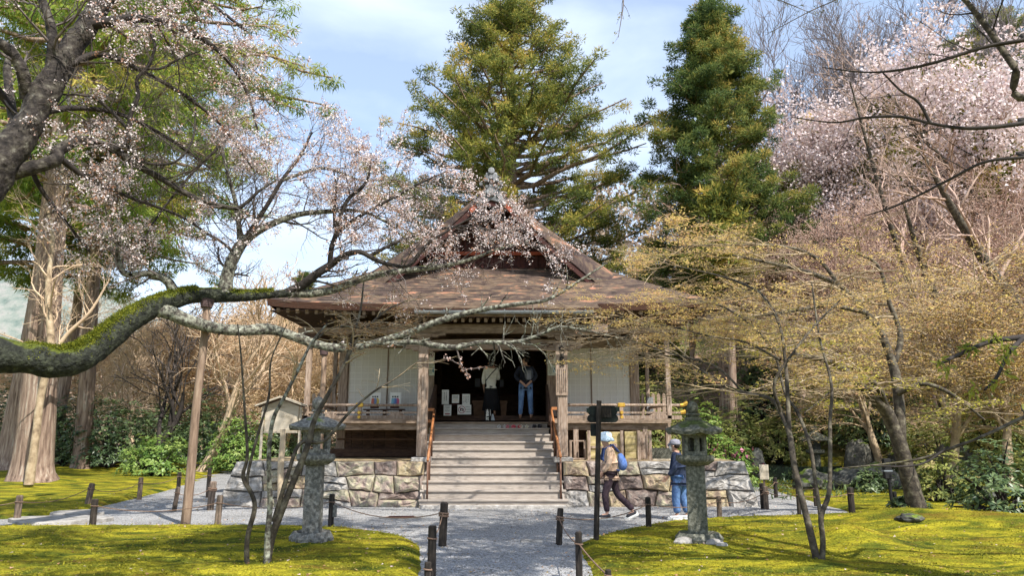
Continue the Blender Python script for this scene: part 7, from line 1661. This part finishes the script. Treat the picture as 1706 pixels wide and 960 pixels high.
V, Fc = join_np([tubes_np(*a3, 3), tubes_np(*a4, 3)]); attach('twigs', npmesh('twigs', V, Fc, M_TWIGPALE), M3, kind='stuff')
V, Fc, rn = leaves(pts_on(a4[0], .2, 1, 2), 4, .07, .028, .5, flat=.4, rj=.2, spz=.5); attach('leaves', npmesh('leaves', V, Fc, L_RUST, rnd=rn), M3, kind='stuff')
# another thin tree at the left of the prop: dark twigs
# ---- tree out of frame at the right: dark limbs reach in, unseen leafy crown added to shade the foreground
RT = empty('overhanging_tree', (8.2, 4.5, hz(8.2, 4.5)), label='tree outside the frame at the right whose dark limbs reach across the top right sky, with an added unseen crown shading the foreground', cat='tree')
r0 = resample([(8.2, 4.5, -.2, .34), (8.1, 4.6, 1.5, .28), (7.9, 4.8, 3.2, .24), (7.4, 5.0, 5.2, .2), (6.4, 5.0, 7.0, .15), (4.8, 4.8, 8.2, .13), (2.0, 4.4, 9.0, .10), (-1.0, 4.2, 9.3, .06), (-3.5, 4.4, 9.4, .03)], 50)  # far end carried overhead, out of view, as a source of shade
def rl_(w_, rows, K=40): return resample(w2(w_, rows), K)
r1 = rl_([(7.75, 4.85, 3.9, .1)], [(1760, 195, 7, 5), (1706, 205, 7, 4), (1650, 212, 7, 3.6), (1600, 213, 7.1, 3), (1550, 205, 7.2, 2.6), (1500, 194, 7.3, 2.8), (1440, 196, 7.4, 2.2), (1390, 204, 7.5, 1.5), (1320, 195, 7.6, .8)])
r2 = rl_([(7.6, 4.95, 4.8, .09)], [(1760, 50, 7, 5), (1706, 66, 7, 4), (1640, 78, 7.1, 3.4), (1560, 103, 7.2, 2.6), (1500, 116, 7.3, 2.2), (1440, 120, 7.4, 1.4), (1370, 112, 7.5, .8)])
r3 = rl_([(7.9, 4.8, 3.3, .09)], [(1760, 255, 7, 4), (1706, 262, 7, 3), (1640, 270, 7.1, 2.6), (1580, 300, 7.2, 2.2), (1500, 340, 7.4, 1.6), (1440, 360, 7.6, .9)])
r4 = rl_([(7.4, 5.0, 5.2, .12)], [(1740, 160, 8, 7), (1690, 110, 8.2, 6), (1655, 60, 8.4, 5.4), (1625, 20, 8.6, 4.6), (1590, -20, 8.8, 4), (1540, -70, 9, 4)])
r5 = rl_([(8.1, 4.6, 1.6, .06)], [(1780, 670, 8, 4), (1706, 696, 8, 3.2), (1650, 722, 8, 2.8), (1600, 742, 8, 2.6), (1545, 762, 8.1, 2.2), (1490, 772, 8.2, 1.6), (1400, 781, 8.3, 1)])
r6 = limb_px([(1580, 745, 8, 2), (1540, 772, 8, 1.7), (1500, 778, 8, 1.4), (1450, 776, 8, .8)], 24)
r7 = limb_px([(1550, 205, 7.2, 3), (1530, 170, 7.2, 2.4), (1500, 150, 7.2, 1.8), (1470, 120, 7.2, 1.2)], 24)
r8 = resample([(7.4, 5.0, 5.2, .13), (6.6, 6.2, 6.8, .1), (5.2, 7.0, 8.4, .07), (3.5, 7.0, 9.4, .04), (1.5, 6.4, 10, .02)], 30)
for i, L_ in enumerate((r0, r1, r2, r3, r4, r5, r6, r7, r8)): bark('trunk' if i == 0 else 'limb', L_, M_BARKDK if i not in (4, 5) else M_MAPLE, 10 if i == 0 else 8, .12, i, RT)
S_ = segs([(L_[0][int(len(L_[0]) * .35):], L_[1][int(len(L_[0]) * .35):]) for L_ in (r1, r2, r3, r4, r7)], .6)
a1 = grow(*S_, 2, .9, ang=.75, up=.02, wig=.14, K=6, rr=.35, rmin=.003); a2 = grow(*a1, 4, .42, ang=.7, K=4, rmin=.0022); a3 = grow(*a2, 3, .2, ang=.7, K=3, rmin=.0018)
V, Fc = join_np([tubes_np(*a1, 4), tubes_np(*a2, 3), tubes_np(*a3, 3)]); attach('twigs', npmesh('twigs', V, Fc, M_BARKDK), RT, kind='stuff')
S_ = segs([(r0[0][25:], r0[1][25:]), (r8[0][8:], r8[1][8:])], .7)
a1 = grow(*S_, 4, 2.2, ang=.9, up=.1, K=6, rr=.4, rmin=.012); a2 = grow(*a1, 6, 1.0, ang=.8, K=4, rmin=.007); a3 = grow(*a2, 5, .4, ang=.7, K=3, rmin=.004)
zk = [c[:, :] for c in ()]
V, Fc = join_np([tubes_np(*a1, 4), tubes_np(*a2, 3), tubes_np(*a3, 3)]); attach('twigs', npmesh('twigs', V, Fc, M_BARKDK), RT, kind='stuff')
cen = pts_on(a3[0], .3, 1, 2); nz = np.array([mnoise.noise(Vector(p * .55)) for p in cen]); cen = cen[nz > -.15]
V, Fc, rn = leaves(cen, 7, .25, .11, .7, rj=.2); attach('leaves', npmesh('leaves', V, Fc, L_MAPLEY, rnd=rn), RT, kind='stuff')  # unseen leaves spread overhead to dapple the near moss and path with shade
# sprigs that dip into the top of the picture
for x0, y0, x1, y1, lb in ((1045, -30, 1030, 62, 'bare sprig dipping into the sky between the two big cedars'), (1240, -25, 1360, 25, 'bare budding sprig at the top edge above the pointed cedar'), (1420, -20, 1275, 58, 'long bare budding sprig right of the pointed cedar top')):
    a, b = P(x0, y0, 7.3), P(x1, y1, 7.3); L_ = resample([(*(a + Vector((.3, -.3, .5))), .012), (*a, .008), (*a.lerp(b, .5), .006), (*b, .003)], 16)
    V0, F0 = tubes_np(L_[0][None], L_[1][None], 5); b1 = grow(*segs([(L_[0][4:], L_[1][4:])], .2), 2, .22, ang=.7, K=4, rr=.6, rmin=.002)
    V, Fc = join_np([(V0, F0), tubes_np(*b1, 3)]); attach('sprig', npmesh('sprig', V, Fc, M_TWIGGR), RT)
    V, Fc, rn = leaves(pts_on(b1[0], .5, 1, 2), 2, .02, .02, .6, crnd=None); attach('buds', npmesh('buds', V, Fc, L_CEDAR, rnd=rn), RT, kind='stuff')
# two more layered maples on the slope foot, further right
mMp = tree_mesh(6.5, 95, M_TWIGPALE, M_TWIGPALE, tr=.14, lv=((8, .62), (7, .36), (6, .2), (5, .1)), up=.12, rmin=.006, flat=.35, leaf=L_MAPLE, leafn=(2, 4), leafs=(.25, .06, .6), crn=.45, fork=.5)
for x, Y, s, rz, lb in ((1575, 20.5, 1.0, .5, 'golden layered maple right of the mossy barked maple'), (1690, 19, .95, 2.4, 'golden layered maple at the right edge above the dark shrub'), (1455, 25, 1.0, 4.0, 'golden layered maple behind the mossy barked maple')):
    xx_, yy_, z_ = at_px(x, 700, Y); place_tree(mMp, xx_, yy_, z_, rz, lb, s, 'golden maples of the slope foot', 'maple_tree', 'leaves')
# near green sprays of young maple at the right
YM = empty('young_maple', (8.9, 8.5, hz(8.9, 8.5)), label='low maple at the right edge with large fresh green hanging leaves', cat='tree')
y0_ = resample(w2([(8.9, 8.5, -.1, .07), (8.6, 8.5, 1.5, .06)], [(1760, 560, 8.4, 7), (1706, 562, 8.4, 5), (1650, 570, 8.3, 4), (1600, 590, 8.2, 3), (1560, 610, 8.1, 2)]), 40)
y1_ = limb_px([(1706, 562, 8.4, 4), (1680, 590, 8.2, 3.4), (1660, 630, 8.0, 2.6), (1640, 650, 7.9, 1.6)], 24)
bark('trunk', y0_, M_BARKDK, 8, .1, 1, YM); bark('limb', y1_, M_BARKDK, 8, .1, 2, YM)
b1 = grow(*segs([(y0_[0][22:], y0_[1][22:]), y1_], .35), 2, .35, ang=.8, flat=.4, K=4, rr=.4, rmin=.003)
V, Fc = tubes_np(*b1, 3); attach('twigs', npmesh('twigs', V, Fc, M_BARKDK), YM, kind='stuff')
V, Fc, rn = leaves(pts_on(b1[0], .3, 1, 3), 6, .05, .085, .3, tri=False, droop=.5, rj=.15); attach('leaves', npmesh('leaves', V, Fc, leafmat('fresh_maple_leaves', [(.16, .20, .03), (.28, .30, .05), (.36, .36, .07)], trans=.45), rnd=rn), YM, kind='stuff')

# ---- shrubs
def shrub(x, y, Y, wpx, hpx, leafm, label, n=700, nl=7, size=.16, seed=0, flowers=0, group='evergreen shrubs', z=None, world=None, wid=.32, dz=0.0):
    rg = np.random.default_rng(seed + 100)
    if world: cx, Y, z0, rx, rz = world
    else:
        cx = PX(x, y, Y); k = TT(y, Y) / FPX; rx, rz = wpx * k / 2, hpx * k; z0 = hz(cx, Y)
    e = empty('shrub', (cx, Y, z0), label=label, cat='shrub', group=group)
    d = nrm(rg.normal(size=(n, 3))); d[:, 2] = np.abs(d[:, 2]) * 1.0
    rad_ = 1 - .45 * rg.random(n) ** 1.6
    lump = np.array([mnoise.noise(Vector(v * 2.2 + seed)) for v in d]); rad_ *= 1 + .45 * lump
    c = d * rad_[:, None] * np.array([rx, rx * .85, rz]) + np.array([0, 0, rz * .06 + dz])
    ax = nrm(d + np.array([0, 0, .7]))
    q = rg.random((n, nl)) * 6.28; a_ = nrm(np.cross(ax, rg.normal(size=(n, 3)))); b_ = np.cross(ax, a_)
    u = nrm(a_[:, None] * np.cos(q)[..., None] + b_[:, None] * np.sin(q)[..., None] + ax[:, None] * rg.uniform(-.1, .6, (n, nl, 1))); v = nrm(np.cross(u, ax[:, None] + .3 * rg.normal(size=u.shape)))
    s = size * rg.uniform(.7, 1.2, (n, nl, 1)); p = c[:, None] + u * size * .05
    V = np.stack([p, p + u*s*.5 + v*s*wid*.5, p + u*s - ax[:, None] * s * .15, p + u*s*.5 - v*s*wid*.5], 2).reshape(-1, 3)
    rn = np.clip(.45 + .5 * lump[:, None] + .2 * rg.normal(size=(n, 1)) + .1 * rg.normal(size=(n, nl)), 0, 1).ravel()
    link('foliage', npmesh('foliage', V, np.arange(len(V)).reshape(-1, 4), leafm, rnd=rn), e, kind='stuff')
    tips = c[rg.permutation(n)[:26]]; Pt = np.zeros((26, 4, 3)); 
    for i in range(4): f_ = i / 3; Pt[:, i] = tips * f_ * np.array([f_ ** .3, f_ ** .3, 1]) + rg.normal(size=(26, 3)) * .04 * (0 < i < 3)
    Vt, Ft = tubes_np(Pt, np.linspace(.045, .012, 4)[None] * np.ones((26, 1)), 4); link('stems', npmesh('stems', Vt, Ft, M_BARKDK), e)
    if flowers:
        fc = c[rg.permutation(n)[:flowers]]; V, Fc, rn = leaves(fc, 9, .22, .09, .8, rg=rg); link('flowers', npmesh('flowers', V, Fc, L_FLOWER, rnd=rn), e, kind='stuff')
    return e
sd = 0
for a_ in ((258, 772, 27.5, 110, 62, L_RHODB, 'bright yellow green rhododendron in the left moss'), (400, 770, 31, 110, 95, L_RHODB, 'green shrub by the left end of the platform'), (345, 765, 34, 150, 105, L_RHOD, 'large mixed green shrub behind the prop pole'),
           (180, 770, 32, 140, 110, L_RHOD, 'dark glossy shrub between the two left cedar trunks'), (105, 770, 34, 110, 120, L_RHOD, 'dark shrub right behind the huge pale cedar'), (235, 765, 38, 150, 100, L_RHOD, 'dark shrub behind the bright rhododendron'),
           (445, 755, 40, 110, 70, L_RHOD, 'dark shrub behind the notice board'), (0, 770, 34, 90, 130, L_RHOD, 'green shrub at the left edge behind the cedars'), (500, 755, 44, 140, 70, L_RHOD, 'dark shrub seen left of the hall'), (305, 760, 42, 130, 110, L_RHOD, 'far dark shrub behind the large mixed one'),
           (1170, 770, 24.5, 84, 120, L_RHODB, 'tall light green camellia right of the hall, just behind the mossy lantern'), (1215, 775, 23.5, 90, 74, L_RHODB, 'light rhododendron with magenta flowers right of the platform'), (1232, 755, 27, 90, 95, L_HILL, 'greyish green shrub behind the flowering rhododendron'),
           (1090, 770, 28.5, 110, 120, L_HILL, 'dark shrub seen through the right veranda pickets'), (1300, 770, 27, 120, 80, L_HILL, 'loose green shrub left of the small stone lantern'), (1395, 765, 29, 130, 100, L_HILL, 'olive shrub behind the small stone lantern'),
           (1450, 815, 20, 60, 34, L_RHOD, 'low dark green shrub between the sloping rock and the lamp'), (1575, 830, 17.5, 110, 80, L_HILL, 'loose shrub right of the mossy maple trunk'), (1672, 850, 13.8, 150, 110, L_RHOD, 'large leaved rhododendron at the right edge'),
           (1460, 760, 27, 130, 80, L_RHOD, 'dark shrub behind the mossy maple trunk'), (1560, 740, 24, 150, 90, L_HILL, 'wide olive shrub on the slope right of the maple'), (1660, 720, 22, 160, 120, L_HILL, 'big mixed shrub high at the right edge'), (1520, 872, 15.3, 60, 20, L_RHOD, 'small fern like plant at the foot of the mossy maple'),
           (1265, 740, 33, 130, 100, L_RHOD, 'dark evergreen thicket behind the flowering rhododendron'), (1350, 730, 34, 150, 100, L_RHOD, 'dark evergreen thicket behind the olive shrub'), (1680, 640, 26, 130, 110, L_RHOD, 'dark bush below the slanting trunk')):
    sd += 1; x, y, Y, w_, h_, lm_, lb = a_
    k_ = TT(y, Y) / FPX; area = w_ * h_ * k_ * k_
    shrub(x, y, Y, w_, h_, lm_, lb, n=int(min(1500, 160 + area * 75)), size=.17 if Y > 20 else .13, seed=sd, flowers=26 if 'magenta' in lb else 0)
# undergrowth on the slope: uncountable
n = 26000; xx = RNG.uniform(4, 46, n); yy = RNG.uniform(22, 60, n); k = hfun(xx, yy) > .75; xx, yy = xx[k], yy[k]
hh = .3 * RNG.random(len(xx)) + .45 * np.clip(wav(xx * 1.0, yy, .9) * 2, 0, 1)
k = wav(xx, yy, 1.3) + .15 * RNG.normal(size=len(xx)) > -.16; xx, yy, hh = xx[k], yy[k], hh[k]
cen = np.stack([xx, yy, hfun(xx, yy) + hh], 1); V, Fc, rn = leaves(cen, 4, .5, .19, .5, flat=.6, rj=.2, crnd=np.clip(.4 + .6 * wav(xx, yy, .8) + .15 * RNG.normal(size=len(xx)), 0, 1), spz=.8)
link('undergrowth', npmesh('undergrowth', V, Fc, L_HILL, rnd=rn), label='mixed green undergrowth covering the right slope', cat='undergrowth', kind='stuff')
# ferns and grass at the pond side and around rocks
n = 1500; xx = RNG.uniform(6.5, 16, n); yy = RNG.uniform(18.5, 25, n); k = (wav(xx, yy, 2) > .08); xx, yy = xx[k], yy[k]; cen = np.stack([xx, yy, hfun(xx, yy) + .08], 1)
V, Fc, rn = leaves(cen, 9, .25, .16, .22, droop=-.3, rj=.2); link('ferns', npmesh('ferns', V, Fc, L_RHOD, rnd=rn), label='low ferns and sprigs among the garden rocks', cat='ferns', kind='stuff')
# far wood: reads as one mass
n = 9000; a_ = RNG.uniform(-1.05, 1.05, n); dd = RNG.uniform(62, 84, n); xx = np.sin(a_) * dd; yy = np.cos(a_) * dd; zz = hfun(xx, yy) + RNG.random(n) ** 1.2 * (7 + 4 * wav(xx, yy, .2) + 4 * (xx > 5)) 
cen = np.stack([xx, yy, zz], 1); V, Fc, rn = leaves(cen, 10, 1.3, .42, .7, rj=.15, crnd=np.clip(.5 + .6 * wav(xx, yy, .35), 0, 1))
link('far_wood', npmesh('far_wood', V, Fc, leafmat('far_wood_leaves', [(.10, .12, .05), (.32, .24, .17), (.46, .35, .27), (.24, .23, .10)], trans=.2), rnd=rn), label='distant mixed wood behind the garden', cat='wood', kind='stuff')
bake_all()
